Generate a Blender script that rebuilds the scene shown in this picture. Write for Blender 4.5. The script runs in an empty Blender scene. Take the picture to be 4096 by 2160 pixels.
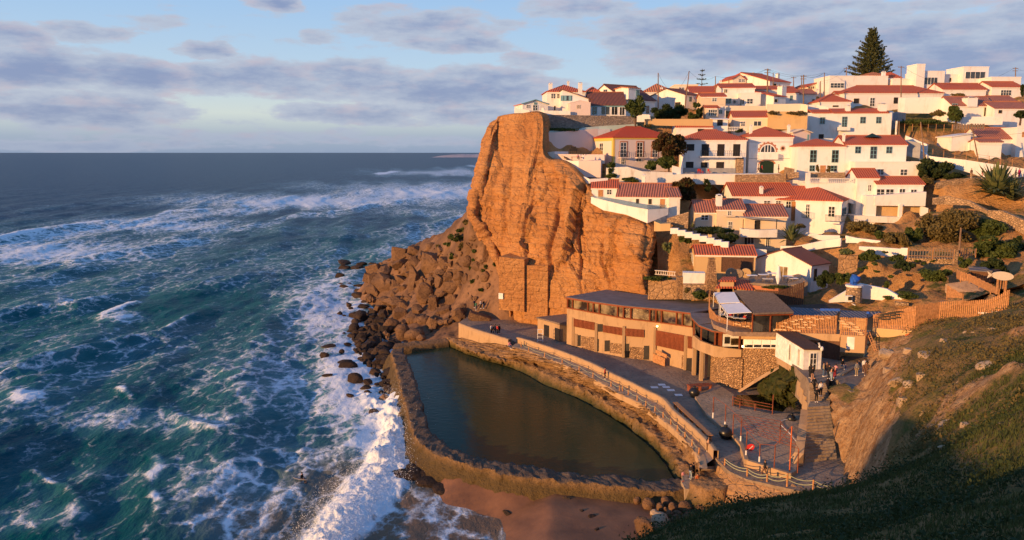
import bpy, math, random
import numpy as np
from mathutils import Vector, Matrix
random.seed(7); rng = np.random.default_rng(7)
S = bpy.context.scene
R = math.radians
# ------------------------------------------------------------------ camera, world, sun, exposure
FOC = 3215.0; PITCH = R(8.33); CZ = 38.0
cam = bpy.data.objects.new('camera', bpy.data.cameras.new('camera'))
S.collection.objects.link(cam); S.camera = cam
cam.location = (0, 0, CZ); cam.rotation_euler = (R(90) - PITCH, 0, 0)
cam.data.sensor_width = 36; cam.data.lens = 36 * FOC / 4096
cam.data.clip_start = 0.3; cam.data.clip_end = 200000
SUN_EL = R(8.5); SUNV = Vector((-0.80, -0.60, 0)).normalized() * math.cos(SUN_EL) + Vector((0, 0, math.sin(SUN_EL)))
sun = bpy.data.objects.new('sun', bpy.data.lights.new('sun', 'SUN')); S.collection.objects.link(sun)
sun.data.energy = 5.0; sun.data.angle = R(0.5); sun.data.color = (1.0, 0.54, 0.20)
sun.rotation_euler = SUNV.to_track_quat('Z', 'Y').to_euler()
S.view_settings.view_transform = 'Standard'; S.view_settings.look = 'None'
S.view_settings.exposure = 0.28; S.view_settings.gamma = 1.0
S.cycles.use_denoising = True

class NT:
    """small node tree helper"""
    def __init__(s, nt): s.nt = nt; s.n = nt.nodes; s.l = nt.links
    def new(s, t, **k):
        n = s.n.new(t)
        for a, b in k.items(): setattr(n, a, b)
        return n
    def put(s, sock, v):
        if isinstance(v, bpy.types.NodeSocket): s.l.new(v, sock)
        elif v is not None:
            if hasattr(sock.default_value, '__len__') and not hasattr(v, '__len__'): v = (v,) * len(sock.default_value)
            if hasattr(v, '__len__') and len(v) == 3 and len(sock.default_value) == 4: v = tuple(v) + (1,)
            sock.default_value = v
    def math(s, op, a, b=None, c=None, clamp=False):
        n = s.new('ShaderNodeMath', operation=op, use_clamp=clamp)
        s.put(n.inputs[0], a)
        if b is not None: s.put(n.inputs[1], b)
        if c is not None: s.put(n.inputs[2], c)
        return n.outputs[0]
    def vec(s, op, a, b=None):
        n = s.new('ShaderNodeVectorMath', operation=op); s.put(n.inputs[0], a)
        if b is not None: s.put(n.inputs[1], b)
        return n.outputs['Value'] if op in ('DOT_PRODUCT', 'LENGTH') else n.outputs[0]
    def mix(s, f, a, b, blend='MIX'):
        n = s.new('ShaderNodeMix', data_type='RGBA', blend_type=blend)
        s.put(n.inputs[0], f); s.put(n.inputs[6], a); s.put(n.inputs[7], b); return n.outputs[2]
    def noise(s, vec, scale, detail=3, rough=0.55, out='Fac', dist=0.0):
        n = s.new('ShaderNodeTexNoise'); s.put(n.inputs['Vector'], vec)
        n.inputs['Scale'].default_value = scale; n.inputs['Detail'].default_value = detail
        n.inputs['Roughness'].default_value = rough; n.inputs['Distortion'].default_value = dist
        return n.outputs[out]
    def voro(s, vec, scale, feat='F1', out='Distance', rnd=1.0):
        n = s.new('ShaderNodeTexVoronoi', feature=feat); s.put(n.inputs['Vector'], vec)
        n.inputs['Scale'].default_value = scale; n.inputs['Randomness'].default_value = rnd
        return n.outputs[out]
    def ramp(s, f, stops, interp='LINEAR'):
        n = s.new('ShaderNodeValToRGB'); e = n.color_ramp.elements; n.color_ramp.interpolation = interp
        while len(e) < len(stops): e.new(0.5)
        for k, (p, c) in enumerate(stops):
            e[k].position = p; e[k].color = (tuple(c) + (1,)) if hasattr(c, '__len__') else (c, c, c, 1)
        s.put(n.inputs[0], f); return n.outputs[0]
    def mapr(s, v, a, b, c=0.0, d=1.0, smooth=False):
        n = s.new('ShaderNodeMapRange', interpolation_type='SMOOTHSTEP' if smooth else 'LINEAR')
        for k, x in enumerate((v, a, b, c, d)): s.put(n.inputs[k], x)
        return n.outputs[0]
    def scalev(s, v, x): return s.vec('MULTIPLY', v, x)

def srgb(r, g, b):
    f = lambda c: ((c / 255 + 0.055) / 1.055) ** 2.4 if c > 10 else c / 255 / 12.92
    return (f(r), f(g), f(b))

world = bpy.data.worlds.new("World"); S.world = world; world.use_nodes = True
wt = NT(world.node_tree); wt.n.clear()
sky = wt.new('ShaderNodeTexSky', sky_type='NISHITA', sun_disc=False)
sky.sun_elevation = SUN_EL; sky.sun_rotation = math.atan2(SUNV.x, SUNV.y); sky.altitude = 40
tc = wt.new('ShaderNodeTexCoord'); sep = wt.new('ShaderNodeSeparateXYZ'); wt.put(sep.inputs[0], tc.outputs['Generated'])
az = wt.math('ARCTAN2', sep.outputs[0], sep.outputs[1]); el = wt.math('ARCSINE', sep.outputs[2])
cmb = wt.new('ShaderNodeCombineXYZ'); wt.put(cmb.inputs[0], az); wt.put(cmb.inputs[1], el)
ae = cmb.outputs[0]
w1 = wt.noise(wt.scalev(ae, (1, 2.6, 1)), 9, 5, 0.62, 'Color')
w1 = wt.vec('MULTIPLY', wt.vec('SUBTRACT', w1, (0.5, 0.5, 0.5)), (0.13, 0.024, 0))
aew = wt.vec('ADD', ae, w1)
CL = [(120,175,290,42,1),(330,192,240,36,1),(650,192,250,40,1),(900,205,260,46,1),(1150,228,330,46,1.1),(1260,205,150,32,.9),
 (230,277,270,34,1.1),(60,245,160,20,.8),(1100,62,220,32,.9),(980,38,130,24,.7),(260,80,100,20,.8),(60,85,110,20,.8),(530,130,90,14,.9),
 (1150,107,150,20,.9),(1310,152,100,22,.8),(820,85,70,13,.6),(900,285,260,20,.9),(1180,292,190,24,.9),(600,340,420,16,.45),(1000,352,340,12,.45),
 (200,364,460,12,.55),(1700,62,330,38,.9),(2000,112,520,52,1.1),(2350,160,420,60,1.2),(2500,62,190,36,.9),(1450,20,170,24,.8),(710,8,90,16,.9),
 (1930,22,340,20,.8),(1590,100,110,26,.8),(2300,15,240,14,.7),(1750,165,260,24,.7),(450,60,120,14,.4),(1500,265,300,40,.3)]
acc = None
for (dx, dy, rx, ry, w) in CL:
    fx, fy = dx * 1.5907, dy * 1.5907
    a = math.atan((fx - 2048) / FOC / 1.0); e = math.atan((1080 - fy) / FOC * math.cos(a)) - PITCH * math.cos(a)
    d = wt.vec('MULTIPLY', wt.vec('SUBTRACT', aew, (a, e, 0)), (1 / (rx * 1.1 * 1.5907 / FOC), 1 / (ry * 1.5 * 1.5907 / FOC), 0))
    g = wt.math('MAXIMUM', wt.math('MULTIPLY_ADD', wt.vec('DOT_PRODUCT', d, d), -w, w), 0.0)
    acc = g if acc is None else wt.math('MAXIMUM', acc, g)
fb = wt.noise(wt.scalev(ae, (1, 3.2, 1)), 16, 7, 0.62)
fb2 = wt.noise(wt.scalev(ae, (1, 4.0, 1)), 5, 4, 0.6)
hi = wt.mapr(el, 0.22, 0.4)                       # beyond the area surveyed: free noise clouds
field = wt.math('ADD', acc, wt.math('MULTIPLY', wt.math('SUBTRACT', fb, 0.5), 1.75))
field = wt.math('ADD', field, wt.math('MULTIPLY', hi, wt.math('SUBTRACT', fb2, 1.1)))
field = wt.math('ADD', field, wt.math('MULTIPLY', wt.math('SUBTRACT', fb2, 0.5), 0.9))
cov = wt.mapr(field, 0.10, 0.50, 0, 0.93, True)
skyc = wt.ramp(wt.mapr(el, 0.0, 0.35), [(0.0, srgb(150,168,196)), (0.05, srgb(168,184,204)), (0.13, srgb(214,225,222)), (0.26, srgb(192,217,238)), (0.50, srgb(166,203,242)), (0.75, srgb(128,165,214)), (1.0, srgb(100,142,198))])
core = wt.mapr(field, 0.35, 1.3, 0, 1, True)
cl1 = wt.mix(core, srgb(190,199,218), srgb(138,154,194))
pink = wt.mapr(wt.noise(wt.scalev(ae, (1, 3, 1)), 22, 3), 0.5, 0.7, 0, 0.65)
cl1 = wt.mix(wt.math('MULTIPLY', pink, wt.math('SUBTRACT', 1.0, wt.math('MULTIPLY', core, 0.55))), cl1, srgb(202,188,202))
cl1 = wt.mix(wt.mapr(el, 0.0, 0.05, 0.6, 0.0), cl1, srgb(154,170,198))
full = wt.mix(cov, skyc, cl1)
full = wt.mix(1.0, full, (10, 10, 10), 'MULTIPLY')
full = wt.mix(0.92, sky.outputs[0], full)
bg = wt.new('ShaderNodeBackground'); wt.put(bg.inputs[0], full); bg.inputs[1].default_value = 0.082
wo = wt.new('ShaderNodeOutputWorld'); wt.l.new(bg.outputs[0], wo.inputs[0])

# ------------------------------------------------------------------ survey: photo pixels (4096 wide, or an enlarged frame of it) to world points
REGS = {0: (0, 0, 1.0), 1: (1800, 200, 2.859), 2: (2500, 200, 3.195), 3: (3200, 80, 2.829), 4: (2100, 450, 2.716), 5: (2600, 450, 3.0175),
        6: (3200, 450, 2.7165), 7: (2500, 780, 3.0175), 8: (3200, 850, 2.7165), 9: (2050, 1080, 2.6116), 10: (2800, 1150, 2.7156),
        11: (2400, 1550, 2.2264), 12: (1350, 850, 2.263), 13: (1200, 1350, 1.677)}
REG = REGS[0]
def use(k):
    global REG; REG = REGS[k]
def fx(x): return REG[0] + x / REG[2]
def fy(y): return REG[1] + y / REG[2]
CP, SP = math.cos(PITCH), math.sin(PITCH)
def ray(x, y):
    cx = (fx(x) - 2048) / FOC; cy = (1080 - fy(y)) / FOC
    return Vector((cx, CP + cy * SP, -SP + cy * CP))
def P(x, y, D):
    d = ray(x, y); return Vector((0, 0, CZ)) + d * (D / d.y)
def PZ(x, y, z):
    d = ray(x, y); return Vector((0, 0, CZ)) + d * ((z - CZ) / d.z)

# ------------------------------------------------------------------ noise in numpy
_perm = rng.permutation(4096)
def _h(ix, iy, iz): return _perm[(_perm[(_perm[ix & 4095] + iy) & 4095] + iz) & 4095] / 4095.0
def vnoise(x, y, z=0.0):
    x, y, z = np.broadcast_arrays(np.asarray(x, float), np.asarray(y, float), np.asarray(z, float))
    ix, iy, iz = np.floor(x).astype(int), np.floor(y).astype(int), np.floor(z).astype(int)
    f = [x - ix, y - iy, z - iz]; f = [t * t * t * (t * (t * 6 - 15) + 10) for t in f]
    r = 0
    for a in (0, 1):
        for b in (0, 1):
            for c in (0, 1):
                w = (f[0] if a else 1 - f[0]) * (f[1] if b else 1 - f[1]) * (f[2] if c else 1 - f[2])
                r = r + w * _h(ix + a, iy + b, iz + c)
    return r * 2 - 1
def fbm(x, y, z=0.0, o=4, g=0.5):
    r = 0; a = 1; s = 0
    for k in range(o):
        r = r + a * vnoise(np.asarray(x) * 2 ** k + 17 * k, np.asarray(y) * 2 ** k + 5 * k, np.asarray(z) * 2 ** k); s += a; a *= g
    return r / s

# ------------------------------------------------------------------ meshes and objects
def tag(o, label=None, cat=None, group=None, kind=None):
    if label: o['label'] = label
    if cat: o['category'] = cat
    if group: o['group'] = group
    if kind: o['kind'] = kind
    return o
def link(o, parent=None):
    S.collection.objects.link(o)
    if parent: o.parent = parent
    return o
def empty(name, loc, rz=0.0, label=None, cat=None, group=None):
    o = bpy.data.objects.new(name, None); o.empty_display_size = 0.3
    o.location = loc; o.rotation_euler = (0, 0, rz); link(o); return tag(o, label, cat, group)
def mesh_np(name, V, F, mat=None, parent=None, smooth=False, recenter=False):
    me = bpy.data.meshes.new(name); V = np.asarray(V, dtype=np.float32).reshape(-1, 3)
    loc = None
    if recenter and len(V):
        loc = np.array([(V[:, 0].min() + V[:, 0].max()) / 2, (V[:, 1].min() + V[:, 1].max()) / 2, V[:, 2].min()]); V = V - loc
    if isinstance(F, np.ndarray):
        n, k = F.shape
        me.vertices.add(len(V)); me.vertices.foreach_set('co', V.ravel())
        me.loops.add(n * k); me.loops.foreach_set('vertex_index', F.astype(np.int32).ravel())
        me.polygons.add(n); me.polygons.foreach_set('loop_start', np.arange(0, n * k, k, dtype=np.int32))
        try: me.polygons.foreach_set('loop_total', np.full(n, k, dtype=np.int32))
        except Exception: pass
        me.update(calc_edges=True)
    else:
        me.from_pydata(V.tolist(), [], F)
    if smooth: me.polygons.foreach_set('use_smooth', np.ones(len(me.polygons), dtype=bool))
    if mat: me.materials.append(mat)
    me.update()
    o = bpy.data.objects.new(name, me); link(o, parent)
    if loc is not None: o.location = loc.tolist()
    return o
class MB:
    def __init__(s): s.v = []; s.f = []
    def add(s, vs, fs):
        k = len(s.v); s.v += [tuple(v) for v in vs]; s.f += [tuple(i + k for i in f) for f in fs]; return s
    def box(s, x0, x1, y0, y1, z0, z1):
        return s.add([(x0,y0,z0),(x1,y0,z0),(x1,y1,z0),(x0,y1,z0),(x0,y0,z1),(x1,y0,z1),(x1,y1,z1),(x0,y1,z1)],
                     [(0,3,2,1),(4,5,6,7),(0,1,5,4),(1,2,6,5),(2,3,7,6),(3,0,4,7)])
    def obox(s, c, ux, uy, hx, hy, z0, z1):
        c = Vector(c[:2]).to_3d(); ux = Vector(ux).to_3d(); uy = Vector(uy).to_3d()
        q = [c - ux*hx - uy*hy, c + ux*hx - uy*hy, c + ux*hx + uy*hy, c - ux*hx + uy*hy]
        return s.add([(p.x,p.y,z0) for p in q] + [(p.x,p.y,z1) for p in q], [(0,3,2,1),(4,5,6,7),(0,1,5,4),(1,2,6,5),(2,3,7,6),(3,0,4,7)])
    def prism(s, poly, z0, z1):
        n = len(poly); zz = z1 if hasattr(z1, '__len__') else [z1] * n; yy = z0 if hasattr(z0, '__len__') else [z0] * n
        area = sum(poly[i][0]*poly[(i+1)%n][1]-poly[(i+1)%n][0]*poly[i][1] for i in range(n))
        if area < 0: poly = poly[::-1]; zz = list(zz)[::-1]; yy = list(yy)[::-1]
        return s.add([(p[0],p[1],z) for p, z in zip(poly, yy)] + [(p[0],p[1],z) for p, z in zip(poly, zz)],
                     [tuple(range(n-1,-1,-1)), tuple(range(n, 2*n))] + [(i,(i+1)%n,n+(i+1)%n,n+i) for i in range(n)])
    def tube(s, pts, r, n=6, cap=True):
        pts = [Vector(p) for p in pts]; rr = r if hasattr(r, '__len__') else [r] * len(pts); k = len(s.v)
        for i, p in enumerate(pts):
            t = (pts[min(i+1, len(pts)-1)] - pts[max(i-1, 0)]).normalized()
            a = t.cross(Vector((0,0,1)) if abs(t.z) < 0.9 else Vector((1,0,0))).normalized(); b = t.cross(a)
            for j in range(n):
                w = 2*math.pi*j/n; s.v.append(tuple(p + (a*math.cos(w) + b*math.sin(w)) * rr[i]))
        for i in range(len(pts)-1):
            for j in range(n):
                s.f.append((k+i*n+j, k+i*n+(j+1)%n, k+(i+1)*n+(j+1)%n, k+(i+1)*n+j))
        if cap: s.f.append(tuple(k+j for j in range(n-1,-1,-1))); s.f.append(tuple(k+(len(pts)-1)*n+j for j in range(n)))
        return s
    def blob(s, c, rx, ry, rz, nu=8, nv=6):
        k = len(s.v)
        for i in range(nv+1):
            a = math.pi*i/nv
            for j in range(nu):
                b = 2*math.pi*j/nu; s.v.append((c[0]+rx*math.sin(a)*math.cos(b), c[1]+ry*math.sin(a)*math.sin(b), c[2]+rz*math.cos(a)))
        for i in range(nv):
            for j in range(nu): s.f.append((k+i*nu+j, k+(i+1)*nu+j, k+(i+1)*nu+(j+1)%nu, k+i*nu+(j+1)%nu))
        return s
    def disc(s, c, ax, r, t, n=14, hole=0):   # disc with axis 'ax' (vector), thickness t
        ax = Vector(ax).normalized(); a = ax.orthogonal().normalized(); b = ax.cross(a); c = Vector(c)
        o0 = [c + (a*math.cos(2*math.pi*i/n)+b*math.sin(2*math.pi*i/n))*r for i in range(n)]
        if not hole:
            return s.add([p for p in o0] + [p + ax*t for p in o0], [tuple(range(n-1,-1,-1)), tuple(range(n,2*n))] + [(i,(i+1)%n,n+(i+1)%n,n+i) for i in range(n)])
        i0 = [c + (p-c)*(hole/r) for p in o0]
        vs = o0 + i0 + [p+ax*t for p in o0] + [p+ax*t for p in i0]; fs = []
        for i in range(n):
            j = (i+1) % n
            fs += [(i, n+i, n+j, j), (2*n+i, 2*n+j, 3*n+j, 3*n+i), (i, j, 2*n+j, 2*n+i), (n+j, n+i, 3*n+i, 3*n+j)]
        return s.add(vs, fs)
    def build(s, name, mat, parent=None, smooth=False, recenter=None):
        o = mesh_np(name, s.v, s.f, mat, parent, smooth, recenter if recenter is not None else parent is None)
        return o
def copy_tree(o, parent=None):
    c = o.copy(); S.collection.objects.link(c); c.parent = parent
    for ch in list(o.children): copy_tree(ch, c)
    return c
def grid_faces(nu, nv):
    i = np.arange(nu - 1)[:, None] * nv + np.arange(nv - 1)[None, :]
    return np.stack([i, i + nv, i + nv + 1, i + 1], -1).reshape(-1, 4)
def set_attr(o, name, arr):
    a = o.data.attributes.new(name, 'FLOAT', 'POINT'); a.data.foreach_set('value', np.asarray(arr, dtype=np.float32).ravel())

# ------------------------------------------------------------------ materials
MATS = {}
def base_mat(name, rough=0.85, spec=0.3):
    m = bpy.data.materials.new(name); m.use_nodes = True; t = NT(m.node_tree); t.n.clear()
    b = t.new('ShaderNodeBsdfPrincipled'); o = t.new('ShaderNodeOutputMaterial'); t.l.new(b.outputs[0], o.inputs[0])
    b.inputs['Roughness'].default_value = rough; b.inputs['Specular IOR Level'].default_value = spec
    MATS[name] = m; return m, t, b
def pos(t): return t.new('ShaderNodeNewGeometry').outputs['Position']
def bump(t, b, h, dist, strength=1.0):
    n = t.new('ShaderNodeBump'); n.inputs['Distance'].default_value = dist; n.inputs['Strength'].default_value = strength
    t.put(n.inputs['Height'], h); t.put(b.inputs['Normal'], n.outputs[0])
def simple(name, col, rough=0.8, var=0.15, scale=1.5, spec=0.3, metal=0.0, bd=0.0):
    m, t, b = base_mat(name, rough, spec); p = pos(t)
    f = t.noise(p, scale, 4)
    t.put(b.inputs['Base Color'], t.mix(t.mapr(f, 0.3, 0.7), tuple(c * (1 - var) for c in col), tuple(min(1, c * (1 + var)) for c in col)))
    b.inputs['Metallic'].default_value = metal
    if bd: bump(t, b, t.noise(p, scale * 6, 4), bd)
    return m
def plaster(name, col, stain=(0.45, 0.36, 0.27), amt=0.35):
    m, t, b = base_mat(name, 0.9, 0.2); p = pos(t)
    f = t.noise(t.scalev(p, (1, 1, 0.35)), 0.9, 6, 0.65)
    g = t.noise(p, 5, 4, 0.6)
    s = t.math('MULTIPLY', t.mapr(f, 0.52, 0.78), amt)
    c = t.mix(s, col, stain); c = t.mix(t.mapr(g, 0.35, 0.7, 0, 0.10), c, (0.5, 0.44, 0.38))
    t.put(b.inputs['Base Color'], c); bump(t, b, g, 0.03); return m
masonry_later = 1
plaster('white', (0.83, 0.80, 0.76), amt=.5); plaster('white_worn', (0.80, 0.76, 0.70), (0.40, 0.30, 0.20), 0.8)
plaster('beige', (0.72, 0.58, 0.42)); plaster('cream', (0.80, 0.68, 0.52)); plaster('pink', (0.76, 0.62, 0.56), amt=.2)
plaster('ochre', (0.60, 0.40, 0.19), (0.35, 0.22, 0.12), 0.5); plaster('yellow', (0.75, 0.48, 0.10), amt=.2)
plaster('concrete', (0.46, 0.30, 0.165), (0.22, 0.13, 0.07), 0.85); plaster('mint', (0.50, 0.62, 0.56), amt=.2)
simple('grey', (0.30, 0.30, 0.31)); simple('dark', (0.025, 0.02, 0.018), 0.6, .3); simple('dark_green', (0.012, 0.03, 0.015), 0.5, .2)
simple('blue', (0.20, 0.38, 0.42), 0.6); simple('blue_dark', (0.03, 0.08, 0.16), 0.6); simple('frame_white', (0.8, 0.78, 0.75), 0.6)
simple('wood', (0.46, 0.225, 0.095), 0.8, .3, 4); simple('wood_dark', (0.12, 0.06, 0.035), 0.8, .3, 4); simple('wood_red', (0.24, 0.065, 0.025), 0.7, .2, 3)
simple('wood_grey', (0.20, 0.15, 0.12), 0.85, .3, 4); simple('pole_wood', (0.22, 0.14, 0.09), 0.9, .3, 3)
simple('iron', (0.03, 0.028, 0.026), 0.5, .2); simple('rust', (0.24, 0.07, 0.035), 0.8, .4, 3); simple('white_paint', (0.78, 0.76, 0.74), 0.6)
simple('red_paint', (0.75, 0.05, 0.05), 0.5); simple('roof_felt', (0.16, 0.145, 0.15), 0.9, .2, .8); simple('bag', (0.012, 0.012, 0.014), 0.35, .3, 6, .5)
simple('canvas', (0.78, 0.78, 0.80), 0.9, .05); simple('rope', (0.40, 0.42, 0.26), 0.9); simple('wire', (0.02, 0.02, 0.022), 0.7)
simple('terracotta', (0.45, 0.17, 0.08), 0.85); simple('orange_paint', (0.62, 0.13, 0.03), 0.8, .1); simple('tarp', (0.02, 0.10, 0.50), 0.5, .3, 3)
simple('skin', (0.50, 0.28, 0.18), 0.6, .05); simple('skin_light', (0.62, 0.38, 0.27), 0.6, .05)
CLOTH = {}
for n_, c_ in dict(black=(.015,.015,.018), navy=(.02,.03,.07), red=(.42,.03,.03), white=(.75,.73,.72), grey=(.22,.22,.24), jeans=(.07,.12,.22), pale_jeans=(.30,.38,.46),
                   brown=(.16,.09,.06), pink=(.70,.30,.33), green=(.10,.35,.20), orange=(.55,.16,.06), magenta=(.50,.02,.16), khaki=(.32,.25,.16), tan=(.5,.34,.22)).items():
    CLOTH[n_] = simple('cloth_' + n_, c_, 0.9, .1, 8)
simple('hair_dark', (.02,.013,.01), .6); simple('hair_brown', (.09,.045,.02), .6)
m, t, b = base_mat('glass', 0.08, 0.8); f = t.noise(pos(t), 0.8, 3)
t.put(b.inputs['Base Color'], t.mix(t.mapr(f, .35, .65), (0.015, 0.017, 0.02), (0.05, 0.05, 0.05)))
m, t, b = base_mat('glass_warm', 0.06, 1.0); f = t.noise(pos(t), 0.5, 4)
t.put(b.inputs['Base Color'], t.mix(t.mapr(f, .4, .6), (0.05, 0.03, 0.015), (0.45, 0.34, 0.18))); b.inputs['Metallic'].default_value = 0.25
m, t, b = base_mat('lamp_glow', 0.5); b.inputs['Emission Color'].default_value = (1, .62, .22, 1); b.inputs['Emission Strength'].default_value = 6

def tile(name, c1, c2, pitch=0.42, blotch=0.3, old=(0.20, 0.12, 0.10)):
    m, t, b = base_mat(name, 0.8, 0.25)
    tcx = t.new('ShaderNodeTexCoord'); sx = t.new('ShaderNodeSeparateXYZ'); t.put(sx.inputs[0], tcx.outputs['Object'])
    sn = t.new('ShaderNodeSeparateXYZ'); t.put(sn.inputs[0], tcx.outputs['Normal'])
    sel = t.math('GREATER_THAN', t.math('ABSOLUTE', sn.outputs[0]), t.math('ABSOLUTE', sn.outputs[1]))
    u = t.math('ADD', t.math('MULTIPLY', sx.outputs[0], t.math('SUBTRACT', 1.0, sel)), t.math('MULTIPLY', sx.outputs[1], sel))
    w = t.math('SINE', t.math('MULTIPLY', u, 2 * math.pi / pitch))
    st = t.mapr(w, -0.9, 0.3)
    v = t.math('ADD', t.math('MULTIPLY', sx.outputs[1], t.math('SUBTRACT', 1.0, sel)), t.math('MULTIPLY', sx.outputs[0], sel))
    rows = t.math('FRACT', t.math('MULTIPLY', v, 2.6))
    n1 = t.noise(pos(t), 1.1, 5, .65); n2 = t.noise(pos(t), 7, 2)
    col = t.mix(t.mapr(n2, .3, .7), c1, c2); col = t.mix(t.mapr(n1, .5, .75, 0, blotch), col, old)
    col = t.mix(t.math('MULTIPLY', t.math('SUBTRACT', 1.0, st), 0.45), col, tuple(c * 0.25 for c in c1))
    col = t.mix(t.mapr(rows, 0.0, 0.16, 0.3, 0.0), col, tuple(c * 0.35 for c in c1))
    t.put(b.inputs['Base Color'], col); bump(t, b, w, 0.05); return m
tile('tile', (0.58, 0.10, 0.045), (0.70, 0.20, 0.10), .42, .5, (.32,.15,.11)); tile('tile_old', (0.42, 0.13, 0.085), (0.58, 0.25, 0.17), 0.46, 0.7)
tile('tile_fine', (0.56, 0.075, 0.035), (0.64, 0.12, 0.06), 0.3, .15); tile('tile_dark', (0.20, 0.075, 0.06), (0.30, 0.12, 0.09), 0.3, .6)
tile('tile_orange', (0.62, 0.20, 0.09), (0.68, 0.28, 0.14), 0.6, .2); tile('corrugated', (0.16, 0.16, 0.19), (0.22, 0.21, 0.24), 0.5, .3, (.12,.11,.11))

def rock(name, c1, c2, dark, strata=1.0, sc=1.0, blocks=0.0):
    m, t, b = base_mat(name, 0.92, 0.15); p = pos(t)
    wp = t.vec('ADD', p, t.vec('MULTIPLY', t.noise(p, 0.12, 3, .5, 'Color'), (2.5, 2.5, 1.0)))
    n1 = t.noise(wp, 0.10 * sc, 6, .6); n2 = t.noise(p, 1.3 * sc, 6, .65); st = t.noise(t.scalev(wp, (0.06, 0.06, 1.0)), 1.1 * sc, 5, .7)
    c = t.mix(t.mapr(n1, .35, .65), c1, c2); c = t.mix(t.mapr(st, .45, .7, 0, .45 * strata), c, tuple(x * .5 for x in c1))
    c = t.mix(t.mapr(n2, .52, .75, 0, .65), c, dark)
    h = t.math('ADD', t.math('MULTIPLY', n2, 0.8), t.math('MULTIPLY', st, 1.2 * strata))
    if blocks:
        vd = t.voro(t.scalev(wp, (1, 1, 1.6)), 0.55 * sc, 'DISTANCE_TO_EDGE'); h = t.math('ADD', h, t.math('MULTIPLY', t.mapr(vd, 0, .12), blocks))
        c = t.mix(t.mapr(vd, 0.0, .05, .5 * blocks, 0), c, dark)
    fine = t.noise(p, 6 * sc, 4, .7); h = t.math('ADD', h, t.math('MULTIPLY', fine, .25))
    t.put(b.inputs['Base Color'], c); bump(t, b, h, 0.6 / sc); return m
rock('cliff', (0.48, 0.215, 0.078), (0.60, 0.305, 0.12), (0.19, 0.085, 0.04), 1.0, 1.0, .2)
rock('boulder', (0.155, 0.088, 0.050), (0.27, 0.155, 0.085), (0.04, 0.025, 0.018), .6, 1.4, .15)
rock('wet_rock', (0.035, 0.026, 0.022), (0.085, 0.055, 0.038), (0.012, 0.010, 0.010), .2, 1.8)
rock('pale_rock', (0.46, 0.32, 0.20), (0.60, 0.46, 0.32), (0.20, 0.12, 0.07), .5, 1.4)
rock('soil_rock', (0.42, 0.24, 0.12), (0.52, 0.32, 0.17), (0.16, 0.10, 0.05), .4, 1.5, .3)
def masonry(name, c1, c2, mortar, sc=2.2):
    m, t, b = base_mat(name, 0.92, 0.15); p = pos(t)
    q = t.scalev(p, (1, 1, 1.5)); d = t.voro(q, sc, 'DISTANCE_TO_EDGE'); cc = t.voro(q, sc, 'F1', 'Color')
    sp_ = t.new('ShaderNodeSeparateXYZ'); t.put(sp_.inputs[0], cc)
    c = t.mix(sp_.outputs[0], c1, c2); c = t.mix(t.mapr(d, 0.02, .10, .8, 0), c, mortar)
    n = t.noise(p, .7, 5, .65); c = t.mix(t.mapr(n, .5, .75, 0, .5), c, tuple(x * .5 for x in c1))
    t.put(b.inputs['Base Color'], c); bump(t, b, t.math('ADD', t.mapr(d, 0, .12), t.math('MULTIPLY', n, .5)), 0.12); return m
masonry('stone', (0.34, 0.22, 0.13), (0.56, 0.38, 0.23), (0.42, 0.30, 0.19)); masonry('stone_grey', (0.24, 0.19, 0.16), (0.42, 0.33, 0.27), (0.33, 0.26, 0.21))
masonry('stone_small', (0.33, 0.19, 0.10), (0.58, 0.36, 0.19), (0.24, 0.15, 0.09), 3.2)
masonry('cliff_masonry', (0.50, 0.235, 0.09), (0.58, 0.30, 0.125), (0.42, 0.20, 0.08), 3.6)
def weedwall(name, c1, c2, alg):      # sea wall: rough concrete, weed and algae towards the water line
    m, t, b = base_mat(name, 0.85, 0.25); p = pos(t)
    n1 = t.noise(p, .35, 6, .65); n2 = t.noise(p, 2.4, 5, .7); sx = t.new('ShaderNodeSeparateXYZ'); t.put(sx.inputs[0], p)
    c = t.mix(t.mapr(n1, .35, .65), c1, c2); c = t.mix(t.mapr(n2, .48, .7, 0, .8), c, tuple(x * .35 for x in c1))
    hz = t.math('ADD', sx.outputs[2], t.math('MULTIPLY', n1, 1.6)); c = t.mix(t.mapr(hz, 3.0, 4.5, .95, 0), c, alg)
    t.put(b.inputs['Base Color'], c); bump(t, b, t.math('ADD', n2, n1), 0.5); return m
weedwall('sea_wall_top', (0.16, 0.115, 0.085), (0.24, 0.17, 0.12), (0.10, 0.07, 0.045)); weedwall('sea_wall', (0.26, 0.15, 0.075), (0.40, 0.24, 0.12), (0.11, 0.075, 0.03))
weedwall('bank', (0.30, 0.175, 0.085), (0.46, 0.27, 0.13), (0.06, 0.06, 0.018))
def ground(name, c1, c2, c3, s1=.25, s2=1.8):
    m, t, b = base_mat(name, 0.92, 0.2); p = pos(t); n1 = t.noise(p, s1, 5, .6); n2 = t.noise(p, s2, 5, .65)
    c = t.mix(t.mapr(n1, .4, .6), c1, c2); c = t.mix(t.mapr(n2, .5, .7, 0, .7), c, c3); t.put(b.inputs['Base Color'], c)
    bump(t, b, n2, 0.15); return m
ground('paving', (0.24, 0.18, 0.135), (0.33, 0.25, 0.18), (0.13, 0.09, 0.07)); ground('slab', (0.34, 0.25, 0.165), (0.43, 0.32, 0.22), (0.19, 0.13, 0.09))
ground('earth', (0.34, 0.20, 0.10), (0.44, 0.28, 0.14), (0.16, 0.12, 0.05)); ground('scree', (0.15, 0.085, 0.05), (0.26, 0.145, 0.08), (0.07, 0.045, 0.03), .15, .9)
ground('deck', (0.30, 0.20, 0.14), (0.36, 0.25, 0.18), (0.20, 0.13, 0.09))
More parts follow.
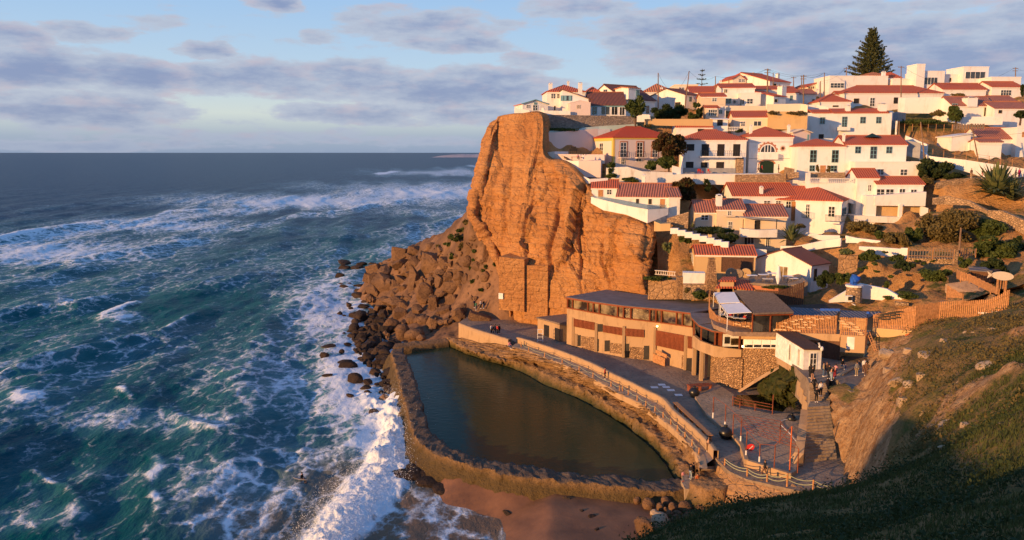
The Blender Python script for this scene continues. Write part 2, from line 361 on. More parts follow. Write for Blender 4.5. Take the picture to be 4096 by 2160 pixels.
def leafmat(name, c1, c2, c3=None):
    m, t, b = base_mat(name, 0.7, 0.2); p = pos(t); n = t.noise(p, 1.2, 3); n2 = t.noise(p, 9, 2)
    c = t.mix(t.mapr(n, .35, .65), c1, c2); c = t.mix(t.mapr(n2, .35, .65, 0, .6), c, c3 or tuple(x * .45 for x in c1))
    t.put(b.inputs['Base Color'], c)
    tr = t.new('ShaderNodeBsdfTranslucent'); t.put(tr.inputs[0], c); ms = t.new('ShaderNodeMixShader'); ms.inputs[0].default_value = .25
    o = [x for x in t.n if x.type == 'OUTPUT_MATERIAL'][0]; t.l.new(b.outputs[0], ms.inputs[1]); t.l.new(tr.outputs[0], ms.inputs[2]); t.l.new(ms.outputs[0], o.inputs[0]); return m
leafmat('leaf', (0.070, 0.105, 0.026), (0.12, 0.145, 0.035)); leafmat('leaf_dark', (0.040, 0.065, 0.022), (0.065, 0.085, 0.028)); leafmat('leaf_dry', (0.16, 0.13, 0.045), (0.21, 0.17, 0.06), (.10,.06,.025))
leafmat('leaf_red', (0.075, 0.075, 0.022), (0.13, 0.045, 0.022)); leafmat('leaf_conifer', (0.075, 0.095, 0.032), (0.12, 0.12, 0.045)); leafmat('leaf_agave', (0.10, 0.15, 0.06), (0.28, 0.27, 0.10))
leafmat('grass_blade', (0.06, 0.095, 0.024), (0.13, 0.15, 0.045), (.06,.045,.02)); simple('bark', (0.10, 0.06, 0.04), .9, .3, 4)
# ================================================================== LARGE STRUCTURE
use(0)
def px_of(X, Y, Z):
    dx, dy, dz = X, Y, Z - CZ
    f = dy * CP - dz * SP; u = dy * SP + dz * CP
    return 2048 + FOC * dx / f, 1080 - FOC * u / f
def seg_dist(x, y, pts, ay=1.0):
    d = np.full(x.shape, 1e9); tt = np.zeros(x.shape); n = len(pts) - 1
    for i in range(n):
        (x0, y0), (x1, y1) = pts[i], pts[i + 1]; vx, vy = x1 - x0, (y1 - y0) * ay
        t = np.clip(((x - x0) * vx + (y - y0) * ay * vy) / (vx * vx + vy * vy + 1e-9), 0, 1)
        dd = np.hypot(x - x0 - t * vx, (y - y0) * ay - t * vy); m = dd < d; d = np.where(m, dd, d); tt = np.where(m, (i + t) / n, tt)
    return d, tt
# ---- ocean
rows = np.concatenate([np.linspace(34, 1.2, 640), np.geomspace(1.15, 0.03, 60)])
yy = CZ / np.tan(np.radians(rows)); kx = np.linspace(-1.05, 0.62, 900)
Yg, Kg = np.meshgrid(yy, kx, indexing='ij'); Xg = Kg * Yg
U, V = px_of(Xg, Yg, 0 * Xg)
foam = np.zeros_like(Xg); H = np.zeros_like(Xg); nz = fbm(Xg * .05, Yg * .02, 0, 4)
wob = fbm(U * .012, V * .03, 0, 3) * 14
def crest(pts, w, amp, fs, trail=0, tw=30):
    """breaking crest: foam on the line, trailing foam on the seaward side, raised water under it"""
    global foam, H
    d, t = seg_dist(U, V + wob * .5, pts, 3.0); e = np.sin(np.pi * np.clip(t, .02, .98)) ** .5
    brk = np.clip(.65 + 1.1 * vnoise(U * .011, V * .02, 3), 0, 1)
    foam = np.maximum(foam, fs * e * brk * np.exp(-(d / (w * 2.2)) ** 2))
    if trail:
        d2, t2 = seg_dist(U, V + wob, [(a, b + tw * .8) for a, b in pts], 1.6)
        foam = np.maximum(foam, trail * np.exp(-(d2 / (tw * 1.6)) ** 2))
    H += amp * e * np.exp(-(d / (w * 3.4)) ** 2)
def patch(x, y, rx, ry, w):
    global foam
    q = ((U - x + wob * 2) / rx) ** 2 + ((V - y + wob) / ry) ** 2
    foam = np.maximum(foam, w * np.exp(-q))
patch(200, 1010, 620, 75, .62); patch(620, 900, 420, 40, .58); patch(700, 965, 300, 34, .4); patch(1250, 805, 620, 34, .66); patch(1700, 770, 420, 42, .68); patch(1800, 690, 330, 14, .5)
patch(1500, 745, 420, 20, .38); patch(100, 1120, 330, 50, .38); patch(1780, 940, 260, 60, .42); patch(1650, 1010, 220, 36, .46); patch(1700, 850, 300, 26, .36)
patch(300, 1430, 500, 60, .26); patch(900, 1500, 260, 120, .34); patch(470, 1660, 420, 60, .42); patch(780, 1690, 190, 60, .40); patch(110, 1600, 80, 34, .85); patch(150, 2060, 250, 70, .30); patch(300, 2050, 90, 60, .36)
patch(1150, 1500, 330, 240, .44); patch(1330, 1250, 230, 190, .64); patch(1420, 1500, 200, 250, .88); patch(1500, 1750, 200, 130, .8); patch(1250, 1830, 330, 160, .40)
patch(1010, 1960, 360, 130, .46); patch(950, 2100, 300, 110, .44); patch(1480, 1990, 150, 80, .5); patch(1380, 2110, 110, 80, .6); patch(1730, 2020, 330, 100, .42); patch(1800, 2140, 330, 60, .44)
patch(430, 1890, 300, 40, .2); patch(560, 1480, 120, 60, .24)
crest([(-300, 1010), (0, 963), (200, 922), (400, 894), (480, 888)], 9, 2.2, 1.0, .5, 26)
crest([(480, 905), (680, 850), (860, 838), (1050, 815), (1180, 797)], 7, 1.3, .85, .5, 22)
crest([(680, 850), (800, 822), (1000, 808), (1180, 792)], 6, 1.2, .85)
crest([(1380, 780), (1500, 760), (1660, 744), (1780, 735), (1930, 726)], 5, 1.6, .95, .45, 14)
crest([(940, 912), (1150, 868), (1400, 840), (1480, 822), (1700, 790), (1800, 762), (1930, 742)], 6, 1.6, .72, .4, 12)
crest([(1480, 692), (1560, 688), (1680, 676)], 5, 1.8, 1.0); crest([(1640, 698), (1760, 690), (1900, 680)], 4, 1.2, .8); crest([(1700, 674), (1790, 672), (1880, 664), (1960, 668)], 5, 1.8, 1.0)
crest([(1470, 930), (1560, 925), (1640, 908), (1720, 905), (1850, 868), (1950, 850)], 9, 1.8, 1.0, .3, 14)
crest([(60, 1105), (220, 1060), (400, 1030), (560, 1010), (640, 985)], 6, 1.2, .7); crest([(620, 1000), (720, 972), (810, 950)], 6, 1.2, .65)
crest([(-100, 1290), (0, 1268), (100, 1248), (300, 1230), (420, 1195), (560, 1155)], 7, 1.5, .65); crest([(360, 1275), (450, 1250), (520, 1215), (570, 1208)], 12, .9, .95); patch(480, 1275, 90, 26, .62)
crest([(-100, 1540), (0, 1518), (120, 1480), (250, 1452), (500, 1370), (640, 1340), (750, 1268), (840, 1238)], 9, 1.5, .6); crest([(400, 1425), (500, 1405), (560, 1398)], 8, .6, .5)
crest([(40, 1580), (100, 1600), (190, 1590)], 14, .35, 1.0); crest([(1400, 1240), (1300, 1270), (1180, 1290)], 8, .4, .6)
crest([(480, 1540), (500, 1570), (520, 1590)], 12, .5, .9); crest([(600, 1800), (640, 1860), (590, 1960), (640, 2040), (600, 2130), (560, 2160)], 15, .25, .62); crest([(650, 1600), (740, 1680), (850, 1740), (980, 1720)], 12, .5, .5)
crest([(900, 1880), (1020, 1850), (1150, 1880), (1220, 1840)], 14, .4, .62); crest([(1000, 1830), (1180, 1790), (1230, 1810)], 14, .35, .6); crest([(1100, 1450), (1000, 1500), (900, 1490), (830, 1450)], 10, .4, .4)
crest([(30, 1910), (140, 1880), (260, 1930), (330, 2040)], 12, .3, .4); crest([(760, 1560), (860, 1545), (1050, 1500)], 9, .5, .4); crest([(540, 910), (700, 880), (900, 850)], 8, .8, .4)
crest([(60, 830), (500, 800), (830, 775)], 16, 1.4, .0); crest([(1100, 755), (1250, 745), (1370, 735)], 14, 1.6, 0); crest([(700, 1165), (900, 1130), (1080, 1100)], 22, 1.3, 0); crest([(1200, 960), (1400, 950), (1480, 940)], 14, 1.3, .2)
# the wave breaking against the pool wall
d, t = seg_dist(U, V, [(1270, 2250), (1330, 2140), (1400, 2050), (1470, 1985), (1530, 1920), (1570, 1850), (1600, 1780), (1590, 1700), (1610, 1640)])
wd = 82 - 20 * t; d = d + 26 * fbm(U * .018, V * .018, 7, 3); prof = np.clip(1 - (np.maximum(d, 0) / (wd * 1.25)) ** 2, 0, 1)
bil = 1 - np.abs(fbm(Xg * .42, Yg * .42, 2.2, 5, .62)) * 2.6
H += prof * (.8 + .8 * bil + .14 * fbm(Xg * .8, Yg * .8, 0, 3, .55)); foam = np.maximum(foam, 1.3 * np.clip(1.25 - d / (wd * 1.5), 0, 1))
d, t = seg_dist(U, V, [(1480, 1600), (1560, 1690), (1560, 1760), (1500, 1850)]); foam = np.maximum(foam, .95 * np.exp(-(d / 60) ** 2)); H += .8 * np.exp(-(d / 40) ** 2) * (bil + .4)
_m = (prof > .15) & (Yg < 140); _sx, _sy, _sh = Xg[_m], Yg[_m], H[_m]; _r = np.random.default_rng(3); _i = _r.integers(0, len(_sx), 20000); _g = np.abs(_r.normal(0, .8, 20000)) ** 1.3
SPRAY = np.stack([_sx[_i] + _r.normal(0, .9, 20000), _sy[_i] + _r.normal(0, .9, 20000), _sh[_i] + .2 + _g], -1)
# swell and chop
near = np.clip(1 - (Yg - 300) / 1500, 0.0, 1)
calm = 1 - .75 * np.exp(-(((U - 1780) / 420) ** 2 + ((V - 2060) / 150) ** 2))
ph = Xg * .20 + Yg * .018 + 5 * fbm(Xg * .01, Yg * .006, 0, 2)
sw = (np.sin(ph) * .5 + .5) ** 2 * .8 + (np.sin(ph * 1.9 + 1 + Yg * .02) * .5 + .5) ** 2 * .35
ch = fbm(Xg * .14, Yg * .05, 5, 3) * .7 + fbm(Xg * .5, Yg * .2, 9, 4, .55) * .20 + fbm(Xg * 1.8, Yg * .9, 4, 3, .6) * .05
H = (H + sw + ch) * near * calm - .45
teal = np.clip(1.25 - (Yg - 130) / 330 + .35 * nz, 0, 1) * np.clip(.8 + .7 * fbm(Xg * .03, Yg * .02, 7, 3), .4, 1)
sandy = np.clip(1.5 * np.exp(-(((U - 1750) / 400) ** 2 + ((V - 2080) / 140) ** 2)) + .75 * np.exp(-(((U - 1010) / 230) ** 2 + ((V - 2080) / 110) ** 2)) + .55 * np.exp(-(((U - 1300) / 200) ** 2 + ((V - 1900) / 90) ** 2)), 0, 1)
mk = near * np.clip(1 - (Yg - 200) / 900, 0, 1)
foam = np.clip(np.maximum(foam * 1.12, .20 * mk * np.clip(.9 + 1.3 * fbm(Xg * .035, Yg * .02, 2, 3), 0, 1.6)) + .10 * nz + .07 * mk * np.clip(H - .3, 0, 1.5), 0, 1.4)
sea = mesh_np('sea', np.stack([Xg, Yg, H], -1), grid_faces(*Xg.shape)[:, ::-1], None, None, True); tag(sea, kind='structure')
set_attr(sea, 'foam', foam); set_attr(sea, 'teal', teal); set_attr(sea, 'sandy', sandy)
m, t, b = base_mat('sea_water', 0.3, 0.10); b.inputs['IOR'].default_value = 1.16
p = pos(t); at = lambda n: (lambda q: q.outputs['Fac'])(t.new('ShaderNodeAttribute', attribute_name=n))
wv = t.vec('ADD', t.scalev(p, (1, .62, 1)), t.vec('MULTIPLY', t.noise(p, .35, 4, .6, 'Color'), (3.2, 3.2, 0)))
wv2 = t.vec('ADD', wv, t.vec('MULTIPLY', t.noise(p, 1.6, 3, .6, 'Color'), (.9, .9, 0)))
e1 = t.voro(wv, .26, 'DISTANCE_TO_EDGE'); e2 = t.voro(wv2, .85, 'DISTANCE_TO_EDGE')
n1 = t.noise(t.scalev(p, (1, .5, 1)), .9, 7, .72); n0 = t.noise(t.scalev(p, (1, .45, 1)), .16, 4, .6)
lace = t.math('ADD', t.math('MULTIPLY', t.mapr(e1, 0, .22), .34), t.math('MULTIPLY', t.mapr(e2, 0, .3), .22))
fa = t.math('ADD', at('foam'), t.math('MULTIPLY', t.math('SUBTRACT', n0, .5), .5))
fa = t.math('ADD', fa, t.math('MULTIPLY', t.math('SUBTRACT', n1, .5), .75))
fm = t.mapr(t.math('SUBTRACT', fa, lace), .0, .42, 0, 1, True)
haze_f = t.mapr(t.math('ADD', at('foam'), t.math('MULTIPLY', t.math('SUBTRACT', n0, .5), .6)), .08, .75, 0, .75)                    # milky water under and round the foam
deep = t.mix(at('teal'), (0.001, 0.030, 0.074), (0.000, 0.100, 0.100)); deep = t.mix(haze_f, deep, (0.13, 0.36, 0.43)); deep = t.mix(at('sandy'), deep, (0.22, 0.15, 0.10))
t.put(b.inputs['Base Color'], deep)
rip = t.noise(t.scalev(p, (1, .45, 1)), .75, 8, .66); rip2 = t.noise(t.scalev(p, (.5, .22, 1)), .3, 4, .6)
bp = t.new('ShaderNodeBump'); bp.inputs['Distance'].default_value = .6; bp.inputs['Strength'].default_value = .85
t.put(bp.inputs['Height'], t.math('ADD', rip, t.math('MULTIPLY', rip2, 1.6))); t.put(b.inputs['Normal'], bp.outputs[0])
fo = t.new('ShaderNodeBsdfDiffuse'); t.put(fo.inputs[0], t.mix(t.mapr(n1, .35, .65), (.66, .76, .84), (.90, .92, .95)))
bf = t.new('ShaderNodeBump'); bf.inputs['Distance'].default_value = .25; t.put(bf.inputs['Height'], t.math('ADD', n1, fm)); t.put(fo.inputs['Normal'], bf.outputs[0])
ms = t.new('ShaderNodeMixShader'); t.put(ms.inputs[0], fm); t.l.new(b.outputs[0], ms.inputs[1]); t.l.new(fo.outputs[0], ms.inputs[2])
o_ = [x for x in t.n if x.type == 'OUTPUT_MATERIAL'][0]; t.l.new(ms.outputs[0], o_.inputs[0]); sea.data.materials.append(m)

# ---- scattered-data surfaces
def tps(pts, reg=0.0):
    A = np.array([[p[0], p[1]] for p in pts]); z = np.array([p[2] for p in pts]); n = len(A)
    r2 = ((A[:, None] - A[None]) ** 2).sum(-1); K = .5 * r2 * np.log(r2 + 1e-9); Pm = np.c_[np.ones(n), A]
    M = np.zeros((n + 3, n + 3)); M[:n, :n] = K + reg * np.eye(n); M[:n, n:] = Pm; M[n:, :n] = Pm.T
    w = np.linalg.solve(M, np.r_[z, 0, 0, 0])
    def f(X, Y):
        X = np.asarray(X, float); Y = np.asarray(Y, float); out = w[n] + w[n+1] * X + w[n+2] * Y
        for i in range(n):
            q = (X - A[i, 0]) ** 2 + (Y - A[i, 1]) ** 2; out = out + w[i] * .5 * q * np.log(q + 1e-9)
        return out
    return f
def idw(pts, pw=2.2, soft=3.0):
    A = np.array([[p[0], p[1], p[2]] for p in pts])
    def f(X, Y):
        X = np.asarray(X, float); Y = np.asarray(Y, float); s = 0; ws = 0
        for a in A:
            w = 1 / ((X - a[0]) ** 2 + (Y - a[1]) ** 2 + soft) ** pw; s = s + w * a[2]; ws = ws + w
        return s / ws
    return f

# ---- beach and far coast
Xf, Yf = np.meshgrid(np.linspace(-620, -180, 60), np.linspace(6200, 7600, 12), indexing='ij'); 
Zf = 26 * np.clip((Xf + 620) / 170, 0, 1) ** .6 * np.clip((Yf - 6200) / 60, 0, 1) * (.8 + .25 * fbm(Xf * .02, Yf * .01)) - 1
tag(mesh_np('far_headland', np.stack([Xf, Yf, Zf], -1), grid_faces(*Xf.shape), simple('far_coast_hazed', (.42, .38, .40), .9, .1, .01), None, True), kind='structure')  # pale tone: distance haze is put into the colour, no air is built

# ---- promenade level (5.6 m): one slab from the parapet back under the buildings
ZP, ZW, ZT = 5.6, 2.2, 3.1
L11 = lambda pts: [(2400 + x / 2.2264, 1550 + y / 2.2264) for x, y in pts]
L9 = lambda pts: [(2050 + x / 2.6116, 1080 + y / 2.6116) for x, y in pts]
L12 = lambda pts: [(1350 + x / 2.263, 850 + y / 2.263) for x, y in pts]
L13 = lambda pts: [(1200 + x / 1.677, 1350 + y / 1.677) for x, y in pts]
def pz(pts, z): return [PZ(x, y, z) for x, y in pts]
def smooth_line(pts, step=1.2):
    """resample (Catmull-Rom) a list of 3D points"""
    out = []; n = len(pts); pts = [Vector(p) for p in pts]
    for i in range(n - 1):
        p0, p1, p2, p3 = pts[max(i-1, 0)], pts[i], pts[i+1], pts[min(i+2, n-1)]
        k = max(1, int((p2 - p1).length / step))
        for j in range(k):
            s = j / k; out.append(.5 * ((2*p1) + (p2-p0)*s + (2*p0-5*p1+4*p2-p3)*s*s + (3*p1-p0-3*p2+p3)*s**3))
    out.append(pts[-1]); return out
par_top = smooth_line(pz(L12([(1620, 1130)]) + L9([(160, 735), (360, 800), (560, 870), (800, 965), (1000, 1065), (1200, 1160), (1400, 1260), (1560, 1340)]) + L11([(640, 200), (760, 300), (880, 410), (980, 515), (1010, 560)]), ZP + .95))
tow_out = smooth_line(pz(L12([(1570, 1215)]) + L9([(200, 860), (340, 920), (520, 985), (700, 1060), (860, 1150), (1000, 1220)]) + L11([(100, 20), (250, 95), (400, 170), (530, 270), (640, 360), (760, 470), (840, 570), (880, 650), (885, 720)]), 5.55))
led_out = smooth_line(pz(L12([(990, 1140), (1130, 1215), (1300, 1280), (1420, 1320)]) + L9([(30, 960), (200, 1010), (340, 1080), (560, 1180), (760, 1260), (900, 1330)]) + L11([(150, 195), (340, 310), (470, 420), (580, 530), (660, 650), (700, 740), (730, 800)]), 3.5))
wat_line = smooth_line(pz(L12([(980, 1190), (1130, 1260), (1330, 1330)]) + L9([(0, 1020), (200, 1110), (330, 1190), (560, 1280), (740, 1358)]) + L11([(170, 290), (360, 430), (470, 520), (560, 610), (640, 720), (690, 800)]), ZW))
pool_in = smooth_line(pz(L13([(690, 70), (735, 180), (780, 300), (820, 450), (870, 610), (960, 700), (1060, 760), (1280, 820), (1600, 870), (1900, 920)]) + L11([(0, 770), (240, 790), (420, 830), (690, 800)]), ZT))
pool_out = smooth_line(pz(L13([(612, 85), (650, 220), (690, 380), (735, 540), (775, 665), (850, 745), (960, 800), (1150, 860), (1400, 915), (1600, 945)]) + L11([(0, 868), (300, 900), (600, 915), (800, 905), (900, 860)]), ZT))
Xb, Yb = np.meshgrid(np.linspace(-30, 60, 180), np.linspace(45, 100, 130), indexing='ij')
Ub, Vb = px_of(Xb, Yb, 0 * Xb)
wl = np.interp(Vb, [1900, 1960, 1990, 2010, 2060, 2160, 2400], [1700, 1800, 1950, 2075, 2025, 2035, 2000])
_dw, _tw = seg_dist(Xb, Yb, [tuple(q)[:2] for q in pool_out[::4]]); Zw = 1.8 - .55 * _dw + .5 * fbm(Xb * .25, Yb * .25, 5, 4)
Zb = np.clip((Ub - wl) / 170, -1.5, 1.0) * 1.75 + .12 * fbm(Xb * .2, Yb * .2, 0, 3)
Zb = np.where(Ub > 1690, np.maximum(Zb, np.minimum(Zw, 1.9) * np.clip((Ub - 1690) / 90, 0, 1) - (1 - np.clip((Ub - 1690) / 90, 0, 1))), Zb)
tag(mesh_np('beach', np.stack([Xb, Yb, Zb - .02], -1), grid_faces(*Xb.shape), simple('wet_sand', (0.20, 0.092, 0.040), 0.6, .3, .35, .4, bd=.03), None, True), kind='structure')
def resamp(line, n):
    L = np.array([tuple(p) for p in line]); s = np.r_[0, np.cumsum(np.linalg.norm(np.diff(L, axis=0), axis=1))]
    q = np.linspace(0, s[-1], n); return np.stack([np.interp(q, s, L[:, k]) for k in range(3)], -1)
def strip(name, lines, mat, amp=.15, sc=.5, n=200, sub=5, smooth=False, close_seed=0):
    """surface lofted through several long lines, roughened"""
    Ls = [resamp(l, n) for l in lines]; G = []
    for a, c in zip(Ls[:-1], Ls[1:]):
        for k in range(sub): G.append(a + (c - a) * k / sub)
    G.append(Ls[-1]); G = np.array(G)
    dx = fbm(G[..., 0] * sc, G[..., 1] * sc, G[..., 2] * sc + close_seed, 4, .6); dz = fbm(G[..., 0] * sc * 2 + 9, G[..., 1] * sc * 2, G[..., 2] * sc + close_seed, 3, .6)
    G[..., 0] += dx * amp; G[..., 1] += dz * amp; G[..., 2] += dz * amp * .8
    return mesh_np(name, G, grid_faces(G.shape[0], G.shape[1]), mat, None, smooth)
def offs(line, d):    # horizontal offset of a line
    L = np.array([tuple(p) for p in line]); T = np.gradient(L, axis=0); T /= np.linalg.norm(T[:, :2], axis=1)[:, None]
    O = L.copy(); O[:, 0] += T[:, 1] * d; O[:, 1] -= T[:, 0] * d; return O
def atz(line, z): L = np.array([tuple(p) for p in line]); L[:, 2] = z; return L
# promenade slab
back = [(-6, 168), (10, 165), (34, 150), (48, 130), (50, 108), (40, 96), (33, 88)]
poly = [tuple(p)[:2] for p in par_top[::3]] + [tuple(PZ(*q, ZP))[:2] for q in L11([(1040, 640), (1150, 745), (1300, 815), (1500, 860), (1700, 905), (1900, 950), (2080, 960), (2180, 930)])] + [(38, 76), (42, 82), (40, 92)] + back[::-1][1:]
poly = [tuple(PZ(*q, ZP))[:2] for q in L12([(1100, 995), (1250, 1055), (1550, 1135)])] + poly
mb = MB(); mb.prism(poly, 3.0, ZP); tag(mb.build('promenade', MATS['paving']), kind='structure')
mb = MB(); W = atz(offs(par_top, -.0), 4.9)      # towpath between parapet and bollards
a = resamp(offs(par_top, .0), 160); c = resamp(tow_out, 160); a[:, 2] = 5.55; c[:, 2] = 5.55
tag(strip('towpath', [a, c], MATS['slab'], .03, .5, 200, 2), kind='structure')
pw = strip('parapet_wall', [atz(par_top, 5.3), atz(par_top, ZP + .95), atz(offs(par_top, -.55), ZP + .95), atz(offs(par_top, -.55), ZP - .2)], MATS['concrete'], .04, .8, 260, 3)
tag(pw, 'long curved tan concrete parapet between the seaside promenade and the lower path', 'wall')
def pxwall(name, pts, thick, mat, label=None, cat='wall', group=None, kind=None, back=1, parent=None):
    """wall through photo points (x, ytop, ybottom, D); it goes 'thick' metres back"""
    T = [P(x, yt, D) for x, yt, yb, D in pts]; B = [P(x, yb, D) for x, yt, yb, D in pts]; n = len(pts); mb = MB()
    nr = []
    for i in range(n):
        d = (B[min(i+1, n-1)] - B[max(i-1, 0)]); d.z = 0; d.normalize(); nr.append(Vector((-d.y, d.x, 0)) * thick * back)
    for i in range(n - 1):
        z = lambda p, q: (p.x, p.y, q.z)
        t0, t1 = (B[i].x, B[i].y, T[i].z), (B[i+1].x, B[i+1].y, T[i+1].z)
        b0, b1 = tuple(B[i]), tuple(B[i+1])
        f = lambda a, q: (a[0] + q.x, a[1] + q.y, a[2])
        vs = [b0, b1, f(b1, nr[i+1]), f(b0, nr[i]), t0, t1, f(t1, nr[i+1]), f(t0, nr[i])]
        fs = [(0,3,2,1),(4,5,6,7),(0,1,5,4),(2,3,7,6)]
        if i == 0: fs.append((3,0,4,7))
        if i == n - 2: fs.append((1,2,6,5))
        mb.add(vs, fs)
    o = mb.build(name, MATS[mat], parent)
    return tag(o, label, cat if not kind else None, group, kind)
# parapet beyond the steps, at the far end of the pool
pb = pz(L12([(1095, 1000), (1250, 1060), (1400, 1105), (1545, 1150)]), ZP + .9)
a = smooth_line(pb); o = strip('parapet_wall', [atz(a, 3.2), atz(a, ZP + .9), atz(offs(a, -.6), ZP + .9), atz(offs(a, -.6), ZP - .2)], MATS['concrete'], .05, .8, 90, 4)
tag(o, 'short straight grey concrete parapet at the far end of the promenade by the rockfall', 'wall')
bank = strip('rock_bank', [atz(offs(wat_line, .4), .8), atz(wat_line, ZW), led_out, [tuple(x + np.array([0, 0, .15])) for x in resamp(offs(resamp([tuple(p) for p in led_out], 120), -1.4), 120)], tow_out], MATS['bank'], .55, .6, 380, 7)
tag(bank, kind='structure')
cap = strip('path_edge', [atz(tow_out, 4.8), atz(tow_out, 5.55), atz(offs(tow_out, -.8), 5.58)], MATS['concrete'], .10, .8, 260, 3); tag(cap, kind='structure')
o = strip('pool_wall', [atz(offs(pool_out, 1.7), -.4), atz(offs(pool_out, .9), 1.3), atz(offs(pool_out, .3), 2.3), pool_out, pool_in, atz(pool_in, 1.0)], MATS['sea_wall'], .42, .7, 420, 6)
tag(o, 'thick weathered sea wall curving round the tidal pool on the ocean and beach side', 'wall'); o.data.materials.append(MATS['sea_wall_top'])
nf = len(o.data.polygons); per = 419
for i, pl in enumerate(o.data.polygons):
    if 3 * 6 * per <= i < 4 * 6 * per or (i >= 4 * 6 * per): pl.material_index = 1
far_wall = strip('pool_wall', [atz(resamp(pz(L12([(500, 1235), (760, 1215), (1010, 1180)]), ZT), 60), .5), resamp(pz(L12([(500, 1225), (760, 1200), (1010, 1172)]), ZT), 60), resamp(pz(L12([(520, 1185), (760, 1160), (1000, 1140)]), ZT + .3), 60), atz(resamp(pz(L12([(520, 1175), (760, 1150), (1000, 1130)]), ZT + .3), 60), .5)], MATS['sea_wall'], .2, .5, 100, 5)
tag(far_wall, 'low far end wall of the tidal pool below the boulders', 'wall')
wp = [tuple(p)[:2] for p in offs(wat_line, .5)[::3]] + [tuple(p)[:2] for p in offs(pool_in, -.0)[::-1][::4]]
m, t, b = base_mat('pool_water', 0.12, 0.15); b.inputs['IOR'].default_value = 1.25; p = pos(t)
t.put(b.inputs['Base Color'], t.mix(t.noise(p, .06, 3), (0.020, 0.050, 0.034), (0.040, 0.050, 0.018)))
rp = t.noise(t.vec('ADD', t.scalev(p, (1.0, 2.2, 1)), t.vec('MULTIPLY', t.noise(p, .2, 2, .5, 'Color'), (2, 2, 0))), 1.1, 4, .5); bump(t, b, rp, .05, .7)
tag(mesh_np('pool_water', [(x, y, ZW) for x, y in wp], [tuple(range(len(wp)))], m), kind='structure')
mb = MB(); mb.add([(-34, 80, .6), (26, 80, .6), (26, 160, .6), (-34, 160, .6)], [(0, 1, 2, 3)])

# ---- the sea cliff
use(0)
COLS = [
 [(2060,480,225),(2010,640,222),(1990,760,220),(1985,880,214),(1990,980,205),(2010,1100,190)],
 [(1994,470,178),(1975,520,175),(1957,590,173),(1925,690,171),(1895,780,169),(1888,850,167),(1950,950,165.5),(2005,1100,161.5),(2035,1240,157.5)],
 [(2010,462,172),(1990,520,171),(1985,600,168),(1962,690,166),(1935,790,164),(1925,880,163.5),(1985,980,162),(2030,1110,158),(2048,1245,155.5)],
 [(2068,456,168),(2048,560,166),(2020,680,163),(1990,790,161),(1978,880,160),(2010,980,159),(2045,1110,156),(2056,1252,153.8)],
 [(2165,462,166),(2150,560,163.5),(2105,680,160),(2080,790,158),(2060,890,156.5),(2050,1000,155),(2060,1120,153),(2070,1265,151.5)],
 [(2176,622,160),(2150,700,158.5),(2130,780,157),(2110,880,155),(2100,970,154),(2090,1050,152),(2110,1150,151),(2130,1275,149.5)],
 [(2262,655,157),(2240,720,156),(2220,800,154),(2200,890,152.5),(2180,980,151),(2170,1060,150),(2180,1160,149),(2200,1290,147.5)],
 [(2334,725,153),(2315,790,152),(2300,850,151),(2290,920,149.5),(2280,990,148),(2270,1070,147),(2280,1160,146),(2290,1310,144.5)],
 [(2415,838,149),(2410,880,148),(2400,950,147),(2385,1030,145.5),(2380,1100,144),(2390,1180,143),(2390,1330,141)],
 [(2500,858,146),(2492,900,145),(2480,980,143),(2475,1060,141.5),(2478,1120,140.5),(2480,1180,140),(2480,1350,137)],
 [(2598,893,143),(2603,930,141),(2596,1000,139.5),(2582,1080,138),(2580,1120,137),(2585,1180,136),(2590,1370,133)],
 [(2622,905,147),(2625,960,146),(2612,1020,145),(2600,1100,143.5),(2605,1180,142),(2610,1380,140)],
 [(2720,912,152),(2722,960,151.5),(2715,1020,151),(2705,1100,150),(2705,1180,149),(2710,1380,147)]]
NR, NC = 260, 460
base = []
for c in COLS:
    base.append(resamp([P(*q) for q in c], NR))
base = np.array(base)
cs = np.zeros(len(COLS)); 
for i in range(1, len(COLS)): cs[i] = cs[i-1] + np.linalg.norm(base[i, ::20] - base[i-1, ::20], axis=1).mean()
q = np.linspace(0, cs[-1], NC); G = np.zeros((NC, NR, 3))
for k in range(NC):
    i = min(np.searchsorted(cs, q[k], 'right') - 1, len(COLS) - 2); s = (q[k] - cs[i]) / (cs[i+1] - cs[i])
    p0, p1, p2, p3 = base[max(i-1, 0)], base[i], base[i+1], base[min(i+2, len(COLS)-1)]
    G[k] = .5 * ((2*p1) + (p2-p0)*s + (2*p0-5*p1+4*p2-p3)*s*s + (3*p1-p0-3*p2+p3)*s**3)
uu = q[:, None] * np.ones(NR)[None]; vv = np.linspace(0, 1, NR)[None] * np.ones(NC)[:, None]; zz = G[..., 2]
lean = uu + .25 * zz
qz = zz + .05 * uu
up = np.clip(1 - vv * 1.5, 0, 1) * np.clip(1 - (uu - cs[4]) / 8, 0, 1)         # the smooth rounded bluff at the top left
low = np.clip((vv - .62) * 6, 0, 1) * np.clip((cs[8] - uu) / 10, 0, 1)          # masonry-faced foot
cell = lambda a, b_, s1, s2, sd: _h((np.floor(a / s1 + .35 * fbm(a * .1, b_ * .1, sd, 2))).astype(int), np.floor(b_ / s2 + .3 * fbm(a * .15, b_ * .1, sd + 3, 2)).astype(int), np.full(a.shape, sd).astype(int))
disp = 1.0 * fbm(uu * .09, zz * .06, 1, 3)
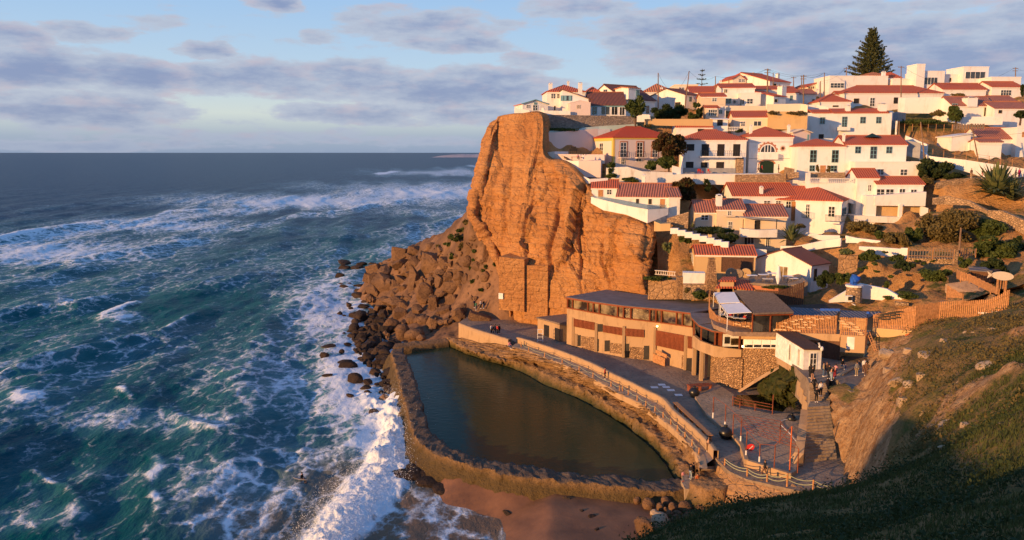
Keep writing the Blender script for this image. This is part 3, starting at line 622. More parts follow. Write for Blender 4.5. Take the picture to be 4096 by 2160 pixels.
def facets(u, z, size, asp, amp, tilt, sd):
    """angular rock faces: every cell of a jittered lattice is its own tilted plane"""
    r = np.random.default_rng(sd); a, c_ = u / size, z / (size * asp); best = np.full(a.shape, 1e9); out = np.zeros(a.shape); iu, iz = np.floor(a).astype(int), np.floor(c_).astype(int)
    for du_ in (-1, 0, 1):
        for dz_ in (-1, 0, 1):
            ju, jz = iu + du_, iz + dz_; h0 = _h(ju, jz, np.full(a.shape, sd)); h1 = _h(ju, jz, np.full(a.shape, sd + 1)); h2 = _h(ju, jz, np.full(a.shape, sd + 2)); h3 = _h(ju, jz, np.full(a.shape, sd + 3)); h4 = _h(ju, jz, np.full(a.shape, sd + 4))
            x_, y_ = a - ju - h0, c_ - jz - h1; dd_ = np.maximum(np.abs(x_ + .25 * y_), np.abs(y_)) + .3 * np.hypot(x_, y_); m_ = dd_ < best; best = np.where(m_, dd_, best); out = np.where(m_, amp * (h2 - .5) + tilt * size * ((h3 - .5) * x_ + (h4 - .65) * y_ * asp), out)
    return out
disp += (1 - up) * (1 - low) * (facets(lean, qz, 8.5, 2.4, 1.9, .26, 21) + facets(lean, qz, 3.6, 1.7, .9, .26, 31) + facets(lean, qz, 1.5, .8, .42, .3, 41) + .30 * ((qz / 3.4 + .25 * fbm(lean * .05, zz * .05, 3, 2)) % 1 - .5) + .12 * ((qz / 1.1) % 1 - .5))
disp += up * (1.2 * fbm(lean * .35, zz * .07, 6, 3) + .5 * np.abs(fbm(lean * .9, zz * .1, 8, 3)))
disp += up * facets(lean, qz, 6, 2.4, .8, .3, 51)
disp += low * (.5 * (cell(lean, qz, 7, 6, 15) - .5))
disp += .13 * fbm(uu * .8, zz * .8, 3, 4, .6)
for (uf, wdt, dep) in ((3.2, .45, 1.0), (5.2, .35, 1.2), (6.3, .45, 1.5), (7.3, .3, 1.2), (8.3, .3, 1.3)):   # vertical fissures
    uc = np.interp(uf, range(len(cs)), cs) + 3.0 * (vv - .45) + .8 * fbm(zz * .2, 0, uf, 2)
    disp -= dep * np.exp(-((uu - uc) / wdt) ** 2) * np.clip(np.sin(np.pi * np.clip((vv - .12) * 1.35, 0, 1)), 0, 1) * (1 - low)
edge = np.clip(np.minimum(vv * 14, 1), .12, 1); disp *= edge
du = np.gradient(G, axis=0); dv = np.gradient(G, axis=1); N = np.cross(du, dv); N /= np.linalg.norm(N, axis=-1)[..., None] + 1e-9
if N[NC // 2, NR // 2, 1] > 0: N = -N
G = G + N * disp[..., None]
# top lip and skirt
lip = G[:, :1].copy(); lip[..., 1] += 9; lip[..., 0] += 2; lip[..., 2] += .3; lip2 = G[:, :1].copy(); lip2[..., 1] += 3; lip2[..., 0] += .8; lip2[..., 2] += .35
sk = G[:, -1:].copy(); sk[..., 2] -= 6
G = np.concatenate([lip, lip2, G, sk], 1)
tag(mesh_np('sea_cliff', G, grid_faces(G.shape[0], G.shape[1]), MATS['cliff']), kind='structure')

# ---- rockfall slope below the cliff
tp = [P(*q) for q in [(1888,850,172),(1860,880,178),(1800,932,188),(1740,962,196),(1690,985,202),(1600,1022,210),(1540,1052,216),(1470,1100,222),(1900,1000,170),(1950,1150,162),(1850,1100,172),(1750,1080,184),(1650,1080,200),
      (1850,1250,160),(1750,1200,172),(1650,1200,182),(1560,1150,200),(1950,1262,156),(2000,1050,163),(2030,1150,158),(2040,1240,155.5),(1960,930,168),(1780,1330,155),(1650,1335,157),(1560,1300,170),(1900,1300,153),(1700,1290,163)]]
tp += [PZ(*q, .2) for q in [(1440,1210),(1460,1290),(1480,1350),(1540,1400),(1560,1480),(1400,1120),(1590,1560)]] + [Vector((v[0], v[1], v[2])) for v in [(-30,260,-2),(-10,245,0),(0,225,4),(-45,235,-1),(-60,200,-2),(-45,170,-2),(-30,140,-1.5),(-5,205,14),(5,190,22),(10,170,24),(-30,120,-1.5),(5,160,10),(-52,228,-2.2),(-58,214,-2.2),(-50,200,-1.6),(-47,185,-1.5),(-64,240,-3),(-40,248,-2.5),(-40,160,-1.6),(-34,150,-1.2)]]
fs = tps(tp, 2.0); Xt, Yt = np.meshgrid(np.linspace(-62, 6, 260), np.linspace(118, 262, 420), indexing='ij')
Zt = np.minimum(fs(Xt, Yt), 26)
Zt = Zt - 1.6 * np.exp(-(np.maximum(Zt, 0) / 1.8) ** 2); Ut, Vt = px_of(Xt, Yt, Zt); Zt = Zt - np.clip((1478 - Ut + 25 * fbm(Xt * .2, Yt * .2, 1, 2)) / 50, 0, 1) * 3.5; hi_ = np.clip(Zt / 4, 0, 1)
Zt = Zt + hi_ * (1.2 * fbm(Xt * .12, Yt * .12, 0, 3) + 1.1 * fbm(Xt * .4, Yt * .4, 3, 5, .62)) + .2
keep = ~((Zt[:-1, :-1] < -1.2)); Fq = grid_faces(*Xt.shape).reshape(Xt.shape[0]-1, -1, 4)[keep]
# leave the pool and promenade clear
inside = lambda x, y: (x > -29) & (y < 146.5 - .0 * x)
cx_, cy_ = Xt[:-1, :-1][keep], Yt[:-1, :-1][keep]; Fq = Fq[~inside(cx_, cy_)]
tag(mesh_np('rockfall_slope', np.stack([Xt, Yt, Zt], -1), Fq, MATS['scree'], None, False), kind='structure')
talus = lambda x, y: float(fs(np.array([x]), np.array([y]))[0])

# ---- the headland on the near side
hp = [P(*q) for q in [(2560,2165,42),(2680,2112,42.5),(2800,2066,43),(3000,2006,45),(3250,1990,46),(3440,1960,46.5),(3530,1912,48),
   (3000,2160,33),(3400,2160,27),(3800,2160,22),(4096,2160,18),(3300,2060,38),(3700,2000,35),(4096,1900,28),(3700,1850,46),(4096,1650,38),(3850,1740,48),(4096,1450,54),(3850,1500,64),(3700,1600,67),(3650,1720,62),
   (3540,1760,65),(3590,1600,73),(3620,1450,80),(3540,1420,86),(3480,1480,87),(4096,1330,68),(3900,1350,77),(3750,1330,88),(4096,1225,86),
   (3455,1560,85),(3440,1700,78),(3450,1850,72),(3430,1930,72)]]
foot = [(3385,1945),(3372,1860),(3345,1790),(3325,1700),(3305,1620)]
_fl = [P(3200 + x/2.7165, 850 + y/2.7165, D) for x, y, D in [(790,1350,98.5),(1130,1325,96),(1300,1230,94.6),(1500,1185,94.6),(1700,1172,94),(1900,1162,93.2),(2060,1132,92.2),(2250,1092,90.6)]]
hp += [Vector((v.x, v.y, v.z + .15)) for v in _fl] + [Vector((v.x + .8, v.y + 4.5, v.z - 1.2)) for v in _fl]
hp += [P(3300,1500,93) , P(3400,1500,91), P(3445,1462,93), P(3360,1600,89), P(3300,1440,98)]; hp[-5:] = [Vector((v.x, v.y, 11.2 if i < 3 or i == 4 else 11.8)) for i, v in enumerate(hp[-5:])]
hp += [PZ(3388,1955,5.6), PZ(3378,1880,5.6), PZ(3356,1800,7.0), PZ(3336,1700,9.0), PZ(3318,1620,10.5), PZ(3330,1570,11.6)]
hp += [Vector(v) for v in [(0,0,36.2),(-8,2,35.5),(6,8,33.5),(14,4,35),(-14,18,20),(-10,32,8),(-2,48,3),(8,58,.5),(18,62,1.5),(26,64,3.5),(30,66,4.5),(-25,10,16),(-35,25,2),(20,-20,38),(60,-20,41),(60,20,36),(60,50,28),(70,80,25),(80,100,26),(100,60,33),(-20,-25,34)]]
fh = tps(hp, .5); Xh, Yh = np.meshgrid(np.linspace(-30, 90, 420), np.linspace(-25, 116, 500), indexing='ij')
Zh = fh(Xh, Yh)
ridge = np.clip((Yh - 50) / 20, 0, 1); gx, gy = np.gradient(Zh, Xh[1, 0] - Xh[0, 0], Yh[0, 1] - Yh[0, 0]); slp = np.hypot(gx, gy)
Uh, Vh = px_of(Xh, np.maximum(Yh, 5), Zh)
rk = np.clip((slp - .45) * 2, 0, 1) * np.clip((3640 - .16 * (Vh - 1450) - Uh + 90 * fbm(Xh * .3, Yh * .3, 8, 4)) / 50, 0, 1) * np.clip((Yh - 52) / 6, 0, 1)
Zh = Zh + .22 * fbm(Xh * .35, Yh * .35, 0, 4) + rk * (1.0 * np.abs(fbm(Xh * .35, Yh * .3, Zh * .3, 4, .6)) - .3 + .7 * fbm(Xh * .9, Yh * .9, Zh * .5, 4, .6))
outc = np.clip(fbm(Xh * .16 + 3, Yh * .12, 9, 4, .6) * 3.4 - .62, 0, 1) * np.clip((Yh - 46) / 12, 0, 1) * np.clip((Xh - 26) / 8, 0, 1)
Zh += outc * (.9 + .6 * fbm(Xh * .9, Yh * .9, 1, 3)) 
Fh = grid_faces(*Xh.shape).reshape(Xh.shape[0]-1, -1, 4); Uh, Vh = px_of(Xh, np.maximum(Yh, 5), Zh); ed = np.interp(Vh, [1480, 1600, 1700, 1835, 1955], [3300, 3318, 3330, 3346, 3386]); clr = (((Uh < ed) & (Vh > 1505)) | ((Vh <= 1505) & (Uh < 3468)) | ((Vh > 1500) & (Vh < 1562) & (Uh > 3352 + (Vh-1500)*.75) & (Uh < 3466 - (Vh-1500)*.95))) & (Yh > 70) & (Uh < 3500)
kk = ~clr[:-1, :-1] & (Zh[:-1, :-1] > -.8) & ~((Yh[:-1, :-1] > 100) & (Xh[:-1, :-1] < 50)) & ~((Xh[:-1, :-1] < 36) & (Yh[:-1, :-1] > 66) & (Zh[:-1, :-1] < 5.8)) & ~((Xh[:-1, :-1] < 38.8) & (Yh[:-1, :-1] > 89))
hl = mesh_np('headland', np.stack([Xh, Yh, Zh], -1), Fh[kk], None, None, True); tag(hl, kind='structure')
set_attr(hl, 'rocky', np.clip(rk * 1.4 + outc * 1.2, 0, 1))
m, t, b = base_mat('headland', .95, .1); p = pos(t); ra = t.new('ShaderNodeAttribute', attribute_name='rocky').outputs['Fac']
n1 = t.noise(p, .5, 6, .65); n2 = t.noise(p, 3, 5, .7); n3 = t.noise(t.scalev(p, (1, 1, .55)), 1.1, 7, .72)
gr = t.mix(t.mapr(n1, .36, .56), (0.11, 0.12, 0.032), (0.30, 0.19, 0.08)); gr = t.mix(t.mapr(n2, .5, .7, 0, .6), gr, (.05, .055, .02))
rc = t.mix(t.mapr(n3, .4, .62), (.32, .17, .075), (.54, .35, .19)); rc = t.mix(t.mapr(n2, .5, .7, 0, .75), rc, (.12, .065, .03))
t.put(b.inputs['Base Color'], t.mix(t.mapr(t.math('ADD', ra, t.math('MULTIPLY', t.math('SUBTRACT', n1, .5), 1.1)), .35, .6), gr, rc)); bump(t, b, t.math('ADD', n3, t.math('MULTIPLY', n2, .6)), .5)
hl.data.materials.append(m)

# unseen ridge added behind the viewpoint, shaped to shade the foreground slope
Xr, Yr = np.meshgrid(np.linspace(-110, 30, 120), np.linspace(-60, 2, 60), indexing='ij')
Zr = 38 * np.exp(-(np.maximum(0, -72 - Xr) / 16) ** 2) * np.clip((Yr + 60) / 26, 0, 1) * np.clip((-3 - Yr) / 9, 0, 1) ** .6 * np.clip((8 - Xr) / 14, 0, 1) - 2 + 1.2 * fbm(Xr * .1, Yr * .1, 3, 3)
tag(mesh_np('shade_ridge', np.stack([Xr, Yr, Zr], -1), grid_faces(*Xr.shape), m, None, True), kind='structure')
# ================================================================== THE VILLAGE
HOUSES = []; WINS = {}
def house(reg, label, xl, xr, yb, yt, D, rot=0, dep=9, roof='gable', yr=None, wins=(), chim=(), wall='white', rmat='tile', foot=5, trim=None, over=.28, cat='house', name='house', ctl=True, kerb=None, pad=None):
    HOUSES.append(dict(reg=reg, label=label, xl=xl, xr=xr, yb=yb, yt=yt, D=D, rot=R(rot), dep=dep, roof=roof, yr=yr, wins=wins, chim=chim, wall=wall, rmat=rmat, foot=foot, trim=trim, over=over, cat=cat, name=name, ctl=ctl))
def hframe(h):
    use(h['reg']); C = P((h['xl'] + h['xr']) / 2, h['yb'], h['D']); u = Vector((math.cos(h['rot']), math.sin(h['rot']), 0))
    def sol(x, y):
        d = ray(x, y); k = d.x / d.y; return (k * C.y - C.x) / (u.x - k * u.y)
    sl, sr = sol(h['xl'], h['yb']), sol(h['xr'], h['yb']); O = C + u * sl
    return C, u, sl, sr, O, sol
# kind of opening: w = white framed two-leaf window, b = blue framed, d = dark shuttered, D = door, W = wide glazing, s = plain dark opening, g = green door, t = timber door
# ---- top left, on the cliff
house(1, 'small white cottage with blue trim at the very edge of the cliff, farthest left', 830, 1120, 700, 614, 177, 12, 8, 'gablef', 568, [('w', 950, 1000, 632, 690), ('b', 965, 990, 603, 622), ('w', 875, 912, 630, 660)], [], 'white', 'tile_orange', trim='blue')
house(1, 'white two storey house with red hipped roof and pale blue shutters above the cliff', 1108, 1545, 745, 474, 186, 4, 10, 'hip', 398, [('w', 1158, 1205, 500, 553), ('w', 1225, 1272, 503, 550), ('s', 1190, 1206, 640, 690)], [(1150, 372, 38, .15), (1352, 352, 22, .6)])
house(1, 'white wing with a dark lean-to roof falling right and bright blue shutters', 1285, 1735, 742, 608, 180, 2, 8, 'shedr', 445, [('B', 1270, 1392, 524, 578)], [(1490, 368, 42, .1)], rmat='tile_dark')
house(1, 'pinkish gabled annex with three narrow slots in its blank wall', 1375, 1605, 745, 600, 175.5, 3, 5, 'gablef', 573, [('s', 1450, 1456, 630, 668), ('s', 1466, 1472, 630, 668), ('s', 1482, 1488, 630, 668)], [], 'pink', 'pink', over=.05)
house(1, 'low white veranda house with three dark glazed bays and blue trim', 1608, 2010, 750, 628, 178.5, 3, 9, 'gable', 482, [('W', 1730, 1825, 645, 738), ('W', 1847, 1915, 650, 740), ('W', 1940, 1994, 655, 744), ('b', 1628, 1678, 650, 730)], [], rmat='tile_dark', trim='blue')
house(1, 'large white gabled house with a dark red roof and dormer behind the round tree', 1985, 2345, 740, 572, 192, 34, 14, 'gable', 402, [('b', 2243, 2275, 640, 722), ('D4', 1756, 1800, 450, 526, 'L')], [], rmat='tile_dark')
house(1, 'white back building with a small red hipped roof right of the cliff house', 1560, 1725, 600, 485, 196, 4, 9, 'hip', 428, [('s', 1688, 1712, 515, 552)], [])
house(1, 'little dormer house top with bright red roof on the large gabled house', 2040, 2166, 540, 432, 189, 30, 5, 'gable', 424, [('b', 2130, 2163, 462, 528)], [], foot=.5, ctl=False, rmat='tile_orange', name='roof_dormer', cat='dormer')
# ---- centre top
house(2, 'white house under a scalloped orange roof behind the tall wooden pole', 240, 625, 700, 530, 210, 0, 12, 'hip', 436, [('s', 470, 490, 560, 570)], [(468, 474, 26, .05)], rmat='tile_orange')
house(2, 'flat roofed cream house with three small windows behind the orange roof', 632, 930, 560, 450, 216, -3, 9, 'flat', None, [('w', 692, 755, 480, 512)], [], 'cream')
house(2, 'white gabled house with a grey brown roof beside the leaning pole', 762, 945, 700, 575, 196, 36, 12, 'gable', 496, [('b', 820, 850, 595, 655), ('w', 880, 895, 610, 635), ('s', 640, 712, 665, 720, 'L')], [], rmat='tile_dark')
house(2, 'white house with a long red roof just left of the tall white gable', 838, 1175, 640, 541, 208, -2, 9, 'gable', 466, [], [])
house(2, 'tall white house with red roof, twin windows and a round window', 1218, 1650, 722, 478, 197, -6, 10, 'gable', 430, [('s', 1268, 1284, 503, 545), ('s', 1289, 1304, 505, 545), ('b', 1280, 1356, 622, 680), ('o', 1380, 1414, 642, 678)], [(1222, 385, 8, .5)])
house(2, 'beige upper house with a small red roof and one little window', 975, 1282, 740, 590, 189, -4, 7, 'gable', 552, [('w', 1115, 1170, 617, 655)], [], 'beige')
house(2, 'beige annex with three tall panes and its own red tiled roof', 1032, 1195, 875, 735, 184, -4, 6, 'gable', 710, [('w', 1066, 1120, 764, 838), ('w', 1122, 1175, 764, 838)], [], 'beige')
house(2, 'shaded white block right of the beige annex', 1197, 1285, 875, 735, 185, -2, 5, 'flat', None, [('b', 1200, 1240, 770, 812)], [])
house(2, 'white terraced house with dark panels and a red cloth on its roof terrace', 1475, 1730, 712, 556, 193, -5, 9, 'flat', None, [('s', 1474, 1490, 632, 710), ('s', 1500, 1518, 635, 690), ('w', 1560, 1632, 625, 685)], [])
house(2, 'white gabled house with a big tapering chimney above the red fence', 1898, 2052, 690, 592, 193, 30, 14, 'gable', 520, [('s', 1904, 1950, 630, 665)], [(2008, 450, 78, .1)], rmat='tile')
house(2, 'large white gabled house on the skyline with long red roof', 1845, 2108, 480, 403, 222, 32, 20, 'gable', 296, [('s', 1890, 1935, 432, 470), ('s', 1958, 1976, 440, 470)], [(1953, 296, 34, .4), (1640, 284, 20, .9)])
house(2, 'small cream gabled house with two windows at the left shoulder of the skyline house', 1375, 1545, 430, 372, 226, 8, 9, 'gablef', 308, [('w', 1450, 1488, 374, 408), ('w', 1495, 1530, 374, 408)], [], 'cream')
house(2, 'white house with a low red roof and shaded doorway right of the big chimney', 2056, 2210, 690, 543, 201, -3, 10, 'gable', 468, [('b', 2110, 2140, 585, 642)], [(2025, 452, 30, .3)])
house(2, 'red roofed house showing mostly roof in front of the skyline house', 1650, 2050, 560, 500, 206, -3, 10, 'gable', 462, [], [])
house(2, 'low white house with a dark red roof in the wires', 2195, 2435, 700, 562, 212, -2, 9, 'gable', 502, [('s', 2390, 2425, 630, 690)], [(2448, 500, 20, .3)], rmat='tile_old')
house(2, 'little cream gabled house with a row of three windows and a solar heater', 2330, 2560, 560, 468, 222, 8, 9, 'gablef', 412, [('s', 2345, 2362, 470, 497), ('s', 2370, 2388, 468, 495), ('s', 2396, 2415, 466, 493)], [], 'cream')
house(2, 'cream house with ribbed red roof and double window beside the ochre rock face', 1385, 1835, 1005, 855, 176, -8, 9, 'gable', 780, [('w', 1484, 1532, 915, 972), ('W', 1646, 1740, 912, 968)], [], 'cream')
house(2, 'narrow roof storey with ribbed red tiles behind the balcony house', 655, 1112, 1050, 982, 171, -2, 6, 'gable', 912, [('s', 928, 1018, 1006, 1046)], [(892, 896, 30, .1)])
house(2, 'small gabled garage with a shaded front beside the tall white house', 2143, 2362, 1195, 1052, 167, 12, 6, 'gablef', 1006, [('b', 2332, 2345, 1085, 1150)], [], 'pink', 'cream', over=.4, name='garage', cat='garage')
house(2, 'small white porch with a dark opening beside the roof storey', 1128, 1312, 1045, 882, 174, -4, 4, 'shed', 868, [('s', 1176, 1250, 888, 968)], [], name='porch', cat='porch', rmat='white')
# ---- centre
house(4, 'white and yellow villa with a broad red hipped roof and three balconied French windows', 955, 1600, 605, 268, 165, 17, 10, 'hip', 152, [('w', 1038, 1100, 330, 480), ('w', 1215, 1275, 330, 480), ('w', 1386, 1440, 340, 480), ('w', 1045, 1082, 500, 560), ('w', 1208, 1262, 500, 530), ('w', 1392, 1430, 500, 530), ('D', 812, 850, 335, 455, 'L')], [], 'pink', 'tile_fine', trim='yellow')
house(5, 'white balcony house with ribbed hipped roof, dark shutters and a tiled terrace', 395, 1150, 742, 322, 163, -2, 10, 'hip', 208,
      [('d', 447, 530, 387, 455), ('d', 625, 706, 387, 528), ('d', 815, 893, 387, 525), ('d', 1005, 1083, 387, 525), ('d', 437, 520, 600, 665), ('s', 613, 693, 602, 667), ('d', 803, 887, 602, 667)], [])
house(5, 'white house with an arched fanlight window, sun ornament and round green garage door', 1185, 1708, 738, 286, 165, 0, 9, 'hip', 168, [], [(1220, 148, 30, .3), (1676, 148, 28, .25)])
house(6, 'white house with blue windows and a blue door behind the little stone wall', -30, 480, 650, 362, 158, -6, 9, 'hip', 282, [('b', 108, 180, 412, 538), ('b', 345, 418, 412, 540), ('b', 105, 158, 578, 635), ('t', 222, 275, 580, 648), ('b', 335, 400, 580, 635)], [(478, 228, 24, .1)])
house(6, 'white upper house with ribbed red roof and three blue windows over a blank terrace', 482, 1148, 560, 345, 157, -6, 9, 'gable', 250, [('b', 600, 660, 372, 440), ('b', 762, 835, 372, 498), ('b', 938, 1000, 375, 440)], [])
house(6, 'blank white terrace block with two small white windows below the blue window house', 590, 1300, 800, 545, 153.5, -5, 8, 'flat', None, [('w', 838, 910, 617, 675), ('w', 1090, 1165, 620, 680), ('s', 565, 582, 648, 720)], [])
house(6, 'white block with a small slanting red roof left of the four window house', 600, 832, 1130, 705, 149.5, -4, 6, 'gable', 608, [('w', 738, 772, 788, 852)], [], 'white')
house(6, 'white house with a red tiled roof, a row of paned windows and an arched veranda', 832, 1335, 905, 775, 148, -4, 6, 'gable', 695, [('w', 832, 917, 835, 908), ('w', 932, 1018, 835, 908), ('w', 1078, 1142, 832, 905), ('w', 1202, 1268, 838, 905)], [], foot=7, ctl=False)
house(5, 'long white house with a sweeping ribbed red roof below the stone patched wall', 992, 1750, 1330, 1002, 150, -3, 11, 'gable', 846, [('w', 1375, 1448, 1068, 1110), ('w', 1520, 1575, 1070, 1105), ('w', 1642, 1700, 1075, 1150), ('t', 1705, 1750, 1080, 1300)], [(1345, 888, 38, .02), (2350, 260, 1, .1)][:1])
house(6, 'white corner house with an orange red hipped roof and a wrap round green balcony', -62, 437, 1310, 952, 146.3, -30, 11, 'hip', 800, [('w', 62, 105, 1000, 1140), ('w', 308, 378, 1025, 1130), ('b', 453, 502, 1030, 1120, 'R'), ('b', 597, 642, 1022, 1115, 'R')], [])
house(6, 'tall white house with a two part red roof and small blue windows near the pine', -20, 960, 620, 2, 178, -6, 9, 'none', None, [('b', 218, 270, 55, 122), ('b', 655, 712, 50, 115), ('b', 828, 882, 50, 115), ('b', 455, 512, 48, 165), ('s', 202, 258, 236, 285)], [])
# ---- lower centre
house(4, 'white seaside cottage with a ribbed roof, wooden door and paned window at the cliff edge', 722, 1000, 940, 815, 151, -8, 7, 'gable', 728, [('t', 800, 843, 838, 920), ('w', 892, 938, 838, 888)], [], rmat='tile')
house(4, 'long low white cottage with a worn red brown roof and deep set windows', 1000, 1560, 1040, 912, 147, -14, 9, 'gable', 768, [('s', 1205, 1240, 938, 992), ('s', 1340, 1378, 938, 996), ('t', 1470, 1515, 945, 1050)], [(1290, 672, 38, .75)], rmat='tile_old', wall='white_worn')
house(4, 'plain white end house with peeling edges and a lean red roof', 1562, 1680, 1110, 912, 145, -2, 8, 'gable', 812, [], [], rmat='tile_old', wall='white_worn')
house(7, 'cream cottage with slanting ribbed roof and a white paned double window', 845, 1100, 470, 202, 145, -4, 7, 'gable', 58, [('w', 920, 1003, 242, 300)], [], 'beige', 'tile_old')
house(7, 'cream middle house with a small ribbed roof and a rounded white chimney', 1100, 1430, 490, 168, 144, -4, 8, 'gable', 46, [('w', 1240, 1278, 192, 243), ('w', 1247, 1290, 325, 405)], [(1136, -10, 68, .1)], 'beige', 'tile_old')
house(7, 'cream balcony house with a wide patched red roof over a white balcony', 1432, 1940, 640, 250, 143, -3, 8, 'gable', 112, [('s', 1563, 1635, 305, 420), ('W', 1478, 1555, 512, 590), ('s', 1440, 1475, 512, 600), ('W', 1700, 1745, 512, 625)], [], 'beige', 'tile_old')
house(7, 'terrace shop with a mottled red roof, ochre stone wall and dark red shutter', 850, 1570, 935, 716, 131, -8, 8, 'gable', 602, [('R', 1165, 1545, 745, 920), ('D4', 782, 828, 735, 880, 'L')], [], 'ochre', 'tile', name='shop', cat='shop')
house(7, 'white gabled bar with dark tiled roof and big glass door on the lower terrace', 2237, 2448, 1105, 832, 127, 38, 10.5, 'gable', 640, [('d', 2278, 2312, 895, 1028), ('T', 1855, 1966, 872, 1008, 'L')], [], rmat='tile_dark', name='bar_building', cat='bar')
# ---- top right
house(3, 'long flat white wall house with a shuttered window below the tall conifer', 325, 985, 850, 640, 214, 2, 10, 'flat', None, [('w', 345, 497, 716, 766)], [(947, 578, 34, .1)])
house(3, 'white house with orange red roof peeping over the long flat house', 985, 1140, 720, 650, 218, 4, 10, 'hip', 600, [('s', 1050, 1064, 695, 720), ('s', 1112, 1132, 645, 672)], [])
house(3, 'orange roofed house hidden behind the flat house beside the conifer', 770, 985, 650, 626, 222, 2, 10, 'hip', 598, [], [], rmat='tile_orange')
house(3, 'long low white house with a very long red roof and a green door', 500, 1612, 985, 822, 201, 2, 10, 'hip', 742, [('s', 605, 670, 888, 942), ('D', 790, 846, 882, 975), ('d', 1062, 1104, 880, 942)], [])
house(3, 'low white house with a pyramid red roof at the left end of the long roof', 225, 570, 990, 918, 194, -2, 8, 'hip', 836, [('s', 368, 436, 966, 984)], [])
house(3, 'small red roofed link behind the pyramid roof', 445, 512, 900, 850, 204, 2, 6, 'gable', 806, [], [])
house(3, 'modern white house with a pergola porch and a sloped white chimney tower', 1385, 1628, 760, 585, 212, 2, 9, 'flat', None, [('W', 1405, 1556, 652, 730)], [], )
house(3, 'tapering white stair tower on the skyline', 1310, 1403, 735, 505, 211, 2, 5, 'flat', None, [], [], name='tower', cat='tower')
house(3, 'low white parapet house left of the stair tower', 1045, 1325, 740, 672, 214, 2, 8, 'flat', None, [], [])
house(3, 'white flat house between the pergola house and the glazed tower', 1628, 1850, 720, 622, 214, 2, 8, 'flat', None, [('s', 1688, 1712, 655, 700)], [])
house(3, 'square white upper room with a wide window and a strip of red tiles', 1842, 2125, 712, 535, 212, 2, 8, 'flat', None, [('W', 1870, 2096, 588, 662)], [])
house(3, 'white house with a long red roof below the glazed upper room', 1612, 2100, 880, 782, 203, 2, 8, 'gable', 716, [], [])
house(3, 'flat topped white house with a band of red tiles at the village right edge', 2165, 2505, 870, 755, 203, 2, 8, 'gable', 695, [('w', 2270, 2392, 795, 852)], [])
house(3, 'white parapet wall house above the red tile band at the right edge', 2165, 2500, 700, 652, 207, 2, 6, 'flat', None, [], [])
house(3, 'white house with ribbed roof and timber porch posts, second from the right edge', 1720, 2190, 1100, 968, 186, 2, 8, 'gable', 865, [('b', 1722, 1780, 950, 1010), ('s', 2078, 2135, 985, 1088)], [(1925, 868, 112, .02)], rmat='tile_old')
house(3, 'white house with ribbed old roof tight against the right edge of the photo', 2190, 2600, 1190, 998, 183, 2, 8, 'gable', 925, [('s', 2242, 2288, 1014, 1056), ('s', 2488, 2560, 1014, 1050)], [], rmat='tile_old')
house(3, 'small red roof strip above the right edge house', 2190, 2440, 960, 915, 190, 2, 6, 'gable', 858, [], [], rmat='tile_old')
house(6, 'low ruin like white house with a mottled brown roof and a white gable', 1960, 2330, 330, 285, 172, -3, 9, 'gable', 165, [], [], rmat='tile_old')
house(6, 'small white cube hut with a strip of brown tiles on the dry slope', 1942, 2180, 505, 318, 165, -6, 5, 'gable', 280, [], [], rmat='tile_old', name='hut', cat='hut')
house(6, 'white house cut by the right edge above the lane', 2330, 2700, 560, 170, 170, -2, 8, 'flat', None, [('t', 2415, 2440, 215, 262)], [])
house(6, 'small white walled enclosure on the dry slope', 1645, 1850, 350, 262, 170, 5, 5, 'shedl', 222, [], [], wall='white', rmat='white', name='outbuilding', cat='outbuilding')

# ---- hillside terrain from the survey of the house footings
ctl = []
for h in HOUSES:
    if not h['ctl']: continue
    C, u, sl, sr, O, sol = hframe(h); v = Vector((-u.y, u.x, 0))
    for q in (C + v * .5, O + v * .5, C + u * sr + v * .5): ctl.append((q.x, q.y, q.z - .3))
    for q in (C + v * h['dep'], O + v * h['dep']): ctl.append((q.x, q.y, q.z + .2))
use(0)
ctl += [tuple(P(*q)) for q in [(2170,470,168),(2200,560,164),(2230,640,159),(2420,830,152),(2600,890,146),(2620,1000,147),(2750,1110,130),(2680,1180,128),(2850,1215,124),(2950,1230,120),(3100,1150,124),(3250,1230,118),
   (3420,1245,110),(3600,1240,108),(3350,1240,112),(3350,1120,121),(3500,1020,126),(3650,1060,124),(3750,1120,118),(3900,1080,118),(3850,1010,124),(3500,950,132),(3700,960,132),(3880,960,134),(4050,900,132),(4096,1000,124),(4096,1130,104),(3950,1150,108),
   (4000,830,140),(3800,830,142),(3650,790,146),(3760,700,151),(3900,705,150),(4096,700,148),(3650,700,154),(3500,880,140),(3330,870,142),(3600,600,166),(3800,620,166),(3900,560,168),(3700,540,174),(3640,470,184),(3800,470,184),(4000,520,178),
   (2600,700,160),(2750,740,158),(2800,830,152),(2560,690,162),(2660,880,150),(2700,930,147),(2650,970,144),(2760,1010,141),(2950,1000,139),(3170,1000,140),(3250,950,144),(3330,960,142),(2400,520,172),(2600,500,176),(3150,520,184),(3200,540,180),
   (2900,640,170),(3340,430,195),(2480,440,182),(2620,450,186),(2700,470,184),(3050,1120,124),(2900,1110,126),(3000,1060,134),(3650,1170,111),(3420,1180,116),(4250,1000,120),(4250,700,150),(4250,500,180)]]
use(6); ctl += [tuple(P(*q)) for q in [(700,1230,145),(1000,1240,144.5),(1250,1235,144),(1350,1230,145),(1000,1240,149),(1300,1240,149),(1500,1010,139.5),(1800,1030,138)]]
use(8); ctl += [tuple(PZ(x, y, 15.0)) for x, y in [(150,1030),(400,1020),(650,1010),(850,1010),(1050,1010),(300,1060),(700,1060),(1000,1050),(500,1000),(750,1000)]] + [tuple(P(*q)) for q in [(420,760,119.5),(700,700,117.5),(900,760,115.5),(1150,820,112.5),(1350,780,112)]]
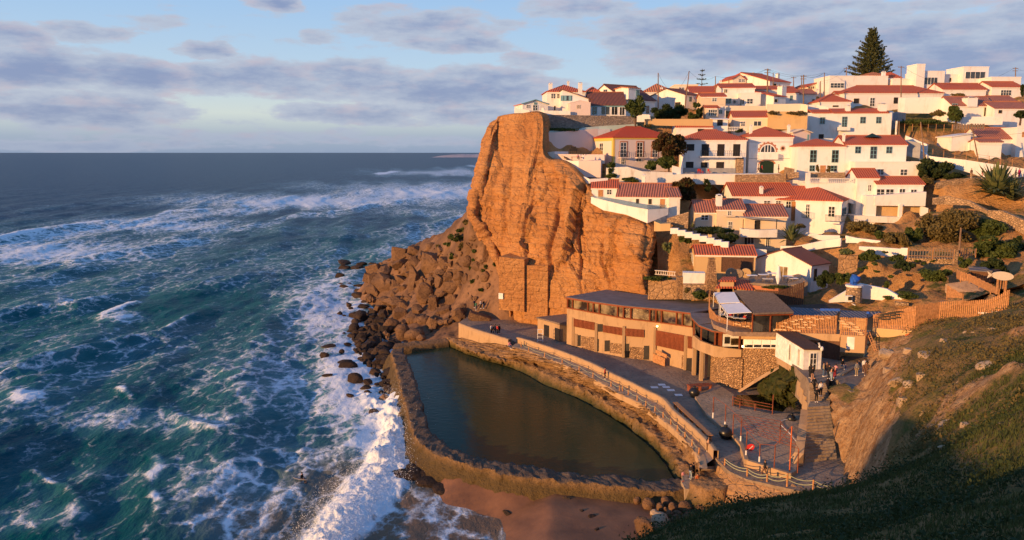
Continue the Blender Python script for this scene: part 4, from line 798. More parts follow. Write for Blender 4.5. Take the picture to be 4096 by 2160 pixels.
use(1); ctl += [(q[0], q[1], q[2] - 1.2) for q in [tuple(P(*q)) for q in [(1100,1200,165),(1300,1200,166),(1500,1200,168)]]]; ctl += [tuple(P(*q)) for q in [(1100,1215,167),(1250,1200,168),(1450,1200,170),(1650,1200,173),(1200,1195,164),(1500,1200,166),(1060,925,175),(1300,915,176),(1600,890,177.5),(1850,880,178),(2100,870,180),(1060,910,171),(1350,905,172),(1700,880,174),(2000,870,176)]]
ctl += [(95,110,24), (110,150,32), (110,190,44), (60,240,46), (120,240,48), (0,235,44), (48,104,13), (40,118,14), (30,126,10), (25,140,8)]
fv = idw(ctl, 2.0, 5.0)
Xv, Yv = np.meshgrid(np.linspace(3, 150, 340), np.linspace(98, 262, 375), indexing='ij'); Zv = fv(Xv, Yv)
cy = np.interp(Xv, [-4, 6, 10, 14, 20, 25.5, 27, 31, 36, 42, 60], [176, 166, 160, 154, 148, 143, 129, 122, 114, 106, 102])
Zv = Zv + .5 * fbm(Xv * .3, Yv * .3, 0, 4) + .55 * np.abs(fbm(Xv * .55, Yv * .55, 2, 4, .6)) + .8 * np.abs(fbm(Xv * .14, Yv * .14, 5, 4, .6)) - .75
okv = (Yv > cy + 2.0)[:-1, :-1] & ~((Xv < 40) & (Yv < 116))[:-1, :-1]
Fv = grid_faces(*Xv.shape).reshape(Xv.shape[0]-1, -1, 4)
hs = mesh_np('hillside', np.stack([Xv, Yv, Zv], -1), Fv[okv], None, None, False); tag(hs, kind='structure')
Uv, Vv = px_of(Xv, Yv, Zv); use(3); lawn_ = np.clip(1.4 - np.maximum(np.abs(Uv - fx(1400)) / (fx(1700) - fx(1400)), np.abs(Vv - fy(1140)) / (fy(1240) - fy(1140))), 0, 1) * 3; set_attr(hs, 'lawn', np.clip(lawn_, 0, 1)); use(0)
m, t, b = base_mat('hillside', .95, .1); p = pos(t); sx = t.new('ShaderNodeSeparateXYZ'); t.put(sx.inputs[0], t.new('ShaderNodeNewGeometry').outputs['Normal'])
n1 = t.noise(p, .35, 6, .65); n2 = t.noise(p, 2.2, 5, .7); c = t.mix(t.mapr(n1, .4, .6), (.46, .24, .095), (.60, .34, .15)); c = t.mix(t.mapr(n2, .54, .74, 0, .6), c, (.18, .10, .05))
gm = t.math('MULTIPLY', t.mapr(sx.outputs[2], .82, .94), t.mapr(n1, .48, .60)); gm = t.math('MAXIMUM', gm, t.math('MULTIPLY', t.new('ShaderNodeAttribute', attribute_name='lawn').outputs['Fac'], .9)); t.put(b.inputs['Base Color'], t.mix(gm, c, t.mix(n2, (.09, .11, .03), (.18, .15, .05))))
bump(t, b, t.math('ADD', n1, n2), .7); hs.data.materials.append(m)
def hz(X, Y): return float(fv(np.array([X]), np.array([Y]))[0])

# ---- house construction
def win(kind, root, O, ux, w, hgt, nrm):
    """opening of width w, height hgt; O lower left corner, ux along the wall, nrm outwards (all in the house frame)"""
    up = Vector((0, 0, 1))
    def bx(mb, a0, a1, b0, b1, d0, d1):
        q = [O + ux*a + up*z_ + nrm*d for d in (d0, d1) for a, z_ in ((a0, b0), (a1, b0), (a1, b1), (a0, b1))]
        mb.add(q, [(3,2,1,0),(4,5,6,7),(0,1,5,4),(1,2,6,5),(2,3,7,6),(3,0,4,7)]); return mb
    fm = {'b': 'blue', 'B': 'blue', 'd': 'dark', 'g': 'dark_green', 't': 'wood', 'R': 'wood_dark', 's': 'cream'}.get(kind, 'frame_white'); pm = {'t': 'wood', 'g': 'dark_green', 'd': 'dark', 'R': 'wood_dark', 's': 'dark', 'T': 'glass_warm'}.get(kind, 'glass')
    f = MB(); fw = .09 if kind != 's' else .05
    bx(f, -fw, 0, -fw, hgt + fw, -.03, .07); bx(f, w, w + fw, -fw, hgt + fw, -.03, .07); bx(f, 0, w, hgt, hgt + fw, -.03, .07); bx(f, 0, w, -fw, 0, -.03, .09)
    if kind in 'wbDWT' or kind == 'D4':
        n = 2 if w < 2.6 else 4
        for k in range(1, n): bx(f, w*k/n - .04, w*k/n + .04, 0, hgt, -.01, .055)
        for k in range(1, max(2, int(round(hgt / .65)))):
            if kind not in 'WT': z_ = hgt*k/max(2, int(round(hgt / .65))); bx(f, 0, w, z_ - .03, z_ + .03, -.01, .05)
    if kind == 'B':
        for k in (0, .28, .72): bx(f, w*k, w*(k+.22), 0, hgt, .0, .08)
    fo = f.build('door' if kind in 'tgTD' or hgt > 1.8 and w < 1.5 else ('shutter' if kind in 'dR' else 'window'), MATS[fm], root)
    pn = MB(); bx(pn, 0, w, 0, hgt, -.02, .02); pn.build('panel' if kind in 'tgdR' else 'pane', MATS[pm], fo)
    return fo
def chimney(parent, x, y, zb, zt, w, mat='white'):
    mb = MB(); hw = w / 2; mb.box(x-hw, x+hw, y-hw, y+hw, zb, zt-.45); mb.box(x-hw-.07, x+hw+.07, y-hw-.07, y+hw+.07, zt-.45, zt-.33)
    for a, c in ((-1,-1),(1,-1),(-1,1),(1,1)): mb.box(x+a*hw*.75-.08, x+a*hw*.75+.08, y+c*hw*.75-.08, y+c*hw*.75+.08, zt-.33, zt-.12)
    k = len(mb.v); mb.v += [(x-hw-.06,y-hw-.06,zt-.12),(x+hw+.06,y-hw-.06,zt-.12),(x+hw+.06,y+hw+.06,zt-.12),(x-hw-.06,y+hw+.06,zt-.12),(x,y,zt+.08)]
    mb.f += [(k+3,k+2,k+1,k),(k,k+1,k+4),(k+1,k+2,k+4),(k+2,k+3,k+4),(k+3,k,k+4)]
    mb.build('chimney', MATS[mat], parent)
def roofmesh(mb, typ, w, d, h, r, o, th=.16):
    """tiled roof over footprint w x d, eaves at h, rise r, overhang o"""
    x0, x1, y0, y1, z0, z1 = -o, w+o, -o, d+o, h+.02, h+r; dz = th
    if typ == 'gable': T = [(x0,y0,z0),(x1,y0,z0),(x1,y1,z0),(x0,y1,z0),(x0,d/2,z1),(x1,d/2,z1)]; F = [(0,1,5,4),(2,3,4,5)]; B = [(0,4,3),(1,2,5)]
    elif typ == 'gablef': T = [(x0,y0,z0),(x1,y0,z0),(x1,y1,z0),(x0,y1,z0),(w/2,y0,z1),(w/2,y1,z1)]; F = [(0,4,5,3),(4,1,2,5)]; B = [(0,1,4),(2,3,5)]
    elif typ == 'hip':
        a = min(d/2, w/2) * .98
        if w >= d: T = [(x0,y0,z0),(x1,y0,z0),(x1,y1,z0),(x0,y1,z0),(a,d/2,z1),(w-a+.01,d/2,z1)]; F = [(0,1,5,4),(1,2,5),(2,3,4,5),(3,0,4)]; B = []
        else: T = [(x0,y0,z0),(x1,y0,z0),(x1,y1,z0),(x0,y1,z0),(w/2,a,z1),(w/2,d-a+.01,z1)]; F = [(0,1,4),(1,2,5,4),(2,3,5),(3,0,4,5)]; B = []
    elif typ == 'shed': T = [(x0,y0,z0),(x1,y0,z0),(x1,y1,z1),(x0,y1,z1)]; F = [(0,1,2,3)]; B = []
    elif typ == 'shedr': T = [(x0,y0,z1),(x1,y0,z0),(x1,y1,z0),(x0,y1,z1)]; F = [(0,1,2,3)]; B = []
    elif typ == 'shedl': T = [(x0,y0,z0),(x1,y0,z1),(x1,y1,z1),(x0,y1,z0)]; F = [(0,1,2,3)]; B = []
    k = len(mb.v); n = len(T); mb.v += T + [(a, b_, c - dz) for a, b_, c in T]
    mb.f += [tuple(i+k for i in f) for f in F] + [tuple(i+k+n for i in f[::-1]) for f in F]
    for i in range(4): j = (i+1) % 4; mb.f.append((k+i, k+i+n, k+j+n, k+j)) if not (typ in ('gable',) and i in (1, 3)) and not (typ == 'gablef' and i in (0, 2)) else None
    if typ == 'gable':
        for (a, c, e) in ((0, 4, 3), (1, 5, 2)): mb.f += [(k+a, k+c, k+c+n, k+a+n), (k+c, k+e, k+e+n, k+c+n)]
    if typ == 'gablef':
        for (a, c, e) in ((0, 4, 1), (3, 5, 2)): mb.f += [(k+a, k+c, k+c+n, k+a+n), (k+c, k+e, k+e+n, k+c+n)]
ROOTS = {}
for h in HOUSES:
    C, u, sl, sr, O, sol = hframe(h); v = Vector((-u.y, u.x, 0)); w = sr - sl; d = h['dep']; rt = empty(h['name'], O, h['rot'], h['label'], h['cat'])
    xm = (h['xl'] + h['xr']) / 2; eave = P(xm, h['yt'], h['D']).z - C.z
    rise = 0
    if h['yr'] is not None:
        back = {'gable': d/2, 'hip': min(d/2, 99), 'shed': d}.get(h['roof'], 0); Dr = (C + v * back).y
        rise = P(xm, h['yr'], Dr).z - C.z - eave; rise = max(rise, .35)
    body = MB(); f = h['foot']; typ = h['roof']
    Z = {'gable': [(0,d/2,eave+rise),(w,d/2,eave+rise)], 'gablef': [(w/2,0,eave+rise),(w/2,d,eave+rise)]}.get(typ)
    s = .12
    if typ == 'gable':
        body.add([(0,0,-f),(w,0,-f),(w,d,-f),(0,d,-f),(0,0,eave-s),(w,0,eave-s),(w,d,eave-s),(0,d,eave-s),(0,d/2,eave+rise-s),(w,d/2,eave+rise-s)], [(0,3,2,1),(0,1,5,4),(1,2,6,9,5),(2,3,7,6),(3,0,4,8,7),(4,5,9,8),(6,7,8,9)])
    elif typ == 'gablef':
        body.add([(0,0,-f),(w,0,-f),(w,d,-f),(0,d,-f),(0,0,eave-s),(w,0,eave-s),(w,d,eave-s),(0,d,eave-s),(w/2,0,eave+rise-s),(w/2,d,eave+rise-s)], [(0,3,2,1),(0,1,5,8,4),(1,2,6,5),(2,3,7,9,6),(3,0,4,7),(4,8,9,7),(5,6,9,8)])
    elif typ in ('shedr', 'shedl'):
        a, c = (eave+rise, eave) if typ == 'shedr' else (eave, eave+rise)
        body.prism([(0,0),(w,0),(w,d),(0,d)], -f, [a-s, c-s, c-s, a-s])
    elif typ == 'shed': body.prism([(0,0),(w,0),(w,d),(0,d)], -f, [eave-s, eave-s, eave+rise-s, eave+rise-s])
    else: body.box(0, w, 0, d, -f, eave)
    body.build('wall', MATS[h['wall']], rt)
    rf = None
    if typ in ('flat', 'none'):
        mb = MB()
        if typ == 'flat':
            mb.box(-.06, w+.06, -.06, .2, eave-.02, eave+.22); mb.box(-.06, .2, .2, d-.2, eave-.02, eave+.22); mb.box(w-.2, w+.06, .2, d-.2, eave-.02, eave+.22); mb.box(-.06, w+.06, d-.2, d+.06, eave-.02, eave+.22)
            rf = mb.build('parapet', MATS[h['wall']], rt)
    else:
        ex_ = 7.0 if 'corner house' in h['label'] else 0.0
        mb = MB(); roofmesh(mb, typ, w + ex_, d, eave, rise, h['over']); mb.v = [(q_[0] - ex_, q_[1], q_[2]) for q_ in mb.v]; rf = mb.build('roof', MATS[h['rmat']], rt)
        if h['over'] > .1 and typ in ('gable', 'hip'):
            mb = MB(); mb.box(-.14, w+.14, -.14, -.003, eave-.42, eave-.14); mb.build('cornice', MATS['yellow' if h['trim'] == 'yellow' else ('blue' if h['trim'] else 'white')], rt)
            if typ == 'gable' or w > d:      # ridge tiles
                mb = MB(); a = min(d/2, w/2)*.98 if typ == 'hip' else -h['over']; mb.tube([(a - ex_, d/2, eave+rise+.02), (w-a, d/2, eave+rise+.02)], .12, 6); mb.build('ridge', MATS['terracotta'], rf)
        elif typ == 'gablef' and h['trim']:
            mb = MB(); mb.tube([(-.3, -.34, eave-.1), (w/2, -.34, eave+rise-.02), (w+.3, -.34, eave-.1)], .12, 4); mb.build('trim', MATS['blue'], rt)
    for (x, ytop, wp_, fr) in h['chim']:
        yl = d * fr + .5; q = O + v * yl; dd = ray(x, ytop); k = dd.x / dd.y; ss = (k * q.y - q.x) / (u.x - k * u.y); Q = q + u * ss
        zt = P(x, ytop, Q.y).z - C.z; ww = max(.45, wp_ / REG[2] * Q.y / FOC)
        chimney(rf or rt, ss, yl, min(eave - .3, zt - 1.2), zt, ww)
    for wi in h['wins']:
        kd, x0, x1, y0, y1 = wi[:5]; face = wi[5] if len(wi) > 5 else 'F'
        if face == 'F': o_, ax, nr = O, u, Vector((0,-1,0)); lx = Vector((1,0,0)); off = Vector((0,0,0))
        elif face == 'L': o_, ax, nr = O, v, Vector((-1,0,0)); lx = Vector((0,1,0)); off = Vector((0,0,0))
        else: o_, ax, nr = O + u*w, v, Vector((1,0,0)); lx = Vector((0,1,0)); off = Vector((w,0,0))
        def hit(x, y):
            dd = ray(x, y); k = dd.x/dd.y; t_ = (k*o_.y - o_.x)/(ax.x - k*ax.y); return t_, P(x, y, (o_ + ax*t_).y).z - C.z
        ta, za = hit(x0, y1); tb, zb = hit(x1, y0); a, c = min(ta, tb), max(ta, tb)
        if c - a > 25 or c - a < .05: continue
        if kd == 'o':
            mb = MB(); r_ = (c-a)/2; mb.disc((a+r_, -.06, (za+zb)/2), (0,1,0), r_+.12, .05, 14, r_*.8); wf = mb.build('window', MATS['grey'], rt); mb = MB(); mb.disc((a+r_, -.03, (za+zb)/2), (0,1,0), r_*.85, .02); mb.build('pane', MATS['glass'], wf); continue
        win(kd, rt, off + lx*a + Vector((0,0,za)), lx, c-a, zb-za, nr)
    ROOTS[h['label']] = (rt, O, u, v, w, d, eave, rise, h)
def root_of(key):
    for k, r_ in ROOTS.items():
        if key in k: return r_
ORD = ['first','second','third','fourth','fifth','sixth','seventh','eighth','ninth','tenth','eleventh','twelfth','thirteenth','fourteenth','fifteenth','sixteenth','seventeenth','eighteenth','nineteenth','twentieth','twenty first']
# ================================================================== WALLS, RESTAURANT, TERRACES, FENCES
def tube_px(mb, pts, z, r, n=5): mb.tube([PZ(x, y, z) for x, y in pts], r, n); return mb
def rel(o, root):       # re-seat a part built in world coordinates under its thing
    o.parent = root; o.matrix_parent_inverse = Matrix.Identity(4)
    co = np.zeros(len(o.data.vertices) * 3, dtype=np.float32); o.data.vertices.foreach_get('co', co); co = co.reshape(-1, 3)
    for k_ in ('category', 'label', 'group'):
        if k_ in o: del o[k_]
    a_ = -root.rotation_euler.z; co = co + np.array(o.location) - np.array(root.location); o.location = (0, 0, 0)
    co = np.stack([co[:,0]*math.cos(a_) - co[:,1]*math.sin(a_), co[:,0]*math.sin(a_) + co[:,1]*math.cos(a_), co[:,2]], -1); o.data.vertices.foreach_set('co', co.ravel().astype(np.float32)); o.data.update(); return o
def pxfence(name, pts, label, mat='wood', pitch=.22, sw=.10, th=.03, cat='fence', group=None, rail='wood', pst=2.5):
    T = [P(x, yt, D) for x, yt, yb, D in pts]; B = [P(x, yb, D) for x, yt, yb, D in pts]
    root = empty(name, B[0], 0, label, cat, group); sl = MB(); rl = MB(); pos_ = []
    for i in range(len(pts) - 1):
        L = (B[i+1] - B[i]); L2 = L.copy(); L2.z = 0; w = L2.length; ux = L2.normalized(); nr = Vector((ux.y, -ux.x, 0)); n = max(1, int(w / pitch))
        for k in range(n):
            f = (k + .5) / n; b_ = B[i] + (B[i+1]-B[i]) * f; t_ = T[i] + (T[i+1]-T[i]) * f; jz = .04 * math.sin(k * 7.3)
            sl.obox(b_ + nr * .03, ux, nr, sw / 2, th / 2, b_.z, t_.z + jz)
        for fz in (.22, .78):
            a = B[i] + (T[i]-B[i]) * fz; c = B[i+1] + (T[i+1]-B[i+1]) * fz; rl.tube([a - nr * .03, c - nr * .03], .045, 4)
        m_ = max(1, int(w / pst))
        for k in range(m_ + (i == len(pts) - 2)):
            f = k / m_; b_ = B[i] + (B[i+1]-B[i]) * f; t_ = T[i] + (T[i+1]-T[i]) * f; po = MB(); po.obox(b_ - nr * .10, ux, nr, .05, .05, b_.z - .3, t_.z); pos_.append(po)
    for mb, nm, mt in [(sl, 'slat_panel', mat), (rl, 'rail', rail)] + [(po, 'post', rail) for po in pos_]: rel(mb.build(nm, MATS[mt]), root)
    return root
# ---- white and stone walls of the village
simple('wood_pale', (.62,.42,.24), .8)
use(1)
pxwall('terrace_wall', [(735,660,752,176),(905,690,752,175.5),(908,705,750,175.4),(1045,690,750,175)], .4, 'white', 'low stepped white wall running along the cliff edge under the blue trimmed cottage')
pxwall('terrace_wall', [(1045,662,750,174.9),(1072,662,750,174.8),(1074,692,752,174.7),(1376,697,752,174.3)], .4, 'white', 'white terrace wall with a square pier below the patio of the cliff house')
pxwall('stone_wall', [(1040,745,915,173),(1056,740,922,172.6),(1300,742,912,173.6),(1590,748,885,174.6),(1800,752,872,175.2),(2110,756,850,176.6)], 2.5, 'stone_grey', 'long grey brown rubble retaining wall under the clifftop houses')
pxwall('stone_wall', [(990,850,915,174),(1060,850,915,173)], 2, 'stone', 'dark stub of stone wall at the left foot of the rubble wall')
pxwall('mint_wall', [(1010,932,975,169.5),(1500,905,975,172),(1560,885,970,172.6),(1700,872,960,173.6),(2140,845,930,175.6)], 2.0, 'mint', 'long low wall coated pale mint green above the white cliff terrace')
pxwall('terrace_wall', [(1035,948,1190,169),(1200,940,1270,169.6),(1480,915,1270,171.6),(1685,898,1270,173)], .6, 'pink', 'tall blank pinkish white wall behind the cliff terrace')
pxwall('terrace_wall', [(1685,903,1100,173),(1830,905,1100,174)], .4, 'white', 'short white wall end meeting the roof of the yellow cornered villa')
pxwall('terrace_wall', [(1020,1162,1215,165.5),(1090,1170,1240,164.3),(1196,1160,1275,163.2)], 6, 'white', 'rounded white bulwark standing on the shoulder of the ochre cliff')
pxwall('terrace_wall', [(1196,1190,1275,163.1),(1765,1195,1300,161.4)], 4, 'pink', 'white upper terrace step with the sunbeds on it')
pxwall('terrace_wall', [(1262,1250,1290,161),(1380,1266,1340,159.5),(1470,1270,1420,158)], .5, 'white', 'bright sunlit white wall at the left of the sitting couple')
pxwall('terrace_wall', [(1470,1268,1450,157.9),(1722,1262,1460,157.2)], 5, 'pink', 'square white terrace block below the sitting couple')
use(4)
pxwall('white_wall', [(636,695,775,154.5),(700,722,770,153.6),(900,712,760,154)], .5, 'white', 'sloping white wall end left of the cottage with the wooden door')
pxwall('terrace_wall', [(716,915,985,149.6),(850,950,1062,147.5),(1100,1012,1110,144.4),(1330,1052,1202,142)], .4, 'white', 'long white terrace wall with a glass balustrade swinging out over the cliff')
pxwall('terrace_wall', [(1330,1052,1202,141.9),(1555,1038,1110,143.6)], .4, 'white', 'right hand return of the white terrace wall in bluish shade')
gp = [(716,905,D_) for D_ in (149.6,)]
g = pxwall('glass_balustrade', [(720,905,918,149.5),(850,912,950,147.4),(1100,962,1012,144.3),(1330,1000,1052,141.8),(1540,1000,1040,143.4)], .04, 'glass', 'clear glass balustrade on the cottage terrace', 'balustrade')
m, t, b = base_mat('glass_clear', .05, .5); b.inputs['Transmission Weight'].default_value = .85; b.inputs['Base Color'].default_value = (.6, .75, .8, 1); g.data.materials[0] = m
pxwall('white_wall', [(880,598,760,157.6),(1110,590,790,157.2),(1270,640,790,157),(1600,650,780,157.3)], 3, 'white_worn', 'long stained white garden wall below the yellow cornered villa')
pxwall('white_wall', [(1595,575,770,158),(1690,600,740,158),(1712,480,680,158.4)], .5, 'white', 'curved white wall end rising beside the balcony house')
pxwall('stone_wall', [(1400,1180,1290,140),(1470,1210,1290,139.4),(1578,1205,1285,139)], 2.5, 'ochre', 'low curved ochre wall at the top of the white steps')
pxwall('stone_wall', [(1540,1150,1205,142),(1770,1080,1260,141)], .6, 'stone', 'dark rubble wall climbing to the cream cottage')
use(5)
pxwall('street_wall', [(-200,770,960,157.5),(390,745,860,157),(1000,742,875,156.6),(1640,745,850,156)], 8, 'white_worn', 'tall stained whitewashed wall carrying the upper street')
pxwall('street_wall', [(1030,752,835,155.8),(1640,740,838,155.2)], .5, 'stone', 'patch of bare stones in the wall under the arched garage')
pxwall('rock_stub', [(1630,660,800,155.6),(1735,680,800,155.4)], 1.2, 'stone', 'upright rough stone stub at the end of the street')
pxwall('white_wall', [(985,872,960,157.5),(1300,832,930,157),(1640,822,930,156.6),(1885,800,930,156.4)], .4, 'white', 'white coping following the top of the long ribbed roof')
use(6)
pxwall('stone_wall', [(-130,652,712,154),(-12,648,712,153.8)], .5, 'stone', 'short cream rubble wall left of the white pier')
pxwall('stone_wall', [(110,652,720,153.4),(490,652,722,152.6)], .6, 'stone', 'cream rubble garden wall in front of the blue door')
pxwall('terrace_wall', [(65,768,850,151.6),(600,770,1000,150.4)], 4, 'white', 'white terrace base carrying the balustrade above the orange roof')
pxwall('white_wall', [(66,655,790,151.8),(108,655,790,151.8)], .6, 'white', 'square white pier at the left end of the balustrade')
pxwall('terrace_wall', [(700,905,1320,146.8),(810,905,1320,146.6)], 4, 'white', 'white wall left of the arched veranda')
rel(pxwall('balcony', [(810,905,1012,146.5),(1362,862,1018,146)], 2.6, 'white', 'solid white balcony front over the veranda of the four window house', 'balcony'), root_of('row of paned windows')[0])
rel(pxwall('veranda', [(815,1012,1130,147.8),(1300,1020,1135,147.6)], .5, 'ochre', 'ochre back wall of the open veranda', 'veranda'), root_of('row of paned windows')[0])
pxwall('terrace_wall', [(590,1120,1190,146.6),(1210,1140,1205,145.6)], 5, 'white_worn', 'low stone and white wall carrying the veranda floor')
rel(pxwall('column', [(1068,1000,1215,145.9),(1102,1000,1215,145.9)], .6, 'white', 'square white column in the middle of the veranda', 'column'), root_of('row of paned windows')[0])
pxwall('white_wall', [(1300,1015,1200,146.4),(1382,1040,1210,146.2)], .5, 'white', 'white buttress at the right end of the veranda')
pxwall('white_wall', [(1150,300,470,158.5),(1300,335,500,157)], .5, 'grey', 'grey stair wall right of the ribbed roof house', 'wall')
pxwall('white_wall', [(1140,250,340,165),(1300,318,420,163),(1372,345,460,162)], .5, 'white', 'sloping white wall stepping down beside the dry slope')
pxwall('lane_wall', [(1290,400,520,160),(1380,470,545,158),(1500,485,560,156.5),(1790,515,640,153.5),(1980,545,700,152.4),(2300,590,712,151.4),(2600,640,730,150)], .5, 'white', 'long white lane wall falling to the right behind the walkers')
pxwall('stone_wall', [(1480,760,830,149),(1740,720,800,149.2),(1850,712,770,149.4),(2600,712,800,147.6)], 6, 'stone', 'brown stone bank under the lane where people walk')
pxwall('stone_wall', [(1450,930,1000,141),(1570,905,1000,140.8),(1830,960,1010,138),(2040,1070,1110,134)], .6, 'stone', 'tan stone wall descending left of the big spiky plant')
pxwall('stone_wall', [(2040,1062,1130,133.6),(2180,1068,1190,132),(2434,1180,1330,128),(2600,1250,1400,126)], .8, 'stone', 'tan stone wall falling to the lower right edge')
pxwall('lane_wall', [(1040,90,240,176),(1052,90,240,176)], .4, 'white', 'narrow white post wall by the steep grey steps')
use(3)
pxwall('white_wall', [(1105,885,1055,192),(1180,880,1055,191.5),(1700,868,1060,190)], .6, 'white', 'broad blank white wall above the green lawn')
pxwall('white_wall', [(1830,1095,1190,180),(2290,1092,1185,178.5)], .5, 'white', 'white garden wall below the timber porch')
pxwall('stairs_wall', [(1010,1040,1290,184),(1090,1040,1290,183)], 6, 'grey', 'steep shaded passage between the tall white house and the lawn', 'stairs')
pxwall('white_wall', [(1000,1030,1180,182),(1036,1030,1130,181.5)], .5, 'white', 'white wall edge beside the steep shaded passage')
pxwall('white_wall', [(-300,965,1030,186),(180,958,1030,185),(320,985,1030,184)], .5, 'white', 'long white wall above the ochre rock face')
use(2)
pxwall('rock_outcrop', [(1838,790,1010,172.5),(2000,785,1015,172),(2325,795,1015,171)], 6, 'ochre', 'ochre rock face fringed with hanging weeds between two houses', 'rock face')
pxwall('white_wall', [(1810,692,800,184),(2240,686,800,183),(2330,700,800,182)], .5, 'cream', 'long cream wall above the ochre rock face')
pxwall('white_wall', [(250,882,960,172),(1120,882,985,171)], .6, 'ochre', 'long low ochre wall behind the red roofs')
pxwall('white_wall', [(1290,712,780,186),(1800,715,780,185.6)], .5, 'cream', 'cream wall below the terraced white house')
pxwall('white_wall', [(1118,975,1040,173),(1315,968,1040,172.5)], .5, 'white', 'white wall under the small porch')
pxwall('white_wall', [(150,820,920,176),(325,825,920,175.5)], 2, 'white', 'white wall foot behind the round crowned tree')
# ---- lower garden walls
use(7); hb_ = root_of('cream balcony house')[0]
rel(pxwall('balcony', [(1395,404,505,141.2),(1612,425,515,140.8),(1836,418,512,140.9)], 1.6, 'white'), hb_); rel(pxwall('awning', [(1405,262,278,140.9),(1826,296,308,140.6)], 1.9, 'grey'), hb_)
for x_ in (1425, 1828): rel(pxwall('post', [(x_-4,290,410,141.0),(x_+4,290,410,141.0)], .1, 'iron'), hb_)
rel(pxwall('sill', [(1185,248,262,143.2),(1330,250,264,143.0)], .4, 'beige'), root_of('cream middle house')[0])
for k in range(8):
    x0 = 545 + k * 87; pxwall('garden_step', [(x0, 402 + k*23.5, 470 + k*23.5, 137.5 - k*.5), (x0 + 92, 402 + k*23.5, 470 + k*23.5, 137 - k*.5)], 1.0, 'white', 'white stepped coping block above the shop roof, %s from the top' % ORD[k], 'wall', 'stepped white coping blocks')
pxwall('white_wall', [(1555,650,890,133.5),(1700,662,900,133)], .5, 'white', 'white wall between the shop and the bar chimney')
pxwall('white_wall', [(1870,615,760,137),(2060,618,700,136),(2414,545,640,134.5),(2600,520,620,133)], .6, 'white', 'high white wall rising to the right behind the dark roofed bar')
pxwall('white_wall', [(700,938,1076,126.5),(965,945,1078,126)], 2, 'white', 'bright white parapet below the shop')
pxwall('stone_pillar', [(625,990,1258,126.8),(692,990,1258,126.8)], .9, 'stone_small', 'tall square stone pillar beside the restaurant roof', 'pillar')
pxwall('stone_wall', [(275,1020,1260,129),(625,1030,1260,128)], 3, 'soil_rock', 'rough rock garden face behind the restaurant roof', 'rock face')
pxwall('stone_wall', [(700,1078,1260,125.5),(1100,1080,1270,124.8)], 4, 'stone', 'stone wall under the white parapet left of the fenced bar terrace')
pxwall('brick_fence', [(1540,1090,1140,121),(1700,1105,1150,118.6),(1850,1128,1165,118),(1960,1125,1165,119)], .25, 'terracotta', 'curved fence of pierced orange bricks round the bar terrace', 'fence')
pxfence('timber_fence', [(1560,1140,1290,118.6),(1850,1165,1350,117),(2150,1040,1340,117.5)], 'tall dark timber palisade under the bar terrace', 'wood_dark', .3, .24, .05)
pxwall('bar_terrace', [(1100,1082,1200,124.2),(1560,1060,1200,121.5),(1960,1095,1220,119.5),(2200,1050,1220,119)], 9, 'paving', 'paved terrace of the gabled bar', 'terrace', kind='structure')
# chimney stack like a stone pyramid
r_ = P(1035, 1130, 125.2); mb = MB(); hw = 1.55
def frustum(mb, c, a0, a1, z0, z1):
    mb.add([(c[0]-a0,c[1]-a0,z0),(c[0]+a0,c[1]-a0,z0),(c[0]+a0,c[1]+a0,z0),(c[0]-a0,c[1]+a0,z0),(c[0]-a1,c[1]-a1,z1),(c[0]+a1,c[1]-a1,z1),(c[0]+a1,c[1]+a1,z1),(c[0]-a1,c[1]+a1,z1)], [(0,3,2,1),(4,5,6,7),(0,1,5,4),(1,2,6,5),(2,3,7,6),(3,0,4,7)])
zt = P(1035, 775, 125.2).z; frustum(mb, r_, 1.0, .42, r_.z - 1, zt); frustum(mb, r_, .5, .5, zt, zt + .18)
tag(mb.build('chimney_stack', MATS['stone_small']), 'tall tapering stone chimney in front of the shop', 'chimney')
# small tiled roofs in front of the bar terrace
for (pl, D_, lab) in (([(1095,1110),(1330,1110),(1345,1030),(1175,1035)], 1, 'small ribbed red roof beside the tapering stone chimney'), ([(1330,1115),(1555,1140),(1510,1030),(1350,1010)], 1, 'small ribbed red roof between the brick fence and its twin roof'), ([(1130,1030),(1345,1030),(1340,985),(1180,985)], 1, 'narrow upper strip of ribbed red tiles over the two small roofs')):
    D0 = 120; zz0 = P(pl[0][0], pl[0][1], D0).z; q = []
    for i, (x, y) in enumerate(pl): q.append(P(x, y, D0 + (0 if i < 2 else 3)))
    mb = MB(); mb.add([tuple(p_) for p_ in q] + [(p_.x, p_.y, p_.z - .25) for p_ in q], [(0,1,2,3),(7,6,5,4),(0,4,5,1),(1,5,6,2),(2,6,7,3),(3,7,4,0)])
    rt = empty('tiled_shed', q[0], 0, lab, 'shed'); rel(mb.build('roof', MATS['tile']), rt)
    mb = MB(); mb.prism([(p_.x + (.3 if i in (0, 3) else -.3), p_.y + (.2 if i < 2 else 0)) for i, p_ in enumerate(q)], q[0].z - 2.6, [q[0].z - .28, q[1].z - .28, q[2].z - .28, q[3].z - .28]); rel(mb.build('wall', MATS['ochre']), rt)
